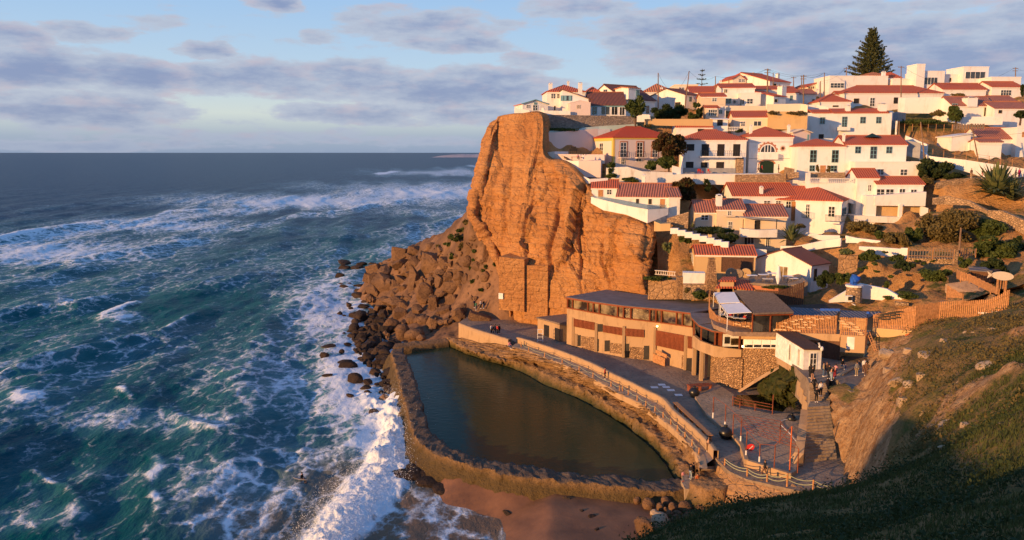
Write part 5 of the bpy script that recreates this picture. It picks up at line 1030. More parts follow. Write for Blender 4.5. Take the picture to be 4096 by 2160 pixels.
# balustrades
def MB_o(*a):
    m_ = MB(); m_.obox(*a); return m_
def balustrade(reg, pts, label, mat='white', n_per=.32):
    use(reg); T = [P(x, yt, D) for x, yt, yb, D in pts]; B = [P(x, yb, D) for x, yt, yb, D in pts]; rt = empty('balustrade', B[0], 0, label, 'balustrade'); mb = MB(); rl = MB()
    for i in range(len(pts)-1):
        L = B[i+1]-B[i]; n = max(2, int(L.length / n_per)); ux = Vector((L.x, L.y, 0)).normalized(); nr = Vector((ux.y, -ux.x, 0))
        for k in range(n):
            f = (k+.5)/n; b_ = B[i].lerp(B[i+1], f); t_ = T[i].lerp(T[i+1], f); h_ = t_.z - b_.z
            mb.tube([b_, b_ + Vector((0,0,h_*.35)), b_ + Vector((0,0,h_*.7)), b_ + Vector((0,0,h_))], [.05, .09, .045, .06], 5)
        for q0, q1, hh in ((B[i], B[i+1], .1), (T[i], T[i+1], .12)):
            rl.add([tuple(q0 + nr*.14*s + Vector((0,0,z_))) for z_ in (0, hh) for s in (1, -1)] + [tuple(q1 + nr*.14*s + Vector((0,0,z_))) for z_ in (0, hh) for s in (1, -1)], [(0,1,3,2),(4,6,7,5),(0,2,6,4),(1,5,7,3),(2,3,7,6),(0,4,5,1)])
    rel(mb.build('baluster', MATS[mat]), rt); rel(rl.build('coping', MATS[mat]), rt)
balustrade(6, [(108,716,768,151.4),(240,718,768,151.2),(430,722,770,150.9),(588,726,770,150.6)], 'white balustrade on the terrace in front of the blue door')
balustrade(7, [(360,915,960,126.9),(450,920,965,126.8),(500,925,970,126.7),(610,935,978,126.6)], 'cream balustrade at the foot of the rock garden', 'cream')
balustrade(2, [(1320,990,1035,171.5),(1560,990,1035,171)], 'white balustrade in front of the cream double window house')
def railing(reg, pts, label, mat='iron', parent=None, step=.16, r=.018, cat='railing', house=None):
    use(reg); T = [P(x, yt, D) for x, yt, yb, D in pts]; B = [P(x, yb, D) for x, yt, yb, D in pts]; rt = root_of(house)[0]; mb = MB()
    for i in range(len(pts)-1):
        n = max(2, int((B[i+1]-B[i]).length / step))
        for k in range(n+1):
            f = k/n; mb.tube([B[i].lerp(B[i+1], f), T[i].lerp(T[i+1], f)], r, 4, False)
    rl = MB(); rl.tube(T, .035, 5); rl.tube(B, .03, 5); rel(mb.build('railing', MATS[mat]), rt); rel(rl.build('handrail', MATS[mat]), rt)
    return rt
for k, (x0, x1, nm) in enumerate(((1018, 1132, 'left'), (1198, 1308, 'middle'), (1366, 1470, 'right'))):
    railing(4, [(x0, 425, 482, 163.2 + .35*k), (x1, 425, 482, 163.4 + .35*k)], 'curved black balcony railing, %s of the three on the villa' % nm, step=.3, r=.03, house='yellow villa')
railing(5, [(612,462,525,161.2),(1108,465,530,161)], 'black iron railing with chairs behind it on the balcony house', step=.4, r=.03, house='white balcony house')
rel(pxwall('balcony_slab', [(610,526,542,161.1),(1112,528,545,160.9)], 1.6, 'white', 'long thin white balcony slab with iron brackets', 'balcony'), root_of('white balcony house')[0])
rel(pxwall('dado', [(400,668,742,162.6),(1030,672,740,162.4)], .12, 'grey', 'grey painted band along the foot of the balcony house', 'wall'), root_of('white balcony house')[0])
rel(pxwall('stone_panel', [(1028,545,735,162.5),(1125,545,735,162.4)], .12, 'stone', 'upright panel of brown stone at the right of the balcony house', 'wall'), root_of('white balcony house')[0])
railing(6, [(275,1112,1182,143.2),(428,1122,1190,141.2),(537,1118,1180,142.6)], 'green balcony railing wrapping the corner house', 'dark_green', step=.22, r=.03, house='white corner house')
rel(pxwall('balcony_slab', [(272,1180,1200,143.3),(428,1188,1210,141.3)], 1.3, 'white', 'white slab under the green corner balcony', 'balcony'), root_of('white corner house')[0])
railing(6, [(20,1078,1140,147),(100,1083,1148,145.6)], 'small green balcony railing near the drainpipe', 'dark_green', step=.22, r=.03, house='white corner house')
rel(pxwall('balcony', [(0,0,0,1),(0,0,0,1)][:0] or [(418,155,195,177),(545,158,196,176.8)], 1.0, 'white', 'small white window box balcony on the tall white house', 'balcony'), root_of('near the pine')[0])
use(5)
# arch house details
rt_, O_, u_, v_, w_, d_, ev_, rs_, h_ = root_of('arched fanlight'); use(5)
def hl_(x, y):
    dd = ray(x, y); k = dd.x/dd.y; s_ = (k*O_.y - O_.x)/(u_.x - k*u_.y); return s_, P(x, y, (O_ + u_*s_).y).z - O_.z
def arc_ring(cx, cz, r0, r1, y0, y1, n=18, a0=0, a1=math.pi):
    mb = MB(); 
    for i in range(n):
        A = a0 + (a1-a0)*i/n; B_ = a0 + (a1-a0)*(i+1)/n; q = []
        for yv in (y0, y1):
            for (a, r) in ((A, r0), (B_, r0), (B_, r1), (A, r1)): q.append((cx + r*math.cos(a), yv, cz + r*math.sin(a)))
        mb.add(q, [(0,1,2,3),(7,6,5,4),(0,4,5,1),(1,5,6,2),(2,6,7,3),(3,7,4,0)])
    return mb
cx, cz = hl_(1420, 478); r0 = abs(hl_(1508, 478)[0] - cx)
mb = MB(); n = 16; mb.add([(cx + r0*math.cos(math.pi*i/n), -.03, cz + r0*math.sin(math.pi*i/n)) for i in range(n+1)], [tuple(range(n, -1, -1))]); pn = mb.build('window', MATS['glass'], rt_)
arc_ring(cx, cz, r0*.97, r0*1.08, -.10, -.0).build('frame', MATS['frame_white'], pn)
mb = MB(); [mb.box(cx + a - .07, cx + a + .07, -.08, -.031, cz - .1, cz + math.sqrt(max(0, r0*r0 - a*a))) for a in (-1.0*r0*.42, -.02, r0*.40)]; mb.box(cx-r0, cx+r0, -.09, -.0, cz-.15, cz); mb.build('mullion', MATS['frame_white'], pn)
mb = MB(); [mb.add(arc_ring(cx, cz, r0*1.12, r0*(1.42 if i % 2 else 1.30), -.06, -.0, 1, math.pi*i/15+.02, math.pi*(i+1)/15-.02).v, [(0,1,2,3),(7,6,5,4),(0,4,5,1),(1,5,6,2),(2,6,7,3),(3,7,4,0)]) for i in range(15)]; mb.build('brick_arch', MATS['terracotta'], rt_)
c2, z2 = hl_(1410, 620); rr = abs(hl_(1495, 620)[0] - c2); zb_ = hl_(1410, 737)[1]
mb = MB(); mb.add([(c2+rr, -.03, zb_), (c2-rr, -.03, zb_)] + [(c2 - rr*math.cos(math.pi*i/12), -.03, z2 + .45*rr*math.sin(math.pi*i/12)) for i in range(13)], [tuple(range(15))]); mb.build('garage_door', MATS['dark_green'], rt_)
mb = MB(); n = 12
for i in range(n):
    A = math.pi*i/n; B_ = math.pi*(i+1)/n; q = []
    for yv in (-.08, 0):
        for (a, k) in ((A, 1.0), (B_, 1.0), (B_, 1.2), (A, 1.2)): q.append((c2 - rr*k*math.cos(a), yv, z2 + .45*rr*k*1.1*math.sin(a)))
    mb.add(q, [(0,1,2,3),(7,6,5,4),(0,4,5,1),(1,5,6,2),(2,6,7,3),(3,7,4,0)])
mb.build('brick_arch', MATS['terracotta'], rt_)
s3, z3 = hl_(1602, 432); mb = MB(); mb.disc((s3, -.06, z3), (0,1,0), .38, .05, 16, .26)
for i in range(12):
    a = 2*math.pi*i/12; mb.add([(s3 + .42*math.cos(a-.12), -.05, z3 + .42*math.sin(a-.12)), (s3 + .42*math.cos(a+.12), -.05, z3 + .42*math.sin(a+.12)), (s3 + .68*math.cos(a), -.05, z3 + .68*math.sin(a))], [(0,1,2),(2,1,0)])
mb.build('sun_ornament', MATS['terracotta'], rt_); mb = MB(); mb.disc((s3, -.04, z3), (0,1,0), .24, .03, 12); mb.build('round_window', MATS['dark'], rt_)
a_, b__ = hl_(1305, 495), hl_(1525, 567); mb = MB(); mb.box(a_[0], b__[0], -1.1, -.01, b__[1], a_[1]); mb.build('balcony', MATS['white'], rt_)
a_, b__ = hl_(1180, 356), hl_(1700, 362); mb = MB(); mb.box(0, w_, -.05, 0, a_[1]-.03, a_[1]+.03); q_ = hl_(1180, 555)[1]; mb.box(0, w_, -.05, 0, q_-.04, q_+.04); mb.build('string_course', MATS['grey'], rt_)
# villa corner band and window surrounds
rt_, O_, u_, v_, w_, d_, ev_, rs_, h_ = root_of('yellow villa'); mb = MB(); mb.box(-.02, .35, -.03, -.005, -.2, ev_-.15); mb.box(-.05, -.005, -.02, .7, -1.5, ev_-.15); mb.box(-.05, -.005, .7, d_, ev_-.75, ev_-.15); mb.build('corner_band', MATS['yellow'], rt_)
use(4)
for x0, x1 in ((1030, 1112), (1208, 1290), (1376, 1450)):
    a, zt_ = hl_(x0, 325); c, zb2 = hl_(x1, 485); mb = MB(); mb.box(a, a+.22, -.06, 0, zb2, zt_); mb.box(c-.22, c, -.06, 0, zb2, zt_); mb.box(a, c, -.06, 0, zt_, zt_+.25); mb.build('surround', MATS['terracotta'], rt_)
    mb = MB(); mb.box(a-.2, c+.2, -1.3, -.01, zb2-.22, zb2-.05); mb.build('balcony', MATS['pink'], rt_)
# the tall white house: its two parapet roofs
rt_, O_, u_, v_, w_, d_, ev_, rs_, h_ = root_of('near the pine'); use(3)
for x0, x1, y1, y0 in ((135, 355, 1045, 1002), (372, 1005, 1045, 990)):
    a = hl_(x0, y1)[0]; c = hl_(x1, y1)[0]; zb2 = hl_((x0+x1)/2, y1)[1]; rise = hl_((x0+x1)/2, y0)[1] - zb2
    mb = MB(); mb.add([(a,-.25,zb2),(c,-.25,zb2),(c,3.2,zb2+rise),(a,3.2,zb2+rise),(a,6,zb2),(c,6,zb2)] + [(a,-.25,zb2-.2),(c,-.25,zb2-.2),(c,3.2,zb2+rise-.2),(a,3.2,zb2+rise-.2),(a,6,zb2-.2),(c,6,zb2-.2)], [(0,1,2,3),(3,2,5,4),(7,6,9,8),(8,9,10,11),(0,6,7,1),(0,3,9,6),(3,4,10,9),(1,7,8,2),(2,8,11,5),(4,5,11,10)])
    mb.build('roof', MATS['tile'], rt_)
    for x_ in (a, c): pass
for x, yt_, ww in ((562, 955, .95), (955, 935, 1.5)):
    s_, z_ = hl_(x, yt_); chimney(rt_, s_, 1.2, ev_-.5, z_, ww)

# ---- the cliffside restaurant
use(9)
rx = [565, 850, 1160, 1500, 1872]; ft = [780, 850, 912, 955, 1062]; eav = [288, 338, 380, 410, 455]; par = [400, 455, 512, 552, 602]
RD = [PZ(x, y, ZP).y for x, y in zip(rx, ft)]
root = empty('restaurant', PZ(1160, 912, ZP), 0, 'long low cliff restaurant with timber framed windows, concrete bands and dark flat roof', 'restaurant')
def part(name, pts, th, mat, back=1): return rel(pxwall(name, pts, th, mat, back=back), root)
part('wall', [(x, p_, f_ + 12, d_) for x, p_, f_, d_ in zip(rx, par, ft, RD)], 8, 'concrete')
part('glazing', [(x, e, p_ + 2, d_ + .35) for x, e, p_, d_ in zip(rx, eav, par, RD)], 7, 'glass_warm')
part('roof', [(x - (12 if i == 0 else 0), e - 9, e + 4, d_ - .55) for i, (x, e, d_) in enumerate(zip(rx, eav, RD))], 10.5, 'roof_felt')
part('fascia', [(x - (12 if i == 0 else 0), e - 4, e + 12, d_ - .6) for i, (x, e, d_) in enumerate(zip(rx, eav, RD))], .06, 'wood_red')
part('sill', [(x, p_ - 12, p_ - 1, d_ - .05) for x, p_, d_ in zip(rx, par, RD)], .5, 'wood_red')
def at_line(x, ys): return float(np.interp(x, rx, ys))
def vpost(x, y0, y1, D, wpx, th, mat, name='post', par_=None):
    return rel(pxwall(name, [(x - wpx/2, y0, y1, D), (x + wpx/2, y0, y1, D)], th, mat), par_ or root)
for x in (575, 626, 786, 842, 905, 1096, 1158, 1234, 1432, 1497, 1556, 1712, 1775): vpost(x, at_line(x, eav), at_line(x, par), at_line(x, RD) - .02, 13, .3, 'wood_red')
for x0, x1, y00, y01, y10, y11 in ((640,858,508,590,548,630),(945,1148,576,648,604,684),(1172,1375,608,688,624,704),(1487,1790,628,785,682,852),(1830,1890,690,815,702,825)):
    D0, D1 = at_line(x0, RD) - .1, at_line(x1, RD) - .1; n = max(6, int((x1-x0)/13)); mb = MB()
    a0, a1, b0, b1 = P(x0, y01, D0), P(x1, y11, D1), P(x0, y00, D0), P(x1, y10, D1); L = (a1-a0); L.z = 0; ux = L.normalized(); nr = Vector((ux.y, -ux.x, 0))
    for k in range(n):
        f = (k+.5)/n; lo, hi_z = a0.lerp(a1, f), b0.lerp(b1, f); mb.obox(lo + nr*.04, ux, nr, L.length/n*.33, .05, lo.z, hi_z.z)
    mb.add([tuple(q + nr*-.02) for q in (a0, a1, b1, b0)], [(0,1,2,3)]); sp = rel(mb.build('slatted_screen', MATS['wood_red']), root)
for x0, x1, y0, y1 in ((893,940,565,645),(960,1015,735,850),(1170,1215,770,912),(1370,1424,792,937),(1815,1874,920,1062),(682,712,680,795),(880,900,720,850)):
    rel(pxwall('doorway', [(x0, y0, y1, at_line(x0, RD) - .06), (x1, y0, y1, at_line(x1, RD) - .06)], .1, 'dark'), root)
for x, y0, y1 in ((630,500,795),(665,670,798),(870,560,858),(1158,590,915),(1480,605,950),(1800,690,1063)): vpost(x, y0, y1, at_line(x, RD) - .35, 26, .3, 'concrete', 'column')
# stone infill panels at ground level
for x0, x1, y0, y1 in ((715,855,690,835),(1018,1140,760,870),(1220,1368,800,930),(1640,1800,880,1020)): rel(pxwall('stone_infill', [(x0, y0, y1 - 4, at_line(x0, RD) - .04), (x1, y0 + 12, y1 + 8, at_line(x1, RD) - .04)], .2, 'stone_small'), root)
# round end pavilion
cxs = [(1872,455,600,800,116.6),(1884,505,680,810,114.2),(1960,583,742,850,111.8),(2100,638,792,905,109.8),(2250,658,818,925,108.8),(2388,670,832,938,108.2)]
root2 = empty('round_pavilion', PZ(2050, 1165, ZP), 0, 'curved end pavilion of the restaurant on tall concrete piers with a sweeping dark roof', 'pavilion'); root = root2
part('parapet', [(x, p_, b_, D_) for x, e, p_, b_, D_ in cxs], .4, 'concrete')
part('floor', [(x, b_ - 60, b_ - 40, D_ + .3) for x, e, p_, b_, D_ in cxs], 7, 'concrete')
part('roof', [(x - 14, e - 12, e + 2, D_ - .6) for x, e, p_, b_, D_ in cxs], 7.5, 'roof_felt'); part('fascia', [(x - 15, e - 4, e + 10, D_ - .65) for x, e, p_, b_, D_ in cxs], .06, 'wood_red')
part('glazing', [(x + 20, e, p_, D_ + 2.2) for x, e, p_, b_, D_ in cxs], .2, 'glass'); 
for x, e, p_, b_, D_ in [(1895,520,690,0,114),(1970,590,740,0,112),(2115,645,790,0,110),(2180,650,800,0,109.6),(2370,668,830,0,108.4)]: vpost(x, e, p_, D_ + .1, 14, .2, 'wood_red')
vpost(2148, 645, 795, 110.4, 64, .2, 'wood_red', 'panel'); vpost(2280, 668, 800, 109.6, 165, .3, 'frame_white', 'window_bay'); vpost(2240, 700, 770, 109.5, 50, .1, 'glass', 'pane'); vpost(2320, 715, 785, 109.4, 80, .1, 'glass_warm', 'pane')
for x, y0, y1, D_, w_ in ((1895,820,1145,114.5,34),(1972,850,1165,111.6,32),(2020,870,1150,112.5,28)): vpost(x, y0, y1, D_, w_, .6, 'concrete', 'pier')
part('stair_shaft', [(1905, 800, 1150, 116), (2060, 900, 1150, 114)], .5, 'dark')
pxwall('round_wall', [(2062,880,1160,112),(2160,905,1230,109.5),(2300,925,1290,107.6),(2392,930,1270,107)], 4, 'stone_small', 'curved wall of small brown stones under the round pavilion')
use(10)
root = empty('restaurant_wing', P(860, 900, 104), 0, 'stone and concrete wing right of the round pavilion with a strip of white windows', 'restaurant')
part('wall', [(445,480,1110,107.3),(860,492,900,104),(1200,500,820,101.4),(1512,510,760,99)], 9, 'stone_small')
part('concrete_band', [(445,478,560,107.1),(870,488,560,103.7),(1200,498,570,101.1),(1515,508,585,98.7)], .15, 'concrete')
part('window_strip', [(470,562,658,107.0),(858,570,662,103.8)], .2, 'frame_white')
for x0, x1 in ((487,570),(585,665),(678,762),(772,852)): rel(pxwall('pane', [(x0, 570, 620, 106.9 - (x0-470)*.0082), (x1, 572, 622, 106.9 - (x1-470)*.0082)], .05, 'canvas'), root); rel(pxwall('pane', [(x0, 621, 650, 106.9 - (x0-470)*.0082), (x1, 623, 652, 106.9 - (x1-470)*.0082)], .05, 'glass'), root)
part('pane', [(1240,600,680,100.8),(1400,600,690,99.7)], .1, 'glass'); part('dark_wall', [(1330,580,840,100.1),(1512,585,790,98.7)], .1, 'wood_dark')
# deck above the wing, glazed pergola and awnings
ZD = P(860, 485, 104).z
mb = MB(); mb.prism([tuple(PZ(*q, ZD))[:2] for q in [(100,300),(150,400),(355,480),(870,488),(1515,508),(1525,330),(1020,235),(700,120),(100,120)]], ZD - .6, ZD - .02); tag(mb.build('roof_deck', MATS['deck']), kind='structure')
pxfence('fish_fence', [(358,372,478,108),(870,375,490,104.1),(1020,300,494,102.9),(1472,305,508,99.4)], 'slatted timber fence with pale fish cut outs along the restaurant roof deck', 'wood', .2, .11, group=None)
pxfence('deck_fence', [(95,30,240,118),(105,215,330,113.5),(180,300,395,110.8),(355,370,478,108)], 'short run of slatted fence curving round the open deck corner', 'wood', .2, .11)
root = empty('pergola', PZ(770, 285, ZD), 0, 'broad flat striped pergola roof of pale boards over the deck dining room', 'pergola')
ZR = 17.4; q = [PZ(*p_, ZR) for p_ in [(370,30),(770,35),(1018,262),(585,275)]]; mb = MB(); mb.prism([(p_.x, p_.y) for p_ in q], ZR - .25, ZR); rel(mb.build('roof', MATS['wood_grey']), root)
mb = MB()
for k in range(26):
    f = (k+.5)/26; a = q[0].lerp(q[3], f); c = q[1].lerp(q[2], f); mb.tube([a + Vector((0,0,.03)), c + Vector((0,0,.03))], .035, 4)
rel(mb.build('batten', MATS['wood_grey']), root)
qq = [PZ(*p_, ZR-.3) for p_ in [(600,285),(1010,278)]]; mb = MB(); d0 = (qq[1]-qq[0]); d0.z = 0; ux = d0.normalized(); nr = Vector((ux.y,-ux.x,0)); mb.obox((qq[0]+qq[1])/2, ux, nr, d0.length/2, .12, ZR-.55, ZR-.26); rel(mb.build('fascia', MATS['wood_red']), root)
mb = MB(); mb.obox((qq[0]+qq[1])/2 - nr*1.0, ux, nr, d0.length/2, .08, ZD, ZR-.5); rel(mb.build('glazing', MATS['glass']), root)
[rel(MB_o(qq[0].lerp(qq[1], f) - nr*.85, ux, nr, .07, .07, ZD, ZR-.5).build('post', MATS['wood_red']), root) for f in (0, .48, 1)]
for lab, pl in (('upper sloping white awning over the deck tables', [(150,52),(372,48),(435,160),(212,170)]), ('lower sloping white awning over the deck tables', [(225,182),(450,165),(560,268),(300,282)])):
    root = empty('awning', PZ(pl[2][0], pl[2][1], ZD), 0, lab, 'awning', 'white awnings'); zz = [16.9, 17.45, 17.45, 16.9]; q = [PZ(*p_, z_) for p_, z_ in zip(pl, zz)]
    mb = MB(); mb.add([tuple(p_) for p_ in q] + [(p_.x, p_.y, p_.z-.06) for p_ in q], [(0,1,2,3),(7,6,5,4),(0,4,5,1),(1,5,6,2),(2,6,7,3),(3,7,4,0)]); rel(mb.build('canopy', MATS['canvas']), root)
    mb = MB(); a, c = q[0], q[3]; mb.add([tuple(a), tuple(c), (c.x, c.y, c.z-.35), (a.x, a.y, a.z-.35)], [(0,1,2,3),(3,2,1,0)]); rel(mb.build('valance', MATS['canvas']), root)
    [rel(MB().tube([e_ - Vector((0,0,.1)), (e_.x, e_.y, ZD)], .05).build('pole', MATS['white_paint']), root) for e_ in (c, a)]
# corrugated sheds and fish panels
def corr(lab, pl, z0, z1, front_b, mat='corrugated', wallm='wood', Db=None):
    q = [PZ(pl[0][0], pl[0][1], z0), PZ(pl[1][0], pl[1][1], z0), PZ(pl[2][0], pl[2][1], z1), PZ(pl[3][0], pl[3][1], z1)]
    rt = empty('corrugated_shed', q[0] - Vector((0,0,2)), 0, lab, 'shed'); mb = MB(); mb.add([tuple(p_) for p_ in q] + [(p_.x, p_.y, p_.z-.12) for p_ in q], [(0,1,2,3),(7,6,5,4),(0,4,5,1),(1,5,6,2),(2,6,7,3),(3,7,4,0)]); rel(mb.build('roof', MATS[mat]), rt)
    mb = MB(); mb.prism([(p_.x, p_.y + (.25 if i < 2 else -.1)) for i, p_ in enumerate(q)], front_b, [z0-.14, z0-.14, z1-.14, z1-.14]); rel(mb.build('wall', MATS[wallm]), rt); return rt
corr('long grey corrugated shed roof behind the fish fence', [(1000,298),(1470,305),(1520,246),(985,212)], 16.3, 16.6, ZD-.5)
r3 = corr('small corrugated roofed kiosk clad in slats with pale fish swimming down it', [(1520,318),(1812,330),(1825,262),(1530,246)], 16.9, 17.1, 11.5, wallm='ochre')
pxfence('kiosk_cladding', [(1522,322,515,98.2),(1800,332,528,96.6)], 'slatted cladding with pale fish on the kiosk front', 'wood', .2, .12)
rel(pxwall('board', [(1590,535,668,97.6),(1748,545,678,96.8)], .08, 'white_paint', 'blank white board on the front of the kiosk', 'board'), r3)
rel(pxwall('base', [(1518,515,700,98.1),(1785,528,715,96.5)], 4, 'concrete', 'brown concrete base of the kiosk', 'wall'), r3)
corr('strip of corrugated roof left of the long plank fence', [(1820,330),(1885,300),(1975,262),(1830,262)], 16.9, 17.2, 12)
use(8)
pxwall('blue_beam', [(218,1045,1070,104.5),(435,1048,1072,103.5)], .2, 'tarp', 'blue painted edge behind the corrugated roof', 'beam'); pxwall('blue_beam', [(722,1078,1100,100.5),(750,1080,1102,100.2)], .2, 'tarp', 'short blue painted edge by the plank fence', 'beam')
# fish cut-outs on the fences
def fish(reg, spots, D0, D1, x0, x1, label, mat='cream', sz=.42):
    use(reg); me = None; mb = MB(); n = 10
    prof = [(math.cos(2*math.pi*i/n)*.5*sz*2, math.sin(2*math.pi*i/n)*.16*sz*2) for i in range(n)]
    for x, y in spots:
        D = D0 + (D1-D0)*(x-x0)/(x1-x0) - .22; c = P(x, y, D); m_ = MB(); pr = [(px_, 0, pz_) for px_, pz_ in prof] + [(px_, .03, pz_) for px_, pz_ in prof]
        m_.add(pr, [tuple(range(n)), tuple(range(2*n-1, n-1, -1))] + [(i, n+i, n+(i+1)%n, (i+1)%n) for i in range(n)])
        a = -.5*sz*2*.95; m_.add([(a,0,0),(a-.22*sz*2,0,.14*sz*2),(a-.22*sz*2,0,-.14*sz*2),(a,.03,0),(a-.22*sz*2,.03,.14*sz*2),(a-.22*sz*2,.03,-.14*sz*2)], [(0,1,2),(5,4,3),(0,3,4,1),(2,5,3,0),(1,4,5,2)])
        if me is None: o = m_.build('fish_cutout', MATS[mat], None, recenter=False); me = o
        else: o = me.copy(); S.collection.objects.link(o)
        o.location = c; o.rotation_euler = (0, 0, math.atan2((D1-D0), (x1-x0)/REG[2]*100/FOC)); tag(o, label, 'fish sign', label)
fish(10, [(395,395),(430,405),(400,435),(430,445),(490,425),(520,420),(570,445),(610,405),(630,425),(930,385),(1010,370),(1045,355),(1100,345),(1180,335),(1240,330),(1330,340),(1400,330),(1270,345),(900,420),(960,430),(1030,400),(1065,395),(1140,378),(1150,405),(1205,375),(1240,410),(830,455),(870,455),(920,460),(985,440),(1080,430),(1120,435),(1190,435),(1020,465),(1075,470),(800,465)], 108, 99.4, 358, 1472, 'small pale wooden fish fixed to the slatted deck fence', 'wood_pale', .27)
fish(10, [(1545,365),(1560,390),(1590,400),(1635,385),(1660,400),(1590,425),(1620,430),(1700,430),(1665,455),(1715,455),(1690,475),(1740,490),(1755,510)], 98.2, 96.6, 1522, 1800, 'small pale wooden fish swimming down the kiosk cladding', 'wood_pale', .3)
use(8)
pxfence('plank_fence', [(790,1110,1250,98.8),(1130,1040,1275,96),(1250,1010,1285,94.8),(1500,970,1178,95.2),(1700,958,1165,94.4),(1900,955,1155,93.6),(2060,940,1125,92.6),(2250,842,1085,91)], 'long sweeping fence of orange brown vertical planks along the entrance ramp', 'wood', .2, .155, .04)
fish(8, [(880,1115),(920,1105),(960,1098),(1000,1090),(1040,1082),(1090,1078),(860,1140),(900,1135),(950,1130),(1000,1118),(1050,1108),(900,1160),(950,1160),(1010,1152),(1060,1140)], 98.8, 94.8, 790, 1250, 'dark fish shaped hole in the plank fence', 'dark', .32)
fish(8, [(2010,1098),(2160,1088)], 93, 91.6, 2010, 2160, 'pinkish fish on the shaded end of the plank fence', 'pink', .5)
pxwall('orange_wall', [(780,1252,1360,98.4),(1250,1288,1370,94.5)], 3, 'ochre', 'plain ochre wall under the plank fence', 'wall')
pxwall('orange_patch', [(1140,1325,1352,95.0),(1235,1300,1335,94.3)], .03, 'orange_paint', 'faded orange paint patch on the ochre wall', 'mark')
# entrance deck and upper fences
use(8)
mb = MB(); dq = [PZ(*p_, z_) for p_, z_ in (((1580,775),19.6),((1840,738),20.2),((2150,890),18.6),((2060,935),18.2),((1730,905),18.2))]; mb.prism([(p_.x, p_.y) for p_ in dq], [z_-1.2 for z_ in (19.6,20.2,18.6,18.2,18.2)], [19.6,20.2,18.6,18.2,18.2]); tag(mb.build('entrance_deck', MATS['deck']), kind='structure')
mb = MB(); dq = [PZ(*p_, 18.1) for p_ in [(1500,965),(1740,900),(2060,930),(2250,850),(2240,1000),(1900,960)]]; mb.prism([(p_.x, p_.y) for p_ in dq], 15, 18.05); tag(mb.build('ramp', MATS['paving']), kind='structure')
pxfence('deck_fence', [(1590,790,925,103),(1762,885,930,100)], 'slatted side of the entrance deck', 'wood', .2, .15)
pxfence('upper_fence', [(1700,615,700,112),(1740,640,740,109),(1830,665,745,107.5),(1935,715,800,104),(2060,775,860,99.5),(2150,830,890,96)], 'pale slatted fence along the back of the entrance deck', 'wood', .26, .22)
pxfence('picket_fence', [(1168,385,492,121),(1440,392,498,119.5),(1672,402,505,118.5)], 'weathered grey picket fence on the stone wall below the bushes', 'wood_grey', .35, .12)
pxfence('picket_fence', [(1735,385,470,121.5),(1910,392,470,121)], 'grey picket fence right of the tall wooden post', 'wood_grey', .35, .12)
pxwall('fence_pier', [(1672,402,570,118.4),(1712,410,570,118.4)], .6, 'stone', 'stone pier at the right end of the picket fence', 'pillar')
pxwall('white_wall', [(490,250,330,134),(600,275,330,133),(870,308,372,131)], .4, 'white', 'low white garden wall, upper of the two below the bushes')
pxwall('white_wall', [(640,368,400,127.5),(880,380,470,126),(1085,395,490,124.8),(1090,385,490,124.7),(1162,388,510,124.2)], .4, 'white', 'white garden wall joining the picket fence')
pxwall('white_wall', [(60,212,240,138),(210,245,300,137),(430,250,320,136)], .4, 'white', 'white wall at the foot of the corner house')
pxwall('stone_wall', [(1150,490,560,122),(1670,505,560,119.5)], 1.2, 'stone', 'tan stone wall under the picket fence')
pxwall('stone_wall', [(420,462,700,124.5),(620,470,640,124)], 1.0, 'soil_rock', 'ochre earth bank right of the bar')
pxwall('terrace_wall', [(320,960,980,115),(500,850,970,114.6),(640,772,930,114.2),(930,830,960,112),(1180,970,1010,109.6)], .5, 'white', 'white retaining wall with a wavy top behind the surfboards')
pxwall('stone_wall', [(1030,970,1010,108.6),(1180,985,1015,108)], .6, 'stone', 'low stone kerb at the end of the white wavy wall')
# stone oven with blue tarp
root = empty('outdoor_oven', P(580, 970, 112.5), 0, 'round stone outdoor oven with a white front', 'oven')
c = P(580, 970, 112.5); mb = MB(); mb.tube([c, c + Vector((0,0,2.2))], [1.15, 1.05], 14); rel(mb.build('base', MATS['stone']), root); mb = MB(); mb.tube([c + Vector((0,0,2.2)), c + Vector((0,0,2.45))], [1.2, 1.2], 14); rel(mb.build('top', MATS['white']), root)
rel(pxwall('front', [(490,905,972,111.2),(568,905,972,111)], .4, 'white'), root); rel(pxwall('opening', [(522,915,955,111.0),(562,915,955,110.9)], .05, 'dark'), root)
mb = MB(); c2_ = c + Vector((-.1, 0, 2.5)); mb.blob((c2_.x, c2_.y, c2_.z+.55), .6, .6, .95, 18, 12); o = mb.build('tarpaulin', MATS['tarp'], None, True)
co = np.zeros(len(o.data.vertices)*3, dtype=np.float32); o.data.vertices.foreach_get('co', co); co = co.reshape(-1,3); co += .55*np.stack([fbm(co[:,0]*1.8,co[:,1]*1.8,co[:,2]*1.8+k,4,.6) for k in (0,5,9)],-1); o.data.vertices.foreach_set('co', co.ravel().astype(np.float32)); tag(o, 'crumpled bright blue tarpaulin over the top of the stone oven', 'tarpaulin')
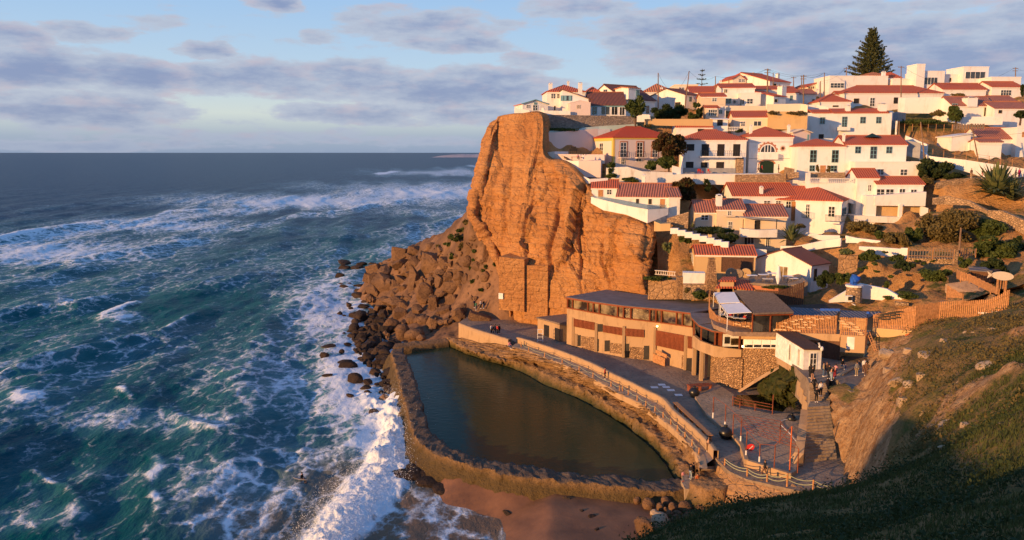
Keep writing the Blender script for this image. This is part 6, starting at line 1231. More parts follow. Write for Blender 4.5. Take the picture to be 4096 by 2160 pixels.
# surfboards
labs = ['white surfboard, leftmost of the row on the dark deck','white surfboard, second from the left','white surfboard, third from the left','white surfboard, fourth from the left','white surfboard, fifth from the left','white surfboard apart from the row, nearest the fence','white surfboard at the right end of the deck']
mb = MB(); dq = [PZ(*p_, 15.9) for p_ in [(0,1040),(-300,1010),(340,985),(1180,1000),(1150,1045),(900,1085),(750,1100)]]; mb.prism([(p_.x, p_.y) for p_ in dq], 12, 15.85); tag(mb.build('surf_deck', simple('dark_deck', (.07,.055,.045), .85, .3, 2)), kind='structure')
sb = None
for (x, y), lab in zip([(632,1020),(690,1020),(745,1022),(792,1024),(840,1024),(930,1022),(1003,1026)], labs):
    if sb is None:
        mb = MB(); n = 16; pr = [(math.sin(math.pi*i/(n-1))**.6*.27, -1.0 + 2.0*i/(n-1)) for i in range(n)]; out = [(a, b_) for a, b_ in pr] + [(-a, b_) for a, b_ in pr[::-1]]; mb.prism(out, 0, .07); sb = mb.build('surfboard', MATS['white_paint'], None, recenter=False); o = sb
    else: o = sb.copy(); S.collection.objects.link(o)
    c = PZ(x, y, 16.1); o.location = c; o.rotation_euler = (.25, 0, .75); tag(o, lab, 'surfboard', 'surfboards on the dark deck')
# shed and fish sign arch
house_sp = [(1842,660,750,112),(2082,645,745,110)]
root = empty('timber_shed', P(1842, 750, 112), 0, 'dark red brown timber shed with a grey flat roof near the fish sign', 'shed'); part('wall', [(1845,625,760,112),(2078,645,760,110)], 3.5, 'wood_dark'); part('roof', [(1825,588,600,114),(2088,632,646,109.6)], .1, 'roof_felt'); 
mb = MB(); q = [P(1842,622,111.6), P(2086,642,109.6), P(2020,592,113), P(1835,588,115)]; mb.add([tuple(p_) for p_ in q] + [(p_.x,p_.y,p_.z-.15) for p_ in q], [(0,1,2,3),(7,6,5,4),(0,4,5,1),(1,5,6,2),(2,6,7,3),(3,7,4,0)]); rel(mb.build('roof_sheet', MATS['roof_felt']), root)
root = empty('sign_arch', P(2190, 880, 93.5), 0, 'pale timber gateway topped by a big yellow white fish shaped board', 'gateway')
for x in (2145, 2232): vpost(x, 690, 890, 93.5, 14, .25, 'wood')
for x in (2178, 2208): vpost(x, 700, 830, 93.6, 8, .1, 'wood')
n = 18; mb = MB(); c = P(2205, 690, 93.3); L_ = 2.6
pr = [(L_*.5*math.cos(2*math.pi*i/n), .52*math.sin(2*math.pi*i/n) - .12*math.cos(2*math.pi*i/n)) for i in range(n)]
mb.add([(c.x+a, c.y, c.z+b_) for a, b_ in pr] + [(c.x+a, c.y+.12, c.z+b_) for a, b_ in pr], [tuple(range(n)), tuple(range(2*n-1, n-1, -1))] + [(i, n+i, n+(i+1)%n, (i+1)%n) for i in range(n)])
a = c.x - L_*.45; mb.add([(a, c.y, c.z+.12),(a-.65, c.y, c.z+.55),(a-.45, c.y, c.z+.15),(a-.62, c.y, c.z-.25),(a, c.y+.1, c.z+.12),(a-.65, c.y+.1, c.z+.55),(a-.45, c.y+.1, c.z+.15),(a-.62, c.y+.1, c.z-.25)], [(0,1,2),(0,2,3),(6,5,4),(7,6,4),(0,4,5,1),(3,7,4,0),(1,5,6,2),(2,6,7,3)])
rel(mb.build('fish_board', MATS['cream']), root)
# ---- white hut, terrace, stairs
use(10)
ZS = 12.0
mb = MB(); mb.prism([tuple(PZ(*q_, ZS))[:2] for q_ in [(1060,890),(1165,985),(1185,1032),(1345,1028),(1420,960),(1500,1010),(1560,1090),(1640,1130),(1760,1130),(1860,900),(1900,760),(1500,740),(1200,760),(940,760)]], 8.5, ZS); tag(mb.build('upper_terrace', MATS['paving']), kind='structure')
C_ = PZ(1118, 893, ZS); rt = empty('hut', C_, R(6), 'small white panelled hut with a sloping dark brown roof at the head of the stairs', 'hut'); W_, Dp, He = 2.25, 7.8, 2.5
mb = MB(); mb.prism([(0,0),(W_,0),(W_,Dp),(0,Dp)], -.35, [He, He-.1, He+.25, He+.35]); mb.build('wall', MATS['white_paint'], rt)
mb = MB(); mb.add([(-.15,-.35,He+.03),(W_+.2,-.35,He-.08),(W_+.2,Dp+.1,He+.3),(-.15,Dp+.1,He+.4),(-.15,-.35,He+.15),(W_+.2,-.35,He+.04),(W_+.2,Dp+.1,He+.42),(-.15,Dp+.1,He+.52)], [(0,3,2,1),(4,5,6,7),(0,1,5,4),(1,2,6,5),(2,3,7,6),(3,0,4,7)]); mb.build('roof', MATS['wood_dark'], rt)
mb = MB(); [mb.box(-.05, 0, y_-.03, y_+.03, -.3, He) for y_ in np.linspace(.1, Dp-.1, 12)]; mb.build('batten', MATS['frame_white'], rt)
win('T', rt, Vector((0, .9, .25)), Vector((0,1,0)), .5, 2.0, Vector((-1,0,0))); win('s', rt, Vector((0, 3.4, .3)), Vector((0,1,0)), .4, 1.9, Vector((-1,0,0))); win('D', rt, Vector((.85, 0, 0)), Vector((1,0,0)), .75, 2.0, Vector((0,-1,0)))
mb = MB(); mb.box(.1, W_-.1, .2, Dp-.2, -1.2, -.36); mb.build('underframe', MATS['concrete'], rt)
# rabbit-like white ornament on the hut corner
mb = MB(); c = P(1325, 665, 94); mb.blob((c.x, c.y, c.z), .22, .18, .3); mb.blob((c.x-.28, c.y, c.z+.25), .16, .14, .16); mb.tube([(c.x-.32, c.y, c.z+.3), (c.x-.5, c.y, c.z+.75)], [.05, .03]); mb.tube([(c.x-.25, c.y, c.z+.3), (c.x-.35, c.y, c.z+.75)], [.05, .03]); tag(mb.build('white_ornament', MATS['white_paint'], None, True), 'small white figure with two upright spikes fixed to the hut roof corner', 'ornament')
def stair(name, bl, br, tl, tr, n, z0, z1, mat, label, base):
    mb = MB()
    for k in range(n):
        f0, f1 = k/n, (k+1)/n; a, c, e, g_ = bl.lerp(tl, f0), br.lerp(tr, f0), br.lerp(tr, f1), bl.lerp(tl, f1)
        mb.prism([(a.x,a.y),(c.x,c.y),(e.x,e.y),(g_.x,g_.y)], base, z0 + (z1-z0)*(k+1)/n)
    return tag(mb.build(name, MATS[mat]), label, 'stairs')
use(0)
bl, br = PZ(3217, 1852, ZP), PZ(3347, 1835, ZP); ml, mr = PZ(3232, 1625, 10.3), PZ(3318, 1620, 10.3); m2l, m2r = PZ(3240, 1605, 10.3), PZ(3322, 1600, 10.3)
stair('stairs', bl, br, ml, mr, 17, ZP, 10.3, 'slab', 'broad stone staircase, lower flight beside the rock face', 3.5)
stair('stairs', ml, mr, m2l, m2r, 1, 10.2, 10.3, 'slab', 'stone landing halfway up the staircase', 3.5)
stair('stairs', m2l, m2r, PZ(3236, 1531, ZS), PZ(3300, 1530, ZS), 9, 10.3, ZS, 'slab', 'upper flight of the staircase crowded with people', 3.5)
pxwall('stair_wall', [(3178,1660,1850,83),(3190,1700,1855,82),(3214,1745,1858,80.8)][:0] or [(3176,1858,1870,79.5),(3212,1815,1862,80),(3222,1700,1850,84.5),(3234,1640,1700,88)], .9, 'concrete', 'sloping concrete wall along the left side of the stairs')
for k, (x0, yt_) in enumerate(((3187, 1500), (3196, 1530), (3207, 1558), (3217, 1586), (3226, 1612))):
    pxwall('wall_block', [(x0, yt_, yt_ + 60, 94.5 - k*1.3), (x0 + 34, yt_ + 2, yt_ + 62, 94.4 - k*1.3)], 1.2, 'concrete', 'stepped stone block left of the upper stairs, %s from the top' % ORD[k], 'wall', 'stepped blocks beside the upper stairs')
use(10)
pxwall('low_wall', [(1480,985,1010,91.4),(1560,935,1040,91.8),(1700,860,900,95.5)], .5, 'concrete', 'low wall separating the stair head from the sunken yard'); pxwall('low_wall', [(1480,985,1100,91.2),(1620,1120,1160,86.8),(1790,1128,1160,86.6)], .5, 'stone', 'low stone parapet round the sunken yard')
mb = MB(); mb.tube([P(1805, 470, 97.5), P(1900, 700, 95)], .06); mb.tube([P(1835, 465, 97.3), P(1925, 690, 94.8)], .06); [mb.tube([P(1805 + 95*f, 470 + 230*f, 97.5-2.5*f), P(1835+90*f, 465+225*f, 97.3-2.5*f)], .035) for f in np.linspace(.1,.9,8)]; tag(mb.build('ladder', MATS['wood']), 'wooden ladder leaning between the kiosk and the ochre wall', 'ladder')
# grotto: mossy slope and dark pool
use(10)
A_ = [P(640,1075,105.2), P(700,1010,104.6), P(800,900,103), P(945,810,101.5), P(1060,900,95.5)]; B_ = [P(650,1150,103.5), P(700,1160,102.4), P(770,1150,100.5), P(850,1120,97), P(1085,1000,93.5)]; C2 = [PZ(640,1200,5.2), PZ(720,1220,5.2), PZ(800,1250,5.2), PZ(930,1290,5.2), PZ(1050,1330,6.0)]
leafmat('moss', (.045,.06,.014), (.10,.09,.022), (.012,.016,.005)); o = strip('mossy_bank', [A_, B_, C2], MATS['moss'], .9, .8, 90, 22); tag(o, kind='structure')
mb = MB(); mb.prism([tuple(PZ(*q_, ZP+.05))[:2] for q_ in [(355,1270),(400,1165),(700,1160),(1000,1230),(900,1345),(780,1330)]], ZP-.2, ZP+.02); m, t, b = base_mat('black_water', .1, .4); b.inputs['Base Color'].default_value = (.006,.007,.004,1); o = mb.build('grotto_pool', m); tag(o, kind='structure')
o = strip('stair_rock', [[PZ(*q_, ZP) for q_ in L11([(1650,250),(1740,330),(1790,420),(1800,600),(1770,700)])], [P(*q_) for q_ in ((3165,1600,91),(3180,1640,90),(3192,1680,87.5),(3205,1760,84),(3208,1830,80.5))], [P(*q_) for q_ in ((3200,1520,93.5),(3215,1560,91.5),(3222,1620,89),(3226,1700,85.5),(3222,1800,81.5))]], MATS['soil_rock'], .5, .4, 60, 10); tag(o, kind='structure')
strip('bridge_slope', [[P(*q_) for q_ in ((940,812,101.8),(700,935,103.6),(500,1060,105.4),(380,1150,106.2))], [P(*q_) for q_ in ((945,835,101.2),(710,965,103),(520,1085,104.9),(400,1160,105.8))]], MATS['concrete'], .05, .5, 40, 3)['kind'] = 'structure'
# ---- lower platform, trellis, rope fence
use(11)
mb = MB(); mb.prism([tuple(PZ(*q_, 6.05))[:2] for q_ in [(850,90),(945,240),(1150,405),(1245,510),(1290,650),(1450,690),(1700,765),(1745,740),(1790,500),(1840,240),(1640,225),(1540,235),(1190,165),(1190,60),(1050,-30)]], 3.2, 6.05); tag(mb.build('net_platform', MATS['slab']), kind='structure')
pxwall('platform_kerb', [(845,80,110,PZ(845,110,ZP).y),(945,235,262,PZ(945,262,ZP).y),(1155,400,440,PZ(1155,440,ZP).y),(1245,505,560,PZ(1245,560,ZP).y),(1285,640,705,PZ(1285,705,ZP).y)], .4, 'concrete', 'curved concrete kerb of the platform with the net frames')
pxwall('platform_wall', [(1285,642,700,PZ(1285,700,ZP).y),(1580,735,800,PZ(1580,800,ZP).y),(1700,770,820,PZ(1700,820,ZP).y)], .4, 'concrete', 'low concrete wall at the front of the platform behind the walker')
ZF = 6.05
def post(x, yb, yt, lab, mat='rust', r=.055, white=0, z=ZF, cat='post', grp='rusty posts on the platform'):
    b_ = PZ(x, yb, z); rt = empty('metal_post', b_, 0, lab, cat, grp); h_ = P(x, yt, b_.y).z - z
    mb = MB(); mb.tube([(0,0,0),(0,0,h_)], r, 6); mb.build('shaft', MATS[mat], rt)
    if white: mb = MB(); mb.tube([(0,0,0),(0,0,white)], r*1.5, 8); mb.build('white_sleeve', MATS['white_paint'], rt)
    return b_ + Vector((0,0,h_))
tops = []
for x, yb, yt, wh, lab in ((1006,272,85,.7,'rusty frame post nearest the grotto railing'),(1113,362,155,.8,'rusty frame post, second along the kerb'),(1252,492,285,.8,'rusty forked post in the middle of the kerb'),(1300,625,395,.8,'rusty post beside the red fish sign'),(1418,680,505,.8,'thin rusty post behind the platform wall'),(1550,740,515,0,'thin rusty post directly right of the walker'),(1688,745,345,0,'tall bright orange red post near the stairs wall')):
    tops.append(post(x, yb, yt, lab, 'orange_paint' if 'orange red' in lab else 'rust', .06, wh))
mb = MB()
for a, c in ((0,1),(1,2),(2,3),(3,4),(4,5),(5,6)): mb.tube([tops[a], tops[c]], .035, 4)
tag(mb.build('net_cable', MATS['rust']), 'sagging rusty top rail joining the platform posts', 'rail')
ZG = 8.6; g_ = [PZ(*q_, ZG) for q_ in [(1190,238),(1600,305),(1770,420),(1700,560),(1300,375)]]; c4 = [PZ(*q_, ZG) for q_ in [(1190,238),(1610,300),(1770,545),(1310,390)]]; root = empty('trellis', Vector((c4[0].x, c4[0].y, ZF)), 0, 'rusty horizontal trellis grid hung over the platform', 'trellis'); mb = MB()
for k in range(8): f = k/7; mb.tube([c4[0].lerp(c4[3], f), c4[1].lerp(c4[2], f)], .03, 4); mb.tube([c4[0].lerp(c4[1], f), c4[3].lerp(c4[2], f)], .03, 4)
rel(mb.build('grid', MATS['rust']), root); [rel(MB().tube([p_, (p_.x, p_.y, ZF)], .06, 6).build('post', MATS['rust']), root) for p_ in c4]
# red fish-shaped sign, hose
c = P(1335, 538, 83.2); mb = MB(); n = 12; mb.add([(c.x + .55*math.cos(2*math.pi*i/n)*.75 - .28*math.sin(2*math.pi*i/n), c.y + s_, c.z + .55*math.cos(2*math.pi*i/n)*.65 + .28*math.sin(2*math.pi*i/n)) for s_ in (0, .05) for i in range(n)], [tuple(range(n)), tuple(range(2*n-1, n-1, -1))] + [(i, n+i, n+(i+1)%n, (i+1)%n) for i in range(n)]); tag(mb.build('red_sign', MATS['red_paint']), 'slanted red oval sign with a white stripe tied to a platform post', 'sign')
c.y -= .01; mb = MB(); mb.add([(c.x-.28, c.y-.02, c.z-.30),(c.x-.22, c.y-.02, c.z-.36),(c.x+.34, c.y-.02, c.z+.22),(c.x+.28, c.y-.02, c.z+.28)], [(0,1,2,3)]); o = mb.build('white_stripe', MATS['white_paint']); o.parent = bpy.data.objects['red_sign']; o.location = o.location - o.parent.location
mb = MB(); pts = [PZ(*q_, ZF + z_) for q_, z_ in (((1790,520),.1),((1740,470),.1),((1690,410),.1),((1610,330),.1),((1620,295),.1),((1690,280),.1))]; mb.tube(smooth_line(pts, .4), .04, 5); tag(mb.build('hose', MATS['white_paint']), 'pale hose looping across the platform', 'hose')
# grotto railing
pl = [(1180,165,75),(1245,185,130),(1380,208,150),(1535,238,65)]; root = empty('railing', PZ(1180,165,ZF), 0, 'rusty three bar railing guarding the dark grotto', 'railing'); tp_ = []
for x, yb, yt in pl: b_ = PZ(x, yb, ZF); h_ = P(x, yt, b_.y).z; rel(MB().tube([b_, (b_.x, b_.y, h_)], .06, 6).build('post', MATS['rust']), root); tp_.append(b_)
mb = MB(); [mb.tube([p_ + Vector((0,0,hh)) for p_ in tp_], .035, 4) for hh in (.45, .85, 1.2)]; rel(mb.build('rail', MATS['rust']), root)
# rope fence
rp = [(1110,692,632),(1310,790,716),(1487,838,770),(1665,882,762),(1897,912,820),(2150,940,880)]; root = empty('rope_fence', PZ(1110,692,ZP), 0, 'low wooden posts with two sagging pale ropes along the seaward path edge', 'rope fence'); P0 = [PZ(x, yb, ZP) for x, yb, yt in rp]; H0 = [P(x, yt, p_.y).z - ZP for (x, yb, yt), p_ in zip(rp, P0)]
for p_, h_ in zip(P0, H0): mb = MB(); mb.tube([p_ - Vector((0,0,.3)), p_ + Vector((0,0,h_))], .09, 7); rel(mb.build('post', MATS['wood']), root)
for lv in (.92, .55):
    mb = MB()
    for i in range(len(P0)-1):
        a = P0[i] + Vector((0,0,H0[i]*lv)); c = P0[i+1] + Vector((0,0,H0[i+1]*lv)); mb.tube([a.lerp(c, f) - Vector((0,0,.28*4*f*(1-f))) for f in np.linspace(0,1,9)], .04, 5)
    rel(mb.build('rope', MATS['rope']), root)
# bollards and rope along the towpath
bl_ = [(9,x,y) for x, y in ((92,800),(170,850),(335,905),(520,970),(695,1050),(842,1120),(1030,1215),(1118,1262),(1210,1305))] + [(11,x,y) for x, y in ((252,65),(332,115),(408,165),(490,212),(563,268),(630,328),(690,388),(757,448),(818,515),(880,590),(200,30))]
bo = None
for rg, x, y in bl_:
    use(rg); b_ = PZ(x, y, 5.57)
    if bo is None: mb = MB(); mb.tube([(0,0,-.1),(0,0,.72)], [.10,.085], 7); bo = mb.build('bollard', MATS['wood'], None, recenter=False); o = bo
    else: o = bo.copy(); S.collection.objects.link(o)
    o.location = b_; o.rotation_euler = (.05*math.sin(x), .05*math.cos(y), 0); tag(o, 'short wooden bollard on the pool side path, %s in its run' % ORD[bl_.index((rg, x, y))] , 'bollard', 'wooden bollards along the pool path')
use(0)
mb = MB(); L_ = sorted([(o.location.x, o.location.y, o.location.z) for o in S.objects if o.name.startswith('bollard')], key=lambda p_: -p_[1]); pts = []
for a, c in zip(L_[:-1], L_[1:]): a, c = Vector(a), Vector(c); pts += [a.lerp(c, f) + Vector((0,0,.6 - 4*f*(1-f)*.2)) for f in (0,.25,.5,.75)]
mb.tube(pts, .03, 4); tag(mb.build('rope', MATS['rope']), 'thin rope strung along the wooden bollards', 'rope')
# bench, sacks, promenade things
use(11)
def obj_line(name, a, c, wdt, z0, z1, mat, label, cat):
    d_ = (c-a); d_.z = 0; ux = d_.normalized(); nr = Vector((-ux.y, ux.x, 0)); rt = empty(name, a.lerp(c,.5), 0, label, cat); mb = MB(); mb.obox(a.lerp(c,.5), ux, nr, d_.length/2, wdt/2, z1-.08, z1); rel(mb.build('seat', MATS[mat]), rt)
    n = max(2, int(d_.length/2)); 
    for k in range(n+1): mb = MB(); mb.obox(a.lerp(c, .02+.96*k/n), ux, nr, .06, wdt*.35, z0, z1-.085); rel(mb.build('leg', MATS[mat]), rt)
b1, b2 = PZ(668,128,6.5), PZ(985,425,6.5); obj_line('long_bench', b1, b2, .6, ZP, 6.5, 'wood', 'very long brown timber bench along the inner side of the parapet', 'bench')
use(9); obj_line('table', PZ(1840,1205,6.4), PZ(2070,1190,6.4), 1.3, ZP, 6.4, 'rust', 'low rusty table at the foot of the round stone wall', 'table')
def sack(reg, x, y, s, label):
    use(reg); c = PZ(x, y, ZP if 'tower' not in label else ZP); mb = MB(); mb.blob((c.x, c.y, c.z+s*.45), s*.55, s*.5, s*.55, 10, 8); mb.tube([(c.x,c.y,c.z+s*.85),(c.x+.05,c.y,c.z+s*1.15)], [.1*s,.16*s]); o = mb.build('rubbish_bag', MATS['bag'], None, True)
    co = np.zeros(len(o.data.vertices)*3, dtype=np.float32); o.data.vertices.foreach_get('co', co); co = co.reshape(-1,3); co += .12*s*np.stack([fbm(co[:,0]*3,co[:,1]*3,co[:,2]*3+k,3) for k in (0,5,9)],-1); o.data.vertices.foreach_set('co', co.ravel().astype(np.float32)); tag(o, label, 'rubbish bag')
sack(11, 838, 85, 1.3, 'black rubbish sack by the promenade stair of the platform'); sack(11, 1118, 455, 1.4, 'big black rubbish sack on the ramp beside the platform kerb'); sack(11, 1702, 318, 1.1, 'black bundle hanging near the top of the platform by the stairs')
use(9)
for i, x in enumerate((1190, 1228, 1272)):
    c = PZ(x, 915, ZP); rt = empty('wheelie_bin', c, 0, ['black bin, left of the three under the restaurant','black bin, middle of the three under the restaurant','black bin, right of the three under the restaurant'][i], 'bin', 'black bins'); mb = MB(); frustum(mb, (0,0), .28, .36, .05, 1.05); mb.build('body', MATS['dark_green'] if 0 else MATS['bag'], rt); mb = MB(); mb.box(-.38,.38,-.38,.40,1.055,1.13); mb.build('lid', MATS['bag'], rt)
for pl, z_, lab, mt in (([(1465,960),(1500,870),(1620,925),(1590,1008)], 0, 'large wooden crate board leaning below the slatted screen', 'wood'), ([(1495,865),(1510,830),(1618,885),(1610,925)], 0, 'orange board behind the leaning crate', 'orange_paint')):
    D_ = PZ(1590, 1008, ZP).y; pxwall('leaning_board', [(pl[0][0], pl[1][1], pl[0][1], D_ + 1.2), (pl[3][0], pl[2][1], pl[3][1], D_)], .12, 'wood' if 'crate' in lab else 'ochre', lab, 'board')
# white lifeguard frame, flat paving squares
c = PZ(290, 752, ZP); mb = MB(); [mb.tube([(c.x+a, c.y, ZP), (c.x+a, c.y, ZP+2.2)], .05) for a in (-.45,.45)]; [mb.tube([(c.x-.45, c.y, ZP+h_), (c.x+.45, c.y, ZP+h_)], .05) for h_ in (.3,.9,1.5,2.2)]; tag(mb.build('pool_ladder', MATS['white_paint']), 'white painted ladder frame standing on the promenade', 'frame')
for x, y, lab in ((1482,1225,'leftmost'),(1560,1198,'topmost'),(1605,1222,'middle'),(1655,1255,'large'),(1735,1305,'lowest, outlined')): c = PZ(x, y, ZP); mb = MB(); mb.box(c.x-.5, c.x+.5, c.y-.45, c.y+.45, ZP, ZP+.012); tag(mb.build('paving_plate', MATS['canvas'] if 0 else MATS['frame_white']), 'pale square plate set in the promenade, %s of the five' % lab, 'plate')
# annex
root = empty('annex', PZ(260, 640, ZP), 0, 'small flat roofed ochre annex with two dark doors left of the restaurant', 'annex')
ax_ = [(235, 480, 640), (440, 560, 738), (500, 575, 748)]; part('wall', [(262,505,655,PZ(262,655,ZP).y),(490,575,748,PZ(490,748,ZP).y),(615,600,750,PZ(490,748,ZP).y+1.2)], 5, 'concrete'); part('roof', [(248,492,506,PZ(262,655,ZP).y-.3),(492,555,572,PZ(490,748,ZP).y-.3),(615,590,604,PZ(490,748,ZP).y+.9)], 6, 'wood_grey')
for x0, x1, y0, y1 in ((327,380,568,710),(440,490,602,745)): dd0 = PZ(x0, 655+(x0-262)*.41, ZP).y; dd1 = PZ(x1, 655+(x1-262)*.41, ZP).y; part('door', [(x0,y0,y1,dd0-.08),(x1,y0+15,y1+10,dd1-.08)], .05, 'dark')
# wall lamps that are lit
for rg, x, y, D_, lab in ((9,1512,588,PZ(1500,955,ZP).y-.5,'lit round lamp on the concrete band of the restaurant'),(10,465,640,106.4,'lit round lamp beside the white window strip')):
    use(rg); c = P(x, y, D_); rt = empty('wall_lamp', c, 0, lab, 'lamp'); mb = MB(); mb.blob((0,0,0), .17, .17, .15); mb.build('globe', MATS['lamp_glow'], rt, True); mb = MB(); mb.tube([(0,.1,0),(0,.5,0)], .04); mb.build('bracket', MATS['iron'], rt)
# millstones, parasol, tables on the bar terrace
use(7)
for (x, y, r_), lab in zip(((1280,945,.85),(1366,950,.75),(1460,945,.8)), ('millstone leaning outside the shop, leftmost','millstone leaning outside the shop, middle','millstone leaning outside the shop, brownest and rightmost')):
    c = P(x, y, 127.8); mb = MB(); mb.disc((0,0,0), (.15,1,.2), r_, .22, 18, r_*.14); o = mb.build('millstone', MATS['slab'] if 'brown' not in lab else MATS['ochre'], None, recenter=False); o.location = c; tag(o, lab, 'millstone', 'millstones outside the shop')
zt_ = P(1845, 1095, 121).z; c = P(1845, 1095, 121); rt = empty('parasol', c, 0, 'closed cream parasol on the bar terrace', 'parasol'); mb = MB(); mb.tube([(0,0,0),(0,0,.9),(0,0,1.3),(0,0,2.9),(0,0,3.1)], [.05,.3,.42,.16,.03], 8); mb.build('canopy', MATS['canvas'], rt); mb = MB(); mb.tube([(0,0,-.2),(0,0,3.2)], .04); mb.build('pole', MATS['wood'], rt)
for (x, y), lab in zip(((1530,1010),(1720,1050),(1670,1000),(1780,985),(1960,1020),(2020,1045)), ('white rectangular table by the brick fence end','white rectangular table left of the parasol','low white lounge table behind the long table','round brown lounge table near the glass door','white table right of the parasol','white table nearest the timber stair')):
    c = P(x, y+14, 122.5); rt = empty('table', c, 0, lab, 'table'); mb = MB(); mb.box(-.75,.75,-.45,.45,.68,.74); mb.build('top', MATS['canvas'], rt); [MB().box(a-.04,a+.04,b_-.04,b_+.04,0,.678).build('leg', MATS['wood_grey'], rt) for a in (-.65,.65) for b_ in (-.35,.35)]
# posts, poles and wires
def pole(reg, x, yt, yb, D, lab, lean=0, arm=0, r=.14):
    use(reg); b_ = P(x - lean, yb, D); t_ = P(x, yt, D); rt = empty('utility_pole', b_, 0, lab, 'utility pole', 'wooden utility poles'); mb = MB(); mb.tube([(0,0,-.5), tuple(t_-b_)], [r, r*.7], 7); mb.build('pole', MATS['pole_wood'], rt)
    if arm: mb = MB(); q = t_-b_; [mb.box(q.x-.7, q.x+.7, q.y-.06, q.y+.06, q.z-z_-.06, q.z-z_+.06) for z_ in (.3, .9)[:arm]]; mb.build('crossarm', MATS['pole_wood'], rt); mb = MB(); [mb.blob((q.x+a, q.y, q.z-.18), .07, .07, .1, 6, 4) for a in (-.6, 0, .6)]; mb.build('insulator', MATS['grey'], rt)
    return t_
PT = {}
for key, a in dict(p1=(2,424,292,715,172,'tall straight wooden pole beside the round crowned tree'), p2=(2,820,268,725,190,'leaning wooden pole beside the grey brown gabled roof',55), p3=(2,1156,336,545,205,'short pole behind the red roof in the centre'), p4=(2,1328,360,425,215,'short pole left of the skyline gables'),
  p5=(2,1822,238,525,190,'thickest pole with cross arms in front of the skyline house',0,2,.2), p6=(2,1894,290,460,212,'thin pole right of the thickest pole'), p7=(2,2155,340,470,220,'pole with a lamp bracket in the tangle of wires',0,1), p8=(2,2258,330,480,215,'pale pole left of the dark pole'), p9=(2,2282,318,700,190,'dark pole with insulators standing in the white yard',0,2,.17),
  p10=(2,2498,398,640,200,'pole left of the long flat house'), p11=(2,2548,290,590,208,'tall pole at the left corner of the long flat house'), p12=(3,525,535,635,222,'pole with a double lamp under the conifer',0,1), p13=(3,1145,520,850,196,'wooden pole rising through the long red roof',0,1), p14=(3,2440,535,640,215,'pole with arms at the far right skyline',0,2),
  p15=(6,1312,105,520,157,'leaning wooden pole on the dry slope in front of the white steps',-45), p16=(6,1862,120,610,156,'slanting pole crossing the dry slope and the lane wall',-100), p17=(8,1750,165,410,120,'bare wooden post rising above the picket fence',20,0,.17), p18=(3,1122,1140,1290,176,'short fence pole at the foot of the lawn')).items():
    rg, x, yt, yb, D = a[:5]; lab = a[5]; ex = a[6:]; PT[key] = pole(rg, x, yt, yb, D, lab, *(ex[:1] or (0,)), *(ex[1:2] or (0,)), *(ex[2:3] or (.14,)))
def cable(a, c, sag, lab): mb = MB(); mb.tube([a.lerp(c, f) - Vector((0,0,4*sag*f*(1-f))) for f in np.linspace(0,1,14)], .022, 3); tag(mb.build('overhead_wire', MATS['wire']), lab, 'wire', 'overhead wires')
for a, c, s_ in (('p1','p2',4),('p2','p3',1.4),('p3','p5',1.0),('p5','p11',1.2),('p5','p9',1),('p5','p7',1.4),('p5','p6',.5),('p9','p11',.8),('p11','p12',1.2),('p12','p13',.6),('p13','p14',4.5),('p4','p5',.8),('p8','p11',.8),('p10','p12',1)): cable(PT[a], PT[c], s_, 'dark overhead wire hung between wooden poles above the roofs')
use(3); r_ = P(2600, 560, 218); cable(PT['p14'], r_, .6, 'dark overhead wire leaving the frame at the right'); use(6); cable(P(2600,200,157), P(1330,180,157), 1.0, 'dark overhead wire across the dry slope')
# wire fences on the dry slope
def stakes(reg, pts, lab, h=1.3, n=8):
    use(reg); L = [P(*p_) for p_ in pts]; Lr = resamp(L, n); rt = empty('wire_fence', Vector(Lr[0]), 0, lab, 'fence'); [rel(MB().tube([tuple(p_ - np.array([0,0,.4])), tuple(p_ + np.array([0,0,h]))], .05, 5).build('stake', MATS['wood']), rt) for p_ in Lr]; mb = MB(); [mb.tube([tuple(p_ + np.array([0,0,hh])) for p_ in Lr], .018, 3) for hh in (h*.3, h*.65, h*.95)]; rel(mb.build('wire', MATS['rust']), rt)
stakes(6, [(1050,190,172),(1650,195,170)], 'wire fence on thin stakes along the foot of the lawn'); stakes(6, [(1440,470,159),(1800,510,155.5),(2150,560,153.6),(2434,590,152)], 'wire fence on thin stakes along the top of the lane wall', n=9)
pxfence('rail_fence', [(1740,1180,1240,173),(1980,1185,1245,172)][:0] or [(0,0,0,1)][:0] or [(1660,130,185,171),(2000,120,180,170)], 'weathered rail fence below the porch garden wall', 'wood_grey', .5, .3)
for (x, y), lab, rg in (((1478,755),'small white notice on the masonry foot of the cliff',12),((1692,887),'tiny white notice low on the cliff near the annex',12)):
    use(rg); pxwall('notice', [(x-20 if 'small' in lab else x-9, y-27 if 'small' in lab else y-13, y+27 if 'small' in lab else y+13, 150.3), (x+20 if 'small' in lab else x+9, y-22 if 'small' in lab else y-13, y+30 if 'small' in lab else y+13, 150)], .1, 'white_paint', lab, 'notice')
use(12); pxwall('masonry_buttress', [(1462,400,880,150.6),(1690,425,900,148.8)], 6, 'cliff', 'broad flat topped masonry buttress at the left foot of the cliff', 'buttress')
pxwall('masonry_buttress', [(1690,480,960,149.4),(1900,480,990,147.6)], 6, 'cliff', 'lower masonry facing right of the flat topped buttress', 'buttress')
# parasol green and seating on the upper house terrace
use(6); c = P(785, 245, 160); mb = MB(); mb.tube([(c.x,c.y,c.z-.4),(c.x,c.y,c.z+.35)], [1.5,.05], 10); rt = empty('parasol', c - Vector((0,0,1.5)), 0, 'dark green open parasol behind the ribbed red roof', 'parasol'); rel(mb.build('canopy', MATS['dark_green']), rt); mb = MB(); mb.tube([(0,0,-.5),(0,0,1.8)], .04); mb.build('pole', MATS['wood'], rt)
# ================================================================== ROCKS, PLANTS, PEOPLE, GRASS
use(0)
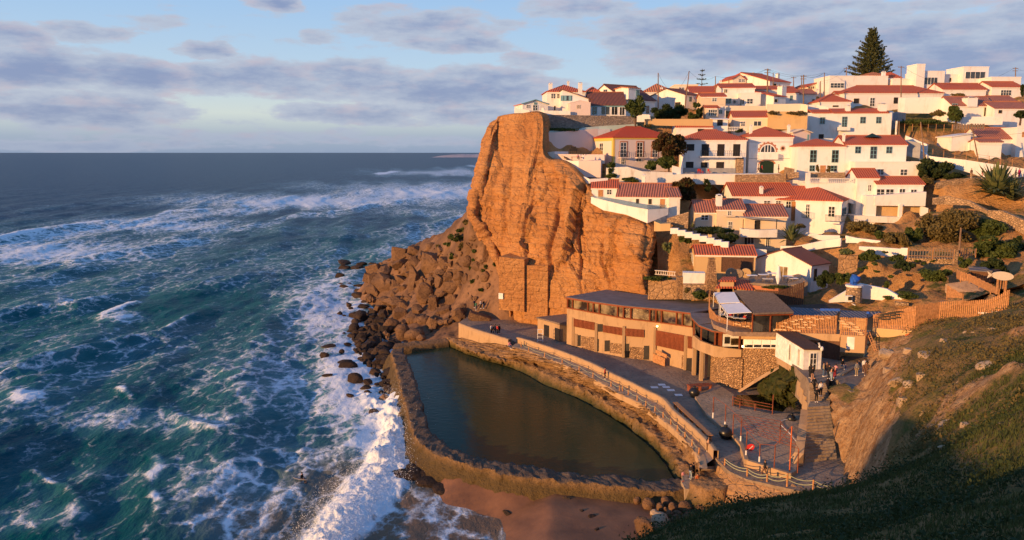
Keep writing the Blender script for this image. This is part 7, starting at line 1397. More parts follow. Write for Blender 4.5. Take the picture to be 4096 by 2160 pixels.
# ---- boulders: convex facetted stones
def ico(sub=3):
    import bmesh
    bm = bmesh.new(); bmesh.ops.create_icosphere(bm, subdivisions=sub, radius=1.0); V = np.array([v.co[:] for v in bm.verts]); F = [tuple(v.index for v in f.verts) for f in bm.faces]; bm.free(); return V, F
IV, IF = ico(4); IV3, IF3 = ico(3)
def stone_mesh(name, seed, ang=True, V0=None, F0=None, box=0.0):
    V = (IV if V0 is None else V0).copy(); F = IF if F0 is None else F0; r = np.random.default_rng(seed)
    if ang:
        n = 13; N = r.normal(size=(n, 3)); N /= np.linalg.norm(N, axis=1)[:, None]; d = r.uniform(.55, .9, n)
        if box: N = np.concatenate([np.eye(3), -np.eye(3), N[:3]]); d = np.r_[np.full(6, .62), r.uniform(.7, .85, 3)]
        q = V @ N.T; f = np.where(q > 1e-3, d[None] / np.maximum(q, 1e-3), 9).min(1); V = V * np.minimum(f, 1.22)[:, None]
        V += .028 * np.stack([fbm(V[:,0]*2.3+seed, V[:,1]*2.3+k, V[:,2]*2.3, 4, .6) for k in (0, 7, 13)], -1)
    else:
        V *= (1 + .20 * fbm(V[:,0]*1.0+seed, V[:,1]*1.0, V[:,2]*1.0, 3) + .05 * fbm(V[:,0]*4+seed, V[:,1]*4, V[:,2]*4, 3))[:, None]
    me = bpy.data.meshes.new(name); me.from_pydata(V.tolist(), [], F); me.update()
    if not ang: me.polygons.foreach_set('use_smooth', np.ones(len(me.polygons), bool))
    return me
SM = {k: [stone_mesh('boulder', 10 * i + s, ang, box=bx) for s in range(n)] for i, (k, ang, n, bx) in enumerate((('ang', 1, 9, 0), ('box', 1, 5, 1), ('round', 0, 6, 0)))}
def stone(c, sx, sy, sz, kind, mat, label, group, rot=None, name='boulder', cat='boulder'):
    me = random.choice(SM[kind]); o = bpy.data.objects.new(name, me); link(o); o.location = c; o.scale = (sx, sy, sz)
    o.rotation_euler = rot or (random.uniform(-.6, .6), random.uniform(-.6, .6), random.uniform(0, 6.28))
    if not me.materials: me.materials.append(None)
    o.material_slots[0].link = 'OBJECT'; o.material_slots[0].material = MATS[mat]; return tag(o, label, cat, group)
def hit(f, x, y, d0, d1, n=160):
    Ds = np.linspace(d0, d1, n); pts = np.array([tuple(P(x, y, D)) for D in Ds]); z = f(pts[:, 0], pts[:, 1]); k = np.where(pts[:, 2] < z)[0]
    return Vector(pts[k[0]]) if len(k) else None
tal = lambda X, Y: np.minimum(fs(X, Y), 26)
use(12)
big = [(570,380,75,62,'ang'),(685,350,46,46,'ang'),(330,525,72,60,'box'),(330,610,60,60,'box'),(430,572,70,60,'ang'),(420,650,85,80,'ang'),(850,480,85,110,'ang'),(700,480,60,80,'ang'),(690,620,52,105,'ang'),(765,650,52,50,'box'),(780,765,60,80,'ang'),
 (545,815,115,62,'ang'),(600,860,42,52,'ang'),(870,840,45,92,'box'),(970,905,78,56,'box'),(925,620,58,46,'ang'),(1000,605,36,44,'ang'),(1030,700,62,50,'ang'),(1040,800,62,58,'box'),(1350,380,42,90,'box'),(1270,490,52,48,'ang'),(1345,590,40,46,'round'),
 (1095,925,58,62,'ang'),(1285,958,125,48,'box'),(690,970,52,44,'round'),(775,980,54,40,'round'),(590,1085,55,62,'round'),(695,1105,72,46,'round'),(490,1025,60,52,'round'),(755,1135,32,24,'round'),(1140,862,40,26,'round'),(1120,595,50,56,'ang'),(920,552,46,30,'ang'),
 (645,790,42,46,'ang'),(425,820,56,50,'round'),(520,735,52,44,'ang'),(610,690,46,40,'ang'),(575,620,52,40,'ang'),(270,590,40,48,'box'),(570,470,70,50,'ang'),(850,640,40,52,'ang'),(960,470,50,60,'ang'),(1190,330,46,40,'ang'),(1240,240,40,34,'ang'),(640,545,60,44,'ang'),(480,660,46,60,'ang'),(735,890,58,46,'ang'),(1170,620,36,60,'ang'),(1090,650,40,40,'ang'),(560,930,56,44,'ang'),(1100,540,46,36,'ang'),(330,700,60,56,'ang'),(860,1000,50,40,'ang'),(1180,450,44,40,'round'),(1320,520,36,30,'ang')]
desc = {'ang': 'angular sandstone boulder', 'box': 'squared block of sandstone', 'round': 'rounded brown boulder'}
for i, (x, y, a, b_, kd) in enumerate(big):
    c = hit(tal, x, y + b_ * .5, 146, 240)
    if c is None: c = P(x, y, 175)
    s = c.y / FOC / REG[2]; sz = b_ * s; c.z += sz * .55
    where = 'in the upper pile' if y < 560 else ('in the middle of the pile' if y < 830 else 'low in the pile')
    sizew = 'huge' if a * b_ > 5000 else ('large' if a * b_ > 2600 else 'mid sized')
    tall = ' standing tall' if b_ > a * 1.3 else (' lying flat' if a > b_ * 1.3 else '')
    stone(c, a * s * 1.32, a * s * 1.2, sz * 1.38, kd, 'boulder', '%s %s%s %s below the cliff' % (sizew, desc[kd], tall, where), 'boulders of the rockfall', (random.uniform(-.25, .25), random.uniform(-.35, .35), random.uniform(-.5, .5)))
_by = {}
for o in S.objects:
    if o.get('group') == 'boulders of the rockfall': _by.setdefault(o['label'], []).append(o)
for l_, os_ in _by.items():
    if len(os_) > 1:
        for i, o in enumerate(sorted(os_, key=lambda o: o.location.x / o.location.y)): o['label'] = l_.replace(' below the cliff', '') + ', %s from the left' % ORD[i]
pile = [(250,520),(520,330),(760,310),(900,330),(1180,180),(1300,300),(1420,420),(1400,640),(1300,760),(1240,920),(1050,1010),(900,1110),(560,1180),(330,1160),(250,1020),(300,860),(240,700)]
def inpoly(x, y, pl):
    r = False; n = len(pl)
    for i in range(n):
        (x0, y0), (x1, y1) = pl[i], pl[(i+1) % n]
        if (y0 > y) != (y1 > y) and x < (x1-x0)*(y-y0)/(y1-y0)+x0: r = not r
    return r
k = 0
while k < 290:
    x, y = random.uniform(240, 1420), random.uniform(180, 1180)
    if not inpoly(x, y, pile): continue
    dens = 1.0 if x < 1000 else .55
    if random.random() > dens: continue
    k += 1; c = hit(tal, x, y, 146, 242)
    if c is None: continue
    s = c.y / FOC / REG[2] * random.choice((16, 22, 30, 38, 46)) * (1 if x < 1050 else .7)
    low = y > 900 and x < 620; c.z += s * .4
    stone(c, s * random.uniform(.9, 1.4), s, s * random.uniform(.7, 1.2), random.choice(('ang', 'ang', 'box')), 'wet_rock' if low and x < 430 else 'boulder', 'dark small boulder wedged in the foot of the pile' if low else 'small brown boulder wedged between the large ones of the rockfall', 'small boulders of the rockfall')
# dark wet rocks in the surf
wet = [(12,x,y,a,b_) for x, y, a, b_ in ((60,490,58,26),(190,490,78,34),(60,448,80,16),(210,465,50,18),(340,465,80,22),(20,560,44,34),(60,665,54,26),(215,655,72,30),(200,700,60,26),(180,745,66,26),(100,825,36,18),(170,905,36,26),(160,985,44,30),(200,970,30,22),(20,910,34,34),(130,1060,48,30),(170,1080,50,26),(130,1105,46,22),(90,1185,36,20),(175,1240,48,20),(40,1250,28,24),(180,1190,36,18),(240,1245,34,20),(290,1080,70,60),(330,1040,70,50),(330,1150,66,40),(320,1240,60,50),(400,1230,80,60),(420,1320,90,50),(230,840,60,30),(260,920,50,32),(330,930,70,60),(280,990,56,30),(310,650,50,80),(290,760,60,40),(240,800,34,18),(120,860,24,12),(240,1340,50,14),(60,1350,70,16),(215,1320,40,14),(150,938,34,12),(60,930,20,10),(110,640,20,8),(30,640,26,10),(200,1130,20,10),(60,1090,16,8))]
wet += [(13,x,y,a,b_) for x, y, a, b_ in ((185,55,50,12),(160,105,32,20),(280,88,20,16),(320,40,26,14),(380,78,34,12),(435,85,24,14),(415,140,34,12),(312,185,64,36),(500,220,44,32),(362,270,52,42),(180,252,38,8),(450,290,42,24),(440,330,38,18),(530,190,30,20),(560,240,30,24),(600,205,28,26),(575,290,30,20),(600,315,34,22),(450,360,24,16),(480,380,34,16),(545,360,20,12),(575,410,56,50),(500,490,46,26),(640,310,30,60),(655,380,24,60),(590,140,44,50),(530,90,60,50),(570,60,60,40),(480,120,40,24),(700,560,22,26),(550,150,30,30),(335,385,34,5),(620,250,34,40),(520,310,24,7),(630,420,20,40),(600,250,24,24),(1390,1165,46,22),(465,155,12,6),(490,180,14,6))]
for rg, x, y, a, b_ in wet:
    use(rg); c = PZ(x, y + b_ * .5, .1); s = c.y / FOC / REG[2]
    lab = 'rust brown boulder dry above the foam beside the pool wall' if (x, y) == (575, 410) and rg == 13 else ('flat black ledge of wet rock awash at the far tip' if rg == 12 and y < 560 else ('dark log like rock lying on the wet sand' if (x, y) == (1390, 1165) and rg == 13 else 'black wet rock standing in the white foam by the pile'))
    stone(c + Vector((0, 0, b_ * s * .1)), a * s, a * s * .8, max(.25, b_ * s * 1.05), 'ang' if a > 24 else 'round', 'boulder' if 'rust' in lab else 'wet_rock', lab, None if ('rust' in lab or 'log' in lab) else ('wet ledges at the far tip' if 'flat' in lab else 'wet rocks in the surf'), (random.uniform(-.15, .15), random.uniform(-.15, .15), random.uniform(-.5, .5)), 'rock', 'rock')
use(0); _k = 0; wp_ = [(1395,1235),(1500,1290),(1600,1370),(1590,1480),(1628,1650),(1585,1650),(1520,1520),(1440,1420),(1400,1330)]
while _k < 120:
    x, y = random.uniform(1390, 1630), random.uniform(1235, 1650)
    if not inpoly(x, y, wp_): continue
    _k += 1; c = PZ(x, y, .3); s = c.y / FOC * random.choice((9, 12, 16, 22, 28)); stone(c, s * random.uniform(.9, 1.5), s, s * random.uniform(.7, 1.1), 'ang', 'wet_rock', 'black wet rock in the tight band between pool wall and surf', 'wet rocks banked against the pool wall', None, 'rock', 'rock')
use(13)
for i, (x, y, a, b_) in enumerate(((1785,1090,42,34),(1890,1175,34,36),(1965,1210,38,34),(1990,1300,30,34),(1960,1115,34,18),(2060,1180,24,14))):
    c = PZ(x, y, 1.5); s = c.y / FOC / REG[2]; stone(c, a*s, a*s, b_*s, 'ang', 'wet_rock', 'dark rough rock half sunk in the red sand, %s from the left' % ORD[i], 'rocks half sunk in the sand', (0, 0, i), 'rock', 'rock')
# rock shelf under the corner of the pool wall
for x, y, a, b_ in ((640,890,30,22),(690,900,60,40),(780,900,80,50),(870,950,80,44),(960,990,80,34),(1080,990,90,26),(1250,1000,80,20),(760,870,60,50),(850,900,70,50),(1400,1010,60,14)):
    c = PZ(x, y + 20, .2); s = c.y / FOC / REG[2]; stone(c, a*s*1.3, a*s, b_*s*.9, 'round', 'wet_rock', 'low dark weedy rock shelf at the foot of the curved pool wall', 'weedy rocks under the pool wall', (0, 0, x), 'rock', 'rock')
use(11)
for i, (x, y, a, b_, l) in enumerate(((580,1010,50,42,'tan boulder under the sea wall, top left of the heap'),(535,1058,34,36,'small round boulder near the top left of the heap'),(582,1085,20,28,'upright narrow stone wedged in the boulder heap'),(645,1065,40,50,'grey shadowed boulder in the middle of the heap'),(755,1060,68,54,'big pear shaped boulder in the middle of the heap'),(845,1005,46,34,'flat grey boulder against the sea wall'),
   (905,1070,68,54,'broad rounded boulder right of the pear shaped one'),(980,1005,52,50,'brown boulder tilted against the rock face'),(1090,1045,110,46,'long sloping slab at the right of the heap'),(1110,970,60,40,'dark boulder below the round bastion'),(430,1030,60,50,'dark boulder under the sea wall at the left of the heap'),(530,1165,84,70,'largest pale boulder at the left front of the heap'),(682,1168,52,38,'low rounded boulder front and centre'),
   (795,1138,60,28,'flat boulder at the grass edge'),(690,1115,40,24,'small flat stone between two big boulders'),(400,1250,100,80,'tall pointed boulder half covered by the grass slope'),(330,1000,34,30,'small dark stone beneath the sea wall'),(740,965,30,26,'orange lit stone set under the wall'),(900,1000,30,30,'small stone behind the broad boulder'),(620,1120,36,30,'smooth stone left of the pear shaped boulder'),(1180,1010,50,34,'boulder at the foot of the pale rock face'),(480,1110,40,30,'dark stone behind the largest pale boulder'),(350,1190,40,40,'dark mossy stone at the left of the pointed boulder'))):
    c = PZ(x, y + b_ * .5, 1.9); s = c.y / FOC / REG[2]; stone(c + Vector((0,0,b_*s*.3)), a*s*1.12, a*s*.95, b_*s*1.2, 'round' if 'slab' not in l and 'pointed' not in l else 'ang', 'boulder' if 'pale' not in l else 'pale_rock', l, 'boulders at the top of the beach', (random.uniform(-.2,.2), random.uniform(-.2,.2), random.uniform(0,3)))
# rough rock under the seaward path, bastion at the corner of the pool
top = [PZ(*q_, 5.45) for q_ in [(985,560),(1040,650),(1150,748),(1300,820),(1500,864),(1700,908),(1900,955),(2080,965),(2200,930)]]
mid = [Vector((p_.x - .6, p_.y - 2.6, 3.2)) for p_ in top]; bot = [Vector((p_.x - 1.2, p_.y - 5.5, .2)) for p_ in top]
tag(strip('shore_rock', [[p_ + Vector((0,.6,.05)) for p_ in top], [p_ for p_ in top], mid, bot], MATS['soil_rock'], .45, .4, 160, 9), kind='structure')
bp_ = [PZ(*q_, 4.3) for q_ in [(890,690),(1000,700),(1075,730),(1190,800),(1200,850),(1100,915),(960,905),(860,880),(800,830),(850,770)]]
cb = sum(bp_, Vector()) / len(bp_); ring = lambda f, z: [cb + (p_ - cb) * f + Vector((0, 0, z - 4.3)) for p_ in bp_ + bp_[:1]]
tag(strip('bastion', [ring(.05, 4.35), ring(.6, 4.4), ring(1, 4.3), ring(1.12, 2.6), ring(1.35, .2)], MATS['bank'], .35, .5, 120, 6), 'rough rounded stone bastion with worn steps at the pool corner', 'bastion')
s0, s1 = PZ(880,890,2.9), PZ(1050,850,2.9); s2, s3 = PZ(905,705,4.85), PZ(1010,700,4.85)
stair('steps', s0, s1, s2, s3, 8, 3.0, 4.85, 'slab', 'worn narrow steps going down to the pool corner', 1.5)
mb = MB(); q_ = [PZ(*p_, 3.55) for p_ in [(770,760),(900,800),(890,900),(760,900),(720,820)]]; mb.prism([(p_.x, p_.y) for p_ in q_], 1, 3.5); tag(mb.build('pool_landing', MATS['slab']), kind='structure')
use(12)
sl = [PZ(x, y, z) for x, y, z in ((1560,1235,4.4),(1590,1300,3.3))]; stair('steps', PZ(1570,1300,3.3), PZ(1605,1300,3.3), PZ(1525,1205,5.4), PZ(1565,1200,5.4), 8, 3.3, 5.5, 'slab', 'short steps where the man in pink sits', 2)

# ---- plants
def leaves(mb_pts, size, seed, flat=.0):
    """quads for leaf clumps at the given points"""
    n = len(mb_pts); r = np.random.default_rng(seed); C = np.asarray(mb_pts); A = r.normal(size=(n, 3)); A /= np.linalg.norm(A, axis=1)[:, None]; B = np.cross(A, r.normal(size=(n, 3))); B /= np.linalg.norm(B, axis=1)[:, None]
    s = size * r.uniform(.6, 1.3, n)[:, None]; A = A * s; B = B * s * .6
    V = np.stack([C - A, C - B * .9, C + A, C + B * .9], 1).reshape(-1, 3); F = np.arange(4 * n).reshape(-1, 4); return V, F
def crown_pts(c, rx, ry, rz, n, seed, lumps=16, hollow=.25, bottom=-1.0):
    r = np.random.default_rng(seed); L = r.normal(size=(lumps, 3)); L /= np.linalg.norm(L, axis=1)[:, None]; L *= r.uniform(.45, .78, lumps)[:, None]; lr = r.uniform(.26, .42, lumps)
    k = r.integers(0, lumps, n); d = r.normal(size=(n, 3)); d /= np.linalg.norm(d, axis=1)[:, None]; rad = lr[k] * r.uniform(hollow, 1, n) ** .4
    q = L[k] + d * rad[:, None]; q = q[q[:, 2] > bottom]; return np.asarray(c) + q * np.array([rx, ry, rz])
def bush(reg, x, y, rx, ry, D, label, mat='leaf_dark', n=None, size=.28, group=None, name='bush', cat='bush', depth=1.0):
    use(reg)
    if D > 105 and D < 160 and reg in (6, 8) and y + REG[1] > 0:
        q_ = hit(fv, x, y + ry * .55, 104, 175)
        if q_ is not None: D = min(D, q_.y)
    c = P(x, y, D); s = D / FOC / REG[2]; a, h_ = rx * s, ry * s; base = Vector((c.x, c.y + a*depth*.4, c.z - h_)); n = n or int(min(5200, 260 + 90 * a * h_)); sd = int(x * 7 + y * 3)
    pts = crown_pts((0, 0, h_), a, a * depth, h_, n, sd, lumps=max(8, int(5 + a * 4))); V, F = leaves(pts, size, sd)
    o = mesh_np(name, V, F, MATS[mat]); o.location = base; return tag(o, label, cat, group)
def tree(reg, x, ycrown, rx, ry, ybase, D, label, mat='leaf', name='tree', size=.26, n=3600, trunk=.22, lumps=22):
    use(reg); b_ = P(x, ybase, D); c = P(x, ycrown, D); s = D / FOC / REG[2]; a, h_ = rx * s, ry * s; zc = c.z - b_.z; rt = empty(name, b_, 0, label, 'tree'); sd = int(x + ybase)
    V, F = leaves(crown_pts((0, 0, zc), a, a, h_, n, sd, lumps), size, sd); mesh_np('crown', V, F, MATS[mat], rt)
    mb = MB(); mb.tube([(0,0,-.6),(.1,0,zc*.4),(-.1,.1,zc*.7)], [trunk, trunk*.8, trunk*.65], 7)
    r = random.Random(sd)
    for k in range(7): an = k * .9; mb.tube([(-.05,.05,zc*.6+k*.06), (a*.35*math.cos(an), a*.35*math.sin(an), zc), (a*.6*math.cos(an), a*.6*math.sin(an), zc + h_*.35*r.uniform(-.3,1))], [trunk*.5, trunk*.3, .04], 5)
    mb.build('trunk', MATS['bark'], rt); return rt
tree(1, 2118, 650, 112, 118, 868, 170, 'round crowned green tree standing alone below the clifftop houses')
tree(5, 225, 390, 205, 165, 690, 160, 'large round tree with reddish patches between the villa and the balcony house', 'leaf_red', n=5200, size=.3, lumps=30)
bush(5, 230, 600, 150, 80, 158.5, 'bright green lower growth under the large reddish tree', 'leaf', n=2600); bush(4, 1380, 570, 75, 60, 158, 'leafy green shrub left of the reddish tree trunk', 'leaf', n=1500)
bush(2, 500, 790, 150, 100, 178, 'dark spreading bush behind the ochre wall, left part', 'leaf_dark', n=3000); bush(2, 700, 790, 130, 95, 177, 'dark spreading bush behind the ochre wall, right part', 'leaf_dark', n=3000); bush(2, 880, 840, 90, 50, 176, 'brighter low bush beside the beige annex', 'leaf', n=1000)
bush(2, 920, 700, 55, 35, 186, 'small green shrub at the shoulder of the beige house', 'leaf', n=500); bush(2, 960, 800, 45, 80, 186, 'dark narrow hedge left of the beige annex', 'leaf_dark', n=900)
bush(4, 1720, 830, 190, 125, 155.2, 'big dark reddish creeper bush hanging on the whitewashed street wall', 'leaf_red', n=4200, depth=.5); bush(5, 690, 880, 60, 90, 155.8, 'thin dark creeper right of the hanging bush', 'leaf_dark', n=500, depth=.3)
bush(4, 1160, 735, 110, 28, 156.5, 'low green hedge below the garden wall of the villa', 'leaf', n=900, depth=.5); bush(4, 950, 690, 60, 40, 157, 'shrub at the gate of the white terrace block', 'leaf', n=700); bush(4, 930, 600, 50, 90, 157.4, 'tall loose plant beside the iron gate', 'leaf', n=420)
bush(4, 380, 185, 220, 20, 171, 'long low strip of grass and weeds at the foot of the rubble wall', 'leaf', n=1500, depth=.4, size=.2, name='hedge', cat='hedge'); bush(4, 860, 125, 60, 20, 176, 'low weeds on the mint coloured path', 'leaf', n=400)
bush(4, 60, 545, 45, 40, 165.5, 'green shrub growing on the shoulder of the cliff', 'leaf', n=450, size=.2)
bush(6, 1500, 620, 210, 130, 152, 'wide dark green tree mass below the lane wall', 'leaf_dark', n=5200, size=.3, name='tree_clump', cat='tree'); bush(6, 1400, 740, 70, 60, 149, 'pale spiky shrub at the foot of the dark tree mass', 'leaf_dry', n=600); bush(6, 1690, 690, 130, 60, 150.6, 'dark shrub at the left end of the walkers lane', 'leaf_dark', n=1600); bush(6, 1340, 700, 60, 140, 150.6, 'dark shrub against the white block', 'leaf_dark', n=1500)
bush(6, 730, 1270, 200, 90, 139, 'rounded olive brown shrub below the corner house', 'leaf_dry', n=3600); bush(8, 860, 250, 80, 50, 137, 'green brown shrub right of the rounded olive shrub', 'leaf', n=900)
bush(8, 1060, 300, 150, 95, 133, 'feathery olive shrub behind the white garden wall', 'leaf_dry', n=2600); bush(8, 1260, 240, 100, 105, 134, 'bright dark green bush between two olive shrubs', 'leaf', n=2200)
bush(8, 1700, 170, 330, 210, 133, 'very large olive brown shrub mass, widest on the slope', 'leaf_dry', n=9000, size=.26); bush(8, 2090, 180, 230, 130, 132, 'olive shrub mass at the right of the widest one', 'leaf', n=4200, size=.26); bush(8, 1420, 120, 90, 120, 135, 'brown twiggy shrub under the veranda corner', 'leaf_dry', n=1500)
bush(8, 2180, 400, 260, 130, 121, 'long olive shrub above the timber shed', 'leaf', n=4800, size=.24); bush(8, 2380, 330, 90, 90, 124, 'dark shrub cut by the right edge', 'leaf_dark', n=1500)
bush(8, 770, 480, 125, 65, 123.4, 'spiky round green shrub in the middle of the rock slope', 'leaf', n=1800); bush(8, 1080, 500, 80, 40, 121.6, 'green shrub below the white garden wall', 'leaf', n=700); bush(8, 1150, 590, 120, 60, 118.5, 'dark low shrub in the hollow of the rock slope', 'leaf_dark', n=1400); bush(8, 1530, 680, 165, 90, 112.5, 'big glossy green shrub beside the entrance deck', 'leaf', n=3200, size=.2)
bush(8, 2150, 600, 150, 100, 113.5, 'dark green bush behind the timber shed', 'leaf_dark', n=2400); bush(8, 1800, 540, 80, 60, 117, 'green shrub beyond the stone pier', 'leaf', n=1000); bush(8, 290, 740, 100, 105, 118, 'dark green bush right of the bar, left of the blue tarpaulin', 'leaf_dark', n=2600); bush(8, 480, 720, 90, 80, 117, 'yellowish green bush touching the blue tarpaulin', 'leaf', n=1900)
bush(8, 520, 430, 90, 35, 125, 'row of small agaves above the ochre bank', 'leaf_agave', n=500); bush(8, 1180, 905, 120, 38, 108.5, 'low juniper spreading over the end of the white wavy wall', 'leaf', n=1300, size=.16); bush(8, 950, 800, 25, 50, 113, 'thin weed on the rock slope', 'leaf', n=200); bush(8, 960, 925, 60, 24, 111.5, 'potted shrub on the lounge terrace', 'leaf', n=500, size=.14)
for i, (x, y) in enumerate(((660,620),(720,600),(840,640),(1280,530),(1350,555),(1000,700),(820,560),(1450,520),(930,430))): bush(8, x, y, 36, 18, 118 - (y-600)*.03, 'small weed tuft on the ochre rock slope, %s of nine' % ORD[i], 'leaf', n=160, size=.16, group='weed tufts on the rock slope')
bush(7, 1060, 430, 260, 40, 141.6, 'dark agave and shrub bed between the white steps and the cream cottage', 'leaf_dark', n=2200, depth=.4); bush(7, 1270, 520, 130, 60, 139.5, 'dense dark hedge at the foot of the white steps', 'leaf_dark', n=1900); bush(7, 730, 540, 90, 60, 138.5, 'green creeper on the garden rocks', 'leaf', n=800); bush(7, 510, 640, 55, 85, 137, 'broad leaved banana like plant in the garden recess', 'leaf_agave', n=380, size=.4)
bush(7, 380, 1010, 200, 28, 128.2, 'green ground cover spilling below the cream balustrade', 'leaf', n=1200, size=.18, depth=.4); bush(7, 930, 1210, 110, 65, 121.5, 'green shrub between the stone pillar and the deck fence', 'leaf', n=1400, size=.18); bush(7, 760, 1160, 60, 40, 123, 'rocky shrub patch right of the pillar', 'leaf_dry', n=500, size=.18)
bush(7, 2110, 385, 80, 32, 138.5, 'low shrub by the corner house steps', 'leaf_dry', n=500); bush(7, 1820, 1115, 200, 22, 118.3, 'low hedge along the brick fence', 'leaf', n=1300, size=.14, depth=.4, name='hedge', cat='hedge'); bush(6, 205, 600, 25, 48, 153.6, 'climbing plant left of the blue door', 'leaf_dry', n=300, size=.2); bush(6, 312, 610, 25, 42, 153.6, 'climbing plant right of the blue door', 'leaf_dry', n=300, size=.2)
bush(3, 1420, 1160, 300, 34, 180, 'broad green lawn bank with pale stones above the rubble', 'leaf', n=5200, size=.26, depth=.4, name='grass_bank', cat='grass'); bush(3, 1600, 1050, 100, 40, 180.5, 'scrub at the upper edge of the lawn bank', 'leaf_dry', n=900); tree(3, 1755, 1075, 82, 72, 1200, 178.5, 'small round tree at the right end of the lawn bank', 'leaf', n=1900)
tree(3, 1730, 1010, 55, 40, 1090, 180, 'upper small tree behind the round one beside the ribbed roof', 'leaf', n=900, name='shrub_tree'); tree(3, 2490, 1070, 70, 42, 1160, 174, 'small dark pine at the right edge below the ribbed roof', 'leaf_dark', n=1200); bush(3, 1145, 1110, 24, 60, 186, 'slim dark cypress like shrub beside the white wall', 'leaf_dark', n=400); bush(3, 2520, 800, 30, 70, 198, 'dark hedge at the right edge', 'leaf_dark', n=500); bush(3, 1820, 850, 100, 18, 196, 'dry twiggy hedge below the long red roof', 'leaf_dry', n=400)
bush(2, 1920, 800, 90, 24, 171.5, 'weeds hanging over the ochre rock face, left tuft', 'leaf_dry', n=420, size=.2); bush(2, 2200, 805, 130, 26, 170.5, 'weeds hanging over the ochre rock face, right tuft', 'leaf_dry', n=600, size=.2); bush(2, 290, 960, 60, 18, 171.5, 'dry shrub by the cream stones', 'leaf_dry', n=200); bush(2, 1470, 1030, 60, 22, 170.5, 'low bush behind the white balustrade', 'leaf_dark', n=300)
for i, (x, y, a, b_, m_) in enumerate(((1060,230,90,70,'leaf'),(1130,160,60,50,'leaf'),(1010,290,70,40,'leaf'),(1040,400,40,44,'leaf'),(1250,350,50,26,'leaf'),(1245,430,40,20,'leaf'),(1120,300,30,40,'leaf_dry'),(1340,510,60,60,'leaf'),(1230,630,36,44,'leaf'),(1210,510,26,40,'leaf'),(1430,470,30,26,'leaf'),(1300,700,26,14,'leaf'),(920,310,40,26,'leaf_dry'),(1170,90,50,40,'leaf_dry'),(1260,130,40,24,'leaf'))):
    c = hit(tal, x, y, 150, 240); use(12); bush(12, x, y, a * .9, b_ * .6, (c.y if c else 175) - .8, 'green clump on the brown slope left of the cliff, %s from the top' % ORD[i], m_, n=420, size=.3, group='green clumps on the brown slope')
# spiky plants
def spiky(reg, x, y, D, ln, n, label, mat='leaf_agave', seed=1):
    use(reg); c = P(x, y, D); r = random.Random(seed); mb = MB()
    for k in range(n):
        a = r.uniform(0, 6.28); e = r.uniform(.15, 1.45); L_ = ln * r.uniform(.7, 1.1); d = Vector((math.cos(a)*math.cos(e), math.sin(a)*math.cos(e), math.sin(e))); s_ = d.cross(Vector((0,0,1))).normalized() * .09 * ln / 2
        p0 = Vector((0,0,.1)); p1 = d * L_ * .55; p2 = d * L_ - Vector((0, 0, L_ * .22 * math.cos(e)))
        mb.add([p0 - s_*.6, p0 + s_*.6, p1 + s_, p1 - s_, p2], [(0,1,2,3),(3,2,4)])
    o = mb.build('spiky_plant', MATS[mat], None, recenter=False); o.location = c; tag(o, label, 'plant')
spiky(6, 2130, 900, 143, 6.8, 190, 'huge spiky yellow striped plant right of the tan stone wall', seed=3); spiky(6, 2300, 960, 142, 4.5, 70, 'smaller spiky plant touching the huge striped one', seed=4)
spiky(7, 2010, 560, 137, 3.6, 90, 'grey green agave cluster left of the white wall of the corner house', seed=5); spiky(7, 1140, 450, 140, 1.5, 34, 'small agave in the dark bed', seed=6); spiky(7, 815, 400, 141.4, 1.4, 30, 'small agave at the top of the white steps', seed=7)
# Norfolk-type conifer
use(3); b_ = P(790, 640, 232); t_ = P(826, 108, 232); hgt = t_.z - b_.z; rt = empty('conifer_tree', b_ - Vector((0,0,4)), 0, 'tall layered conifer rising above the village skyline', 'tree'); mb = MB(); mb.tube([(0,0,-1),(.6,0,hgt*.5+4),((t_.x-b_.x),0,hgt+4)], [.5,.32,.05], 8); mb.build('trunk', MATS['bark'], rt)
pts = []; r = np.random.default_rng(5); br = MB()
for k in range(25):
    f = k / 24; z_ = 4 + hgt * (.0 + .98 * f); R_ = (5.9 * (1 - f) ** .85 + .55) * (.92 + .16 * math.sin(k * 2.3)); nb = 8 if f < .8 else 6
    if f > .95: R_ = 1.0
    for j in range(nb):
        a = 2*math.pi*j/nb + k*.5 + r.uniform(-.1,.1); R2 = R_ * r.uniform(.82, 1.1); x0 = (t_.x-b_.x)*f
        droop = -.05; tip = np.array([x0 + R2*math.cos(a), R2*math.sin(a), z_ + R2*.10 + .5]); base0 = np.array([x0, 0, z_]); br.tube([tuple(base0), tuple((base0+tip)/2 + np.array([0,0,-.3])), tuple(tip)], [.10,.06,.03], 3, False)
        for q in np.linspace(.25, 1.0, int(5 + R2*2.4)):
            p_ = base0 + (tip-base0)*q + np.array([0,0,-1.2*q*(1-q)]); wdt = .16 + .42 * math.sin(math.pi*min(q,.95)) * min(1, R2/5)
            for _ in range(5): pts.append(p_ + np.array([r.normal()*wdt*.6, r.normal()*wdt*.6, r.normal()*.09]))
V, F = leaves(np.array(pts), .26, 3); mesh_np('crown', V, F, MATS['leaf_conifer'], rt); br.build('branches', MATS['bark'], rt)
use(2); b_ = P(980, 465, 235); rt = empty('conifer_tree', b_, 0, 'tiny layered conifer top poking above the red roofs', 'tree'); mb = MB(); mb.tube([(0,0,-2),(0,0,5)], [.15,.04], 5); mb.build('trunk', MATS['bark'], rt); pts = [np.array([math.cos(a)*R_*q, math.sin(a)*R_*q, z_+.3*q]) for z_, R_ in ((.5,1.6),(1.8,1.4),(3.0,1.0),(4.2,.6)) for a in np.linspace(0, 6.28, 9)[:-1] for q in np.linspace(.2,1,6)]; V, F = leaves(np.array(pts), .22, 4); mesh_np('crown', V, F, MATS['leaf_conifer'], rt)

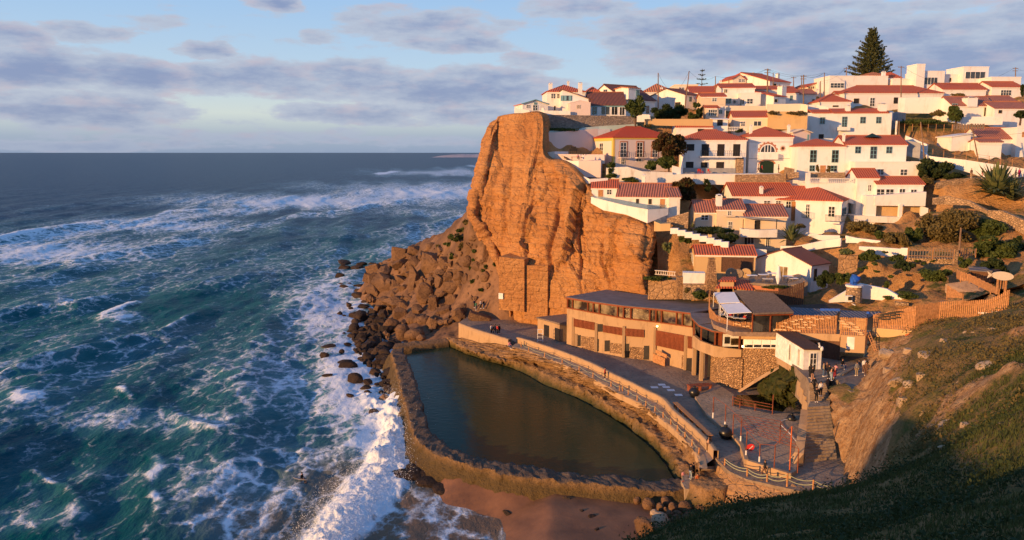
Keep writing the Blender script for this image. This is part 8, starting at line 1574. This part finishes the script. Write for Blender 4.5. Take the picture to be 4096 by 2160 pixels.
# ---- people
def skin(name, joints, edges, rad, mat, parent, sub=1):
    me = bpy.data.meshes.new(name); me.from_pydata([tuple(j) for j in joints], edges, []); o = bpy.data.objects.new(name, me); S.collection.objects.link(o)
    md = o.modifiers.new('s', 'SKIN'); md.use_smooth_shade = True
    if sub: m2 = o.modifiers.new('u', 'SUBSURF'); m2.levels = sub; m2.render_levels = sub
    ly = me.skin_vertices[0].data
    for i, r_ in enumerate(rad): ly[i].radius = (r_ if hasattr(r_, '__len__') else (r_, r_)); ly[i].use_root = (i == 0)
    dg = bpy.context.evaluated_depsgraph_get(); ev = o.evaluated_get(dg); nm = bpy.data.meshes.new_from_object(ev); nm.name = name; V = [v.co[:] for v in nm.vertices]; F = [tuple(p.vertices) for p in nm.polygons]
    bpy.data.objects.remove(o); return V, F
def figure(pose):
    """joints (metres, facing -Y, feet on z = 0)"""
    J = dict(pel=(0,0,.93), wai=(0,0,1.08), che=(0,-.01,1.30), nec=(0,0,1.46), nk2=(0,-.01,1.53), hea=(0,-.02,1.63), top=(0,-.015,1.72))
    for s, k in ((-1, 'l'), (1, 'r')):
        J.update({'sh'+k: (s*.17,0,1.41), 'el'+k: (s*.23,.02,1.14), 'wr'+k: (s*.24,-.06,.90), 'ha'+k: (s*.24,-.09,.80), 'hi'+k: (s*.095,0,.90), 'kn'+k: (s*.10,-.02,.50), 'an'+k: (s*.10,.02,.09), 'to'+k: (s*.115,-.15,.04)})
    if pose == 'bent': J.update(elr=(.25,.03,1.15), wrr=(.12,-.24,1.18), har=(.06,-.30,1.22), kna=J['knl'])
    if pose == 'walk': J.update(knl=(-.10,-.20,.52), anl=(-.10,-.30,.10), tol=(-.11,-.46,.10), knr=(.10,.02,.50), anr=(.10,.30,.14), tor=(.11,.20,.03), ell=(-.23,.12,1.15), wrl=(-.24,.20,.93), hal=(-.24,.22,.83), elr=(.23,-.10,1.15), wrr=(.22,-.28,.98), har=(.21,-.35,.91))
    if pose == 'sit':
        for k_ in ('pel','wai','che','nec','nk2','hea','top','shl','shr','ell','elr','wrl','wrr','hal','har','hil','hir'): x, y, z = J[k_]; J[k_] = (x, y, z - .48)
        J.update(knl=(-.12,-.42,.50), anl=(-.12,-.45,.09), tol=(-.13,-.62,.04), knr=(.12,-.42,.50), anr=(.12,-.45,.09), tor=(.13,-.62,.04), wrl=(-.16,-.28,.58), hal=(-.14,-.36,.56), wrr=(.16,-.28,.58), har=(.14,-.36,.56))
    if pose == 'lean': J.update(che=(0,-.10,1.27), nec=(0,-.17,1.41), nk2=(0,-.20,1.47), hea=(0,-.25,1.56), top=(0,-.27,1.65), shl=(-.17,-.14,1.36), shr=(.17,-.14,1.36), ell=(-.24,-.24,1.12), elr=(.24,-.24,1.12), wrl=(-.14,-.42,1.02), wrr=(.14,-.42,1.02), hal=(-.10,-.48,1.0), har=(.10,-.48,1.0))
    names = ['pel','wai','che','nec','nk2','hea','top']; E = [(i, i+1) for i in range(6)]; rad = [(.15,.11),(.125,.09),(.155,.10),(.065,.06),(.052,.052),(.080,.095),(.05,.055)]
    for k in 'lr':
        i = len(names); names += ['sh'+k,'el'+k,'wr'+k,'ha'+k]; E += [(2,i),(i,i+1),(i+1,i+2),(i+2,i+3)]; rad += [.055,.043,.030,(.040,.018)]
        i = len(names); names += ['hi'+k,'kn'+k,'an'+k,'to'+k]; E += [(0,i),(i,i+1),(i+1,i+2),(i+2,i+3)]; rad += [.088,.060,.040,(.040,.028)]
    V, F = skin('body', [J[n] for n in names], E, rad, None, None); mb = MB(); mb.add(V, F)
    hx, hy, hz_ = J['hea']; mb.tube([(hx, hy-.085, hz_+.015), (hx, hy-.118, hz_-.02)], [.010,.016], 5); mb.blob((hx-.085, hy+.01, hz_-.01), .014,.022,.032, 5, 4); mb.blob((hx+.085, hy+.01, hz_-.01), .014,.022,.032, 5, 4); mb.tube([(hx-.025, hy-.092, hz_-.05), (hx+.025, hy-.092, hz_-.05)], .007, 4)
    for e in (-1, 1): mb.blob((hx+e*.033, hy-.088, hz_+.02), .011, .008, .007, 5, 3)
    for k, s in (('l', -1), ('r', 1)):       # five separate fingers
        w_, h_ = Vector(J['wr'+k]), Vector(J['ha'+k]); d = (h_-w_).normalized(); sd = Vector((0,1,0)) if abs(d.y) < .8 else Vector((1,0,0)); inn = Vector((-s,0,0)) if abs(d.y) < .8 else Vector((0,0,-1))
        for q, L_ in ((-.026,.068),(-.009,.078),(.009,.073),(.025,.058)): a = h_ + sd*q*1.0; mb.tube([a, a + d*L_*.5, a + d*L_*.85 + inn*.018], [.0095,.0085,.006], 5)
        a = w_.lerp(h_, .45) - sd*.03; mb.tube([a, a + d*.035 - sd*.022, a + d*.065 - sd*.022 + inn*.01], [.011,.010,.007], 5)
    out = {'body': (mb.v, mb.f)}
    up = lambda t: t
    nm = ['wai','che','nec','pel']; E2 = [(0,1),(1,2),(0,3)]; rd = [(.15,.115),(.185,.13),(.085,.075),(.165,.125)]
    for k in 'lr': i = len(nm); nm += ['sh'+k,'el'+k,'wr'+k]; E2 += [(1,i),(i,i+1),(i+1,i+2)]; rd += [.076,.060,.045]
    out['top'] = skin('top', [J[n] for n in nm], E2, rd, None, None)
    nm = ['pel']; E2 = []; rd = [(.165,.125)]
    for k in 'lr': i = len(nm); nm += ['hi'+k,'kn'+k,'an'+k]; E2 += [(0,i),(i,i+1),(i+1,i+2)]; rd += [.105,.078,.058]
    out['trousers'] = skin('trousers', [J[n] for n in nm], E2, rd, None, None)
    m_ = MB(); m_.blob((hx, hy+.018, hz_+.035), .098, .110, .100, 10, 7); m_.f = [f for f in m_.f if not all(m_.v[i][1] < hy-.055 and m_.v[i][2] < hz_+.075 for i in f)]; out['hair'] = (m_.v, m_.f)
    m_ = MB(); m_.blob((hx, hy+.05, hz_-.03), .085, .06, .14, 8, 6); out['long'] = (out['hair'][0] + m_.v, out['hair'][1] + [tuple(i+len(out['hair'][0]) for i in f) for f in m_.f])
    m_ = MB()
    for k in 'lr': a, t_ = Vector(J['an'+k]), Vector(J['to'+k]); m_.tube([a + Vector((0,.06,-.045)), a + Vector((0,-.02,-.04)), t_, t_ + (t_-a)*.2], [.045,.052,.046,.02], 7)
    out['shoes'] = (m_.v, m_.f); return out
FIG = {}
for ps in ('stand', 'bent', 'walk', 'sit', 'lean'):
    FIG[ps] = {}
    for k, (v, f) in figure(ps).items():
        me = bpy.data.meshes.new(ps + '_' + k); me.from_pydata([tuple(q) for q in v], [], f); me.polygons.foreach_set('use_smooth', np.ones(len(me.polygons), bool)); me.materials.append(None); me.update(); FIG[ps][k] = me
def person(c, face, pose, top, legs, label, hair='hair_dark', sk='skin', shoes='white', sc=1.0, long=False, group=None, extra=None):
    rt = bpy.data.objects.new('person', FIG[pose]['body']); link(rt); rt.location = c; rt.rotation_euler = (0, 0, face); rt.scale = (sc,)*3; tag(rt, label, 'person', group)
    rt.material_slots[0].link = 'OBJECT'; rt.material_slots[0].material = MATS[sk]
    for k, nm, m_ in (('top', 'jacket', 'cloth_'+top), ('trousers', 'trousers', 'cloth_'+legs if legs else None), ('long' if long else 'hair', 'hair', hair), ('shoes', 'shoes', 'cloth_'+shoes)):
        if not m_: continue
        o = bpy.data.objects.new(nm, FIG[pose][k]); link(o, rt); o.material_slots[0].link = 'OBJECT'; o.material_slots[0].material = MATS[m_]
    return rt
PI = math.pi
def pp(reg, x, y, z, *a, **k): use(reg); return person(PZ(x, y, z), *a, **k)
def pd(reg, x, y, D, *a, **k): use(reg); return person(P(x, y, D), *a, **k)
# promenade and pool
pp(9, 965, 1140, 5.6, 1.2, 'stand', 'red', 'black', 'person in a dark red top standing alone on the pool path by the parapet')
use(12)
for i, (x, tp, lg, ps, lb) in enumerate(((1392,'white','black','stand','person in a white top at the left of the promenade group'),(1410,'black','black','bent','person in black second from the left of the promenade group'),(1428,'black','navy','stand','person in dark clothes in the middle of the promenade group'),(1446,'red','black','bent','person with a reddish top in the promenade group'),(1464,'black','black','stand','person in black at the right of the promenade group'))): pp(12, x, 1098 + (i % 2)*4, ZP, 1.0 + i*.4, ps, tp, lg, lb)
pp(12, 1556, 1228, 5.5, .6, 'sit', 'pink', 'jeans', 'person in a pink top sitting on the short steps at the far pool end', sc=1.0)
for x, y, z_, tp, lg, ps, lb in ((1240,882,8.6,'navy','black','stand','dark clothed person, leftmost of the four at the cliff foot'),(1254,905,8.3,'green','grey','bent','person in green at the cliff foot'),(1298,890,8.9,'white','black','stand','person in a white top at the cliff foot'),(1323,888,8.9,'black','jeans','stand','dark clothed person, rightmost of the four at the cliff foot')):
    c = hit(tal, x, y, 146, 200); use(12); person((c or P(x, y, 157)) + Vector((0,0,.45)), .8, ps, tp, lg, lb)
pp(11, 960, 570, 5.6, 2.6, 'lean', 'black', 'brown', 'person in black leaning on the end of the parapet')
pp(11, 830, 805, 3.55, 1.9, 'bent', 'black', 'black', 'tall person in black at the pool corner, back of the family'); pp(11, 806, 818, 3.55, 2.2, 'stand', 'black', 'pale_jeans', 'person in black jacket and pale jeans at the pool corner')
pp(11, 738, 835, 3.55, .4, 'stand', 'pink', 'grey', 'small child in a pink top at the pool corner', shoes='red', sc=.68, long=True); pp(11, 866, 862, 3.6, 3.6, 'sit', 'orange', 'black', 'person crouching on the worn steps at the pool corner')
pp(11, 1466, 790, ZP, -1.3, 'walk', 'black', 'brown', 'person in a black top striding along the rope fence', hair='hair_brown')
# stairs and hut
for x, y, f, ps, tp, lg, lb, kw in ((1195,985,2.0,'stand','black','black','woman in black at the hut door, left of the two',dict(long=True)),(1218,1018,.3,'bent','black',None,'person in a black dress with bare legs below the hut door',dict(long=True)),
   (1338,968,1.4,'stand','khaki','jeans','person in an olive jacket beside the hut',{}),(1372,965,.2,'bent','brown','jeans','person in a brown top right of the olive jacket',dict(hair='hair_brown')),(1398,992,2.6,'stand','black','black','person in black in the middle of the stair head group',{}),(1422,1010,1.9,'lean','black','pale_jeans','person in black leaning over the yard wall',{}),
   (1462,985,2.4,'lean','pink','red','person in a pale pink top and dark red trousers on the yard wall',{}),(1545,880,.4,'sit','black','jeans','person in black sitting on the low yard wall',{}),(1700,960,3.3,'stand','grey','khaki','person in a grey jacket standing in the sunken yard',{}),(1722,905,1.0,'stand','navy','navy','small dark haired child in blue in the yard',dict(sc=.8)),
   (1778,925,.1,'stand','white','brown','person in a white shirt in the yard',{}),(1800,960,2.8,'stand','brown','brown','person in brown partly hidden by the rock edge',{})): pp(10, x, y, ZS, f, ps, tp, lg, lb, **kw)
for x, y, z_, f, tp, lb in ((1236,1130,11.2,.2,'black','person in black climbing down at the left of the stair trio'),(1308,1180,10.9,.1,'white','person with a white shirt under a black jacket on the stairs'),(1262,1245,10.4,0,'black','person in front of the stair trio')): pp(10, x, y, z_, f, 'walk' if 'climbing' in lb else 'bent', tp, 'black', lb)
pp(7, 2190, 1120, P(2190, 1120, 118.6).z, 1.9, 'stand', 'orange', 'brown', 'person in an orange brown shirt on the bar stair landing', sk='skin')
# village
pd(5, 1305, 735, 157.8, 1.6, 'walk', 'tan', 'brown', 'person in a tan shirt walking by the garage door'); pd(5, 1348, 735, 158.2, 1.6, 'stand', 'red', 'black', 'person in a red top in front of the garage door'); pd(5, 1550, 735, 157.8, 1.2, 'stand', 'black', 'black', 'person in black right of the garage door', long=True)
pd(4, 575, 520, 158.9, .4, 'sit', 'pink', 'grey', 'person sitting at the left of the terrace table'); pd(4, 632, 522, 158.9, 5.6, 'sit', 'white', 'white', 'person in white sitting at the right of the terrace table')
for x, f, ps, tp, lg, lb, kw in ((1858,.2,'stand','brown','tan','person alone at the left of the lane by the shrub',{}),(1978,.9,'bent','black','pink','person in a dark top, left of the central lane group',{}),(2022,.4,'stand','tan','pink','shorter person between the two dark tops on the lane',dict(sc=.82)),(2078,5.2,'bent','black','black','person in black, right of the central lane group',{}),(2340,1.4,'stand','khaki','tan','person in olive beside the magenta coat',{}),(2378,5.0,'stand','magenta','magenta','person in a long magenta coat on the lane',dict(long=True))): pd(6, x, 712, 147.4 if x > 2200 else 148.3, f, ps, tp, lg, lb, **kw)
# diners under the awnings
for i, (x, y, tp) in enumerate(((235,330,'white'),(268,345,'white'),(300,350,'navy'),(330,360,'red'),(365,372,'grey'),(482,385,'red'),(500,378,'white'),(410,375,'black'))): pp(10, x, y, ZD, i * 1.1, 'sit', tp, 'black', ['diner in white at the far left of the deck','second diner in white on the deck','diner in navy on the deck','diner in red beneath the upper awning','diner in grey on the deck','diner in a red sweater beneath the lower awning','diner in white beside the red sweater','diner in black at the middle table'][i])
for i, (x, y) in enumerate(((250,350),(315,370),(390,385),(455,390))):
    use(10); c = PZ(x, y, ZD); rt = empty('table', c, 0, 'white laid table on the open deck, %s from the left' % ORD[i], 'table', 'laid tables on the deck'); MB().box(-.45,.45,-.35,.35,.7,.76).build('top', MATS['canvas'], rt); MB().tube([(0,0,0),(0,0,.7)], .05).build('leg', MATS['iron'], rt)
# surfer in the sea
use(0); c = PZ(1208, 1912, .25); rt = person(c + Vector((0,0,-.55)), 1.2, 'sit', 'black', 'black', 'surfer in a black wetsuit sitting on a board in the foamy water', shoes='black'); mb = MB(); n = 12; pr = [(math.sin(math.pi*i/(n-1))**.6*.26, -1.0+2.0*i/(n-1)) for i in range(n)]; mb.prism([(a, b_) for a, b_ in pr] + [(-a, b_) for a, b_ in pr[::-1]], 0, .08); o = mb.build('surfboard', MATS['cloth_grey'], None, recenter=False); o.location = c + Vector((-.2,0,-.12)); o.rotation_euler = (0,.1,1.2); tag(o, 'dark surfboard under the seated surfer', 'surfboard')
# small furniture on the upper terraces
use(4); c = P(525, 445, 160.5); rt = empty('barbecue', c, 0, 'dark covered barbecue against the pinkish terrace wall', 'barbecue'); MB().box(-.8,.8,-.4,.4,.5,1.0).build('body', MATS['dark'], rt); MB().box(-.5,.5,-.3,.3,1.0,1.35).build('lid', MATS['dark'], rt); [MB().box(a-.05,a+.05,-.05,.05,0,.5).build('leg', MATS['dark'], rt) for a in (-.6,.6)]
c = P(560, 520, 158.7); rt = empty('table', c, 0, 'long dark table between the two people on the terrace', 'table'); MB().box(-1.1,1.1,-.4,.4,.62,.7).build('top', MATS['wood_dark'], rt); [MB().box(a-.05,a+.05,-.05,.05,0,.62).build('leg', MATS['wood_dark'], rt) for a in (-.9,.9)]
use(5)
for i, (x, y) in enumerate(((590,735),(625,735),(715,735))): c = P(x, y, 159.5); rt = empty('chair', c, i, 'red chair on the street terrace, %s of three' % ORD[i], 'chair', 'red chairs on the street terrace'); MB().box(-.25,.25,-.25,.25,.42,.47).build('seat', MATS['cloth_red'], rt); MB().box(-.25,.25,.21,.25,.47,.9).build('backrest', MATS['cloth_red'], rt); [MB().box(a-.025,a+.025,b_-.025,b_+.025,0,.42).build('leg', MATS['cloth_red'], rt) for a in (-.21,.21) for b_ in (-.21,.21)]
# ---- foreground grass and scrub
def hzf(X, Y): return fh(X, Y)
def gmask(n, y0, y1, seed):
    r = np.random.default_rng(seed); Y = y0 + (y1-y0) * r.random(n) ** .8; K = r.uniform(.05, .68, n); X = K * Y; Z = hzf(X, Y) + .22 * fbm(X * .35, Y * .35, 0, 4); return X, Y, Z, r
n = 105000; X, Y, Z, r = gmask(n, 11, 62, 5); dens = fbm(X * .5, Y * .5, 3, 3) * 1.3 + fbm(X * 2.2, Y * 2.2, 1, 2) * .8; Up, Vp = px_of(X, Y, Z); ok = (dens > -.5) & (Z > 7) & ~((Up < 3640) & (Y > 52)); X, Y, Z = X[ok], Y[ok], Z[ok]; n = len(X)
h_ = (.06 + .15 * r.random(n)) * (1 + .9 * np.clip(fbm(X * .4, Y * .4, 8, 2), 0, 1)) * np.clip(.7 + Y / 60, .7, 1.6); a = r.uniform(0, 6.28, n); w_ = .010 + .0006 * Y; dx, dy = np.cos(a) * w_, np.sin(a) * w_; lx, ly = r.normal(0, .35, n) * h_, r.normal(0, .35, n) * h_
V = np.stack([np.stack([X-dx, Y-dy, Z-.05], -1), np.stack([X+dx, Y+dy, Z-.05], -1), np.stack([X+lx, Y+ly, Z+h_], -1)], 1).reshape(-1, 3)
tag(mesh_np('grass', V, np.arange(3*n).reshape(-1, 3), MATS['grass_blade']), 'rough grass on the shaded foreground slope', None, None, 'stuff')
pts = []; r = np.random.default_rng(8); X, Y, Z, _ = gmask(4200, 12, 92, 9); dn = fbm(X * .25, Y * .25, 6, 3); Up, Vp = px_of(X, Y, Z); ok = (dn > .02 + .012 * np.maximum(Y - 45, 0)) & (Z > 8) & ~((Up < 3640) & (Y > 52)) & (Y < 92); X, Y, Z = X[ok], Y[ok], Z[ok]
for x, y, z in zip(X, Y, Z):
    q = r.normal(size=(26, 3)) * np.array([.5, .5, .16]) * (.6 + .008 * y); q[:, 2] = np.abs(q[:, 2]); pts.append(q + np.array([x, y, z]))
V, F = leaves(np.concatenate(pts), .085, 4); tag(mesh_np('scrub', V, F, MATS['leaf_dark']), 'low leafy ground cover on the headland slope', None, None, 'stuff')
pts = []; X, Y, Z, _ = gmask(6500, 44, 97, 19); dn = fbm(X * .3, Y * .22, 16, 4); Up, Vp = px_of(X, Y, Z); ok = (dn > -.12) & (Z > 10) & ~((Up < 3560) & (Y > 52)); X, Y, Z = X[ok], Y[ok], Z[ok]
for x, y, z in zip(X, Y, Z):
    q = r.normal(size=(14, 3)) * np.array([.5, .5, .13]); q[:, 2] = np.abs(q[:, 2]); pts.append(q + np.array([x, y, z]))
V, F = leaves(np.concatenate(pts), .12, 6); tag(mesh_np('dry_scrub', V, F, MATS['leaf_dry']), 'dry brown scrub on the sunlit upper headland', None, None, 'stuff')
use(0)
for i, (x, y, a, b_) in enumerate(((3560,1410,60,30),(3640,1400,50,22),(3720,1420,70,40),(3790,1365,50,20),(3860,1330,30,16),(3690,1500,60,30),(3640,1540,50,26),(3620,1600,60,40),(3840,1530,26,34),(3870,1560,22,26),(3960,1460,60,20),(3700,1650,40,30),(3790,1690,44,50),(3860,1700,36,34),(3780,1790,44,34),(3900,1330,26,12),(3980,1320,34,12),(4060,1330,30,30),(4000,1700,20,12),(3560,1480,50,30),(3600,1520,70,40))):
    c = hit(hzf, x, y, 20, 110)
    if c is None: continue
    s = c.y / FOC; stone(c - Vector((0,0,b_*s*.25)), a*s*.75, a*s*.6, b_*s*.8, 'box' if i % 2 else 'ang', 'pale_rock', 'pale rock outcrop in the grass of the headland, %s counted from the crest down' % (ORD + ['x'])[i] if i < 21 else '', 'rock outcrops on the headland', (random.uniform(-.2,.2), random.uniform(-.2,.2), random.uniform(0,3)), 'rock', 'rock')

V, F = leaves(SPRAY, .045, 2); simple('spray_white', (.9, .92, .95), .9, .02); tag(mesh_np('sea_spray', V, F, MATS['spray_white']), 'fine white spray thrown up where the wave breaks by the pool wall', None, None, 'stuff')
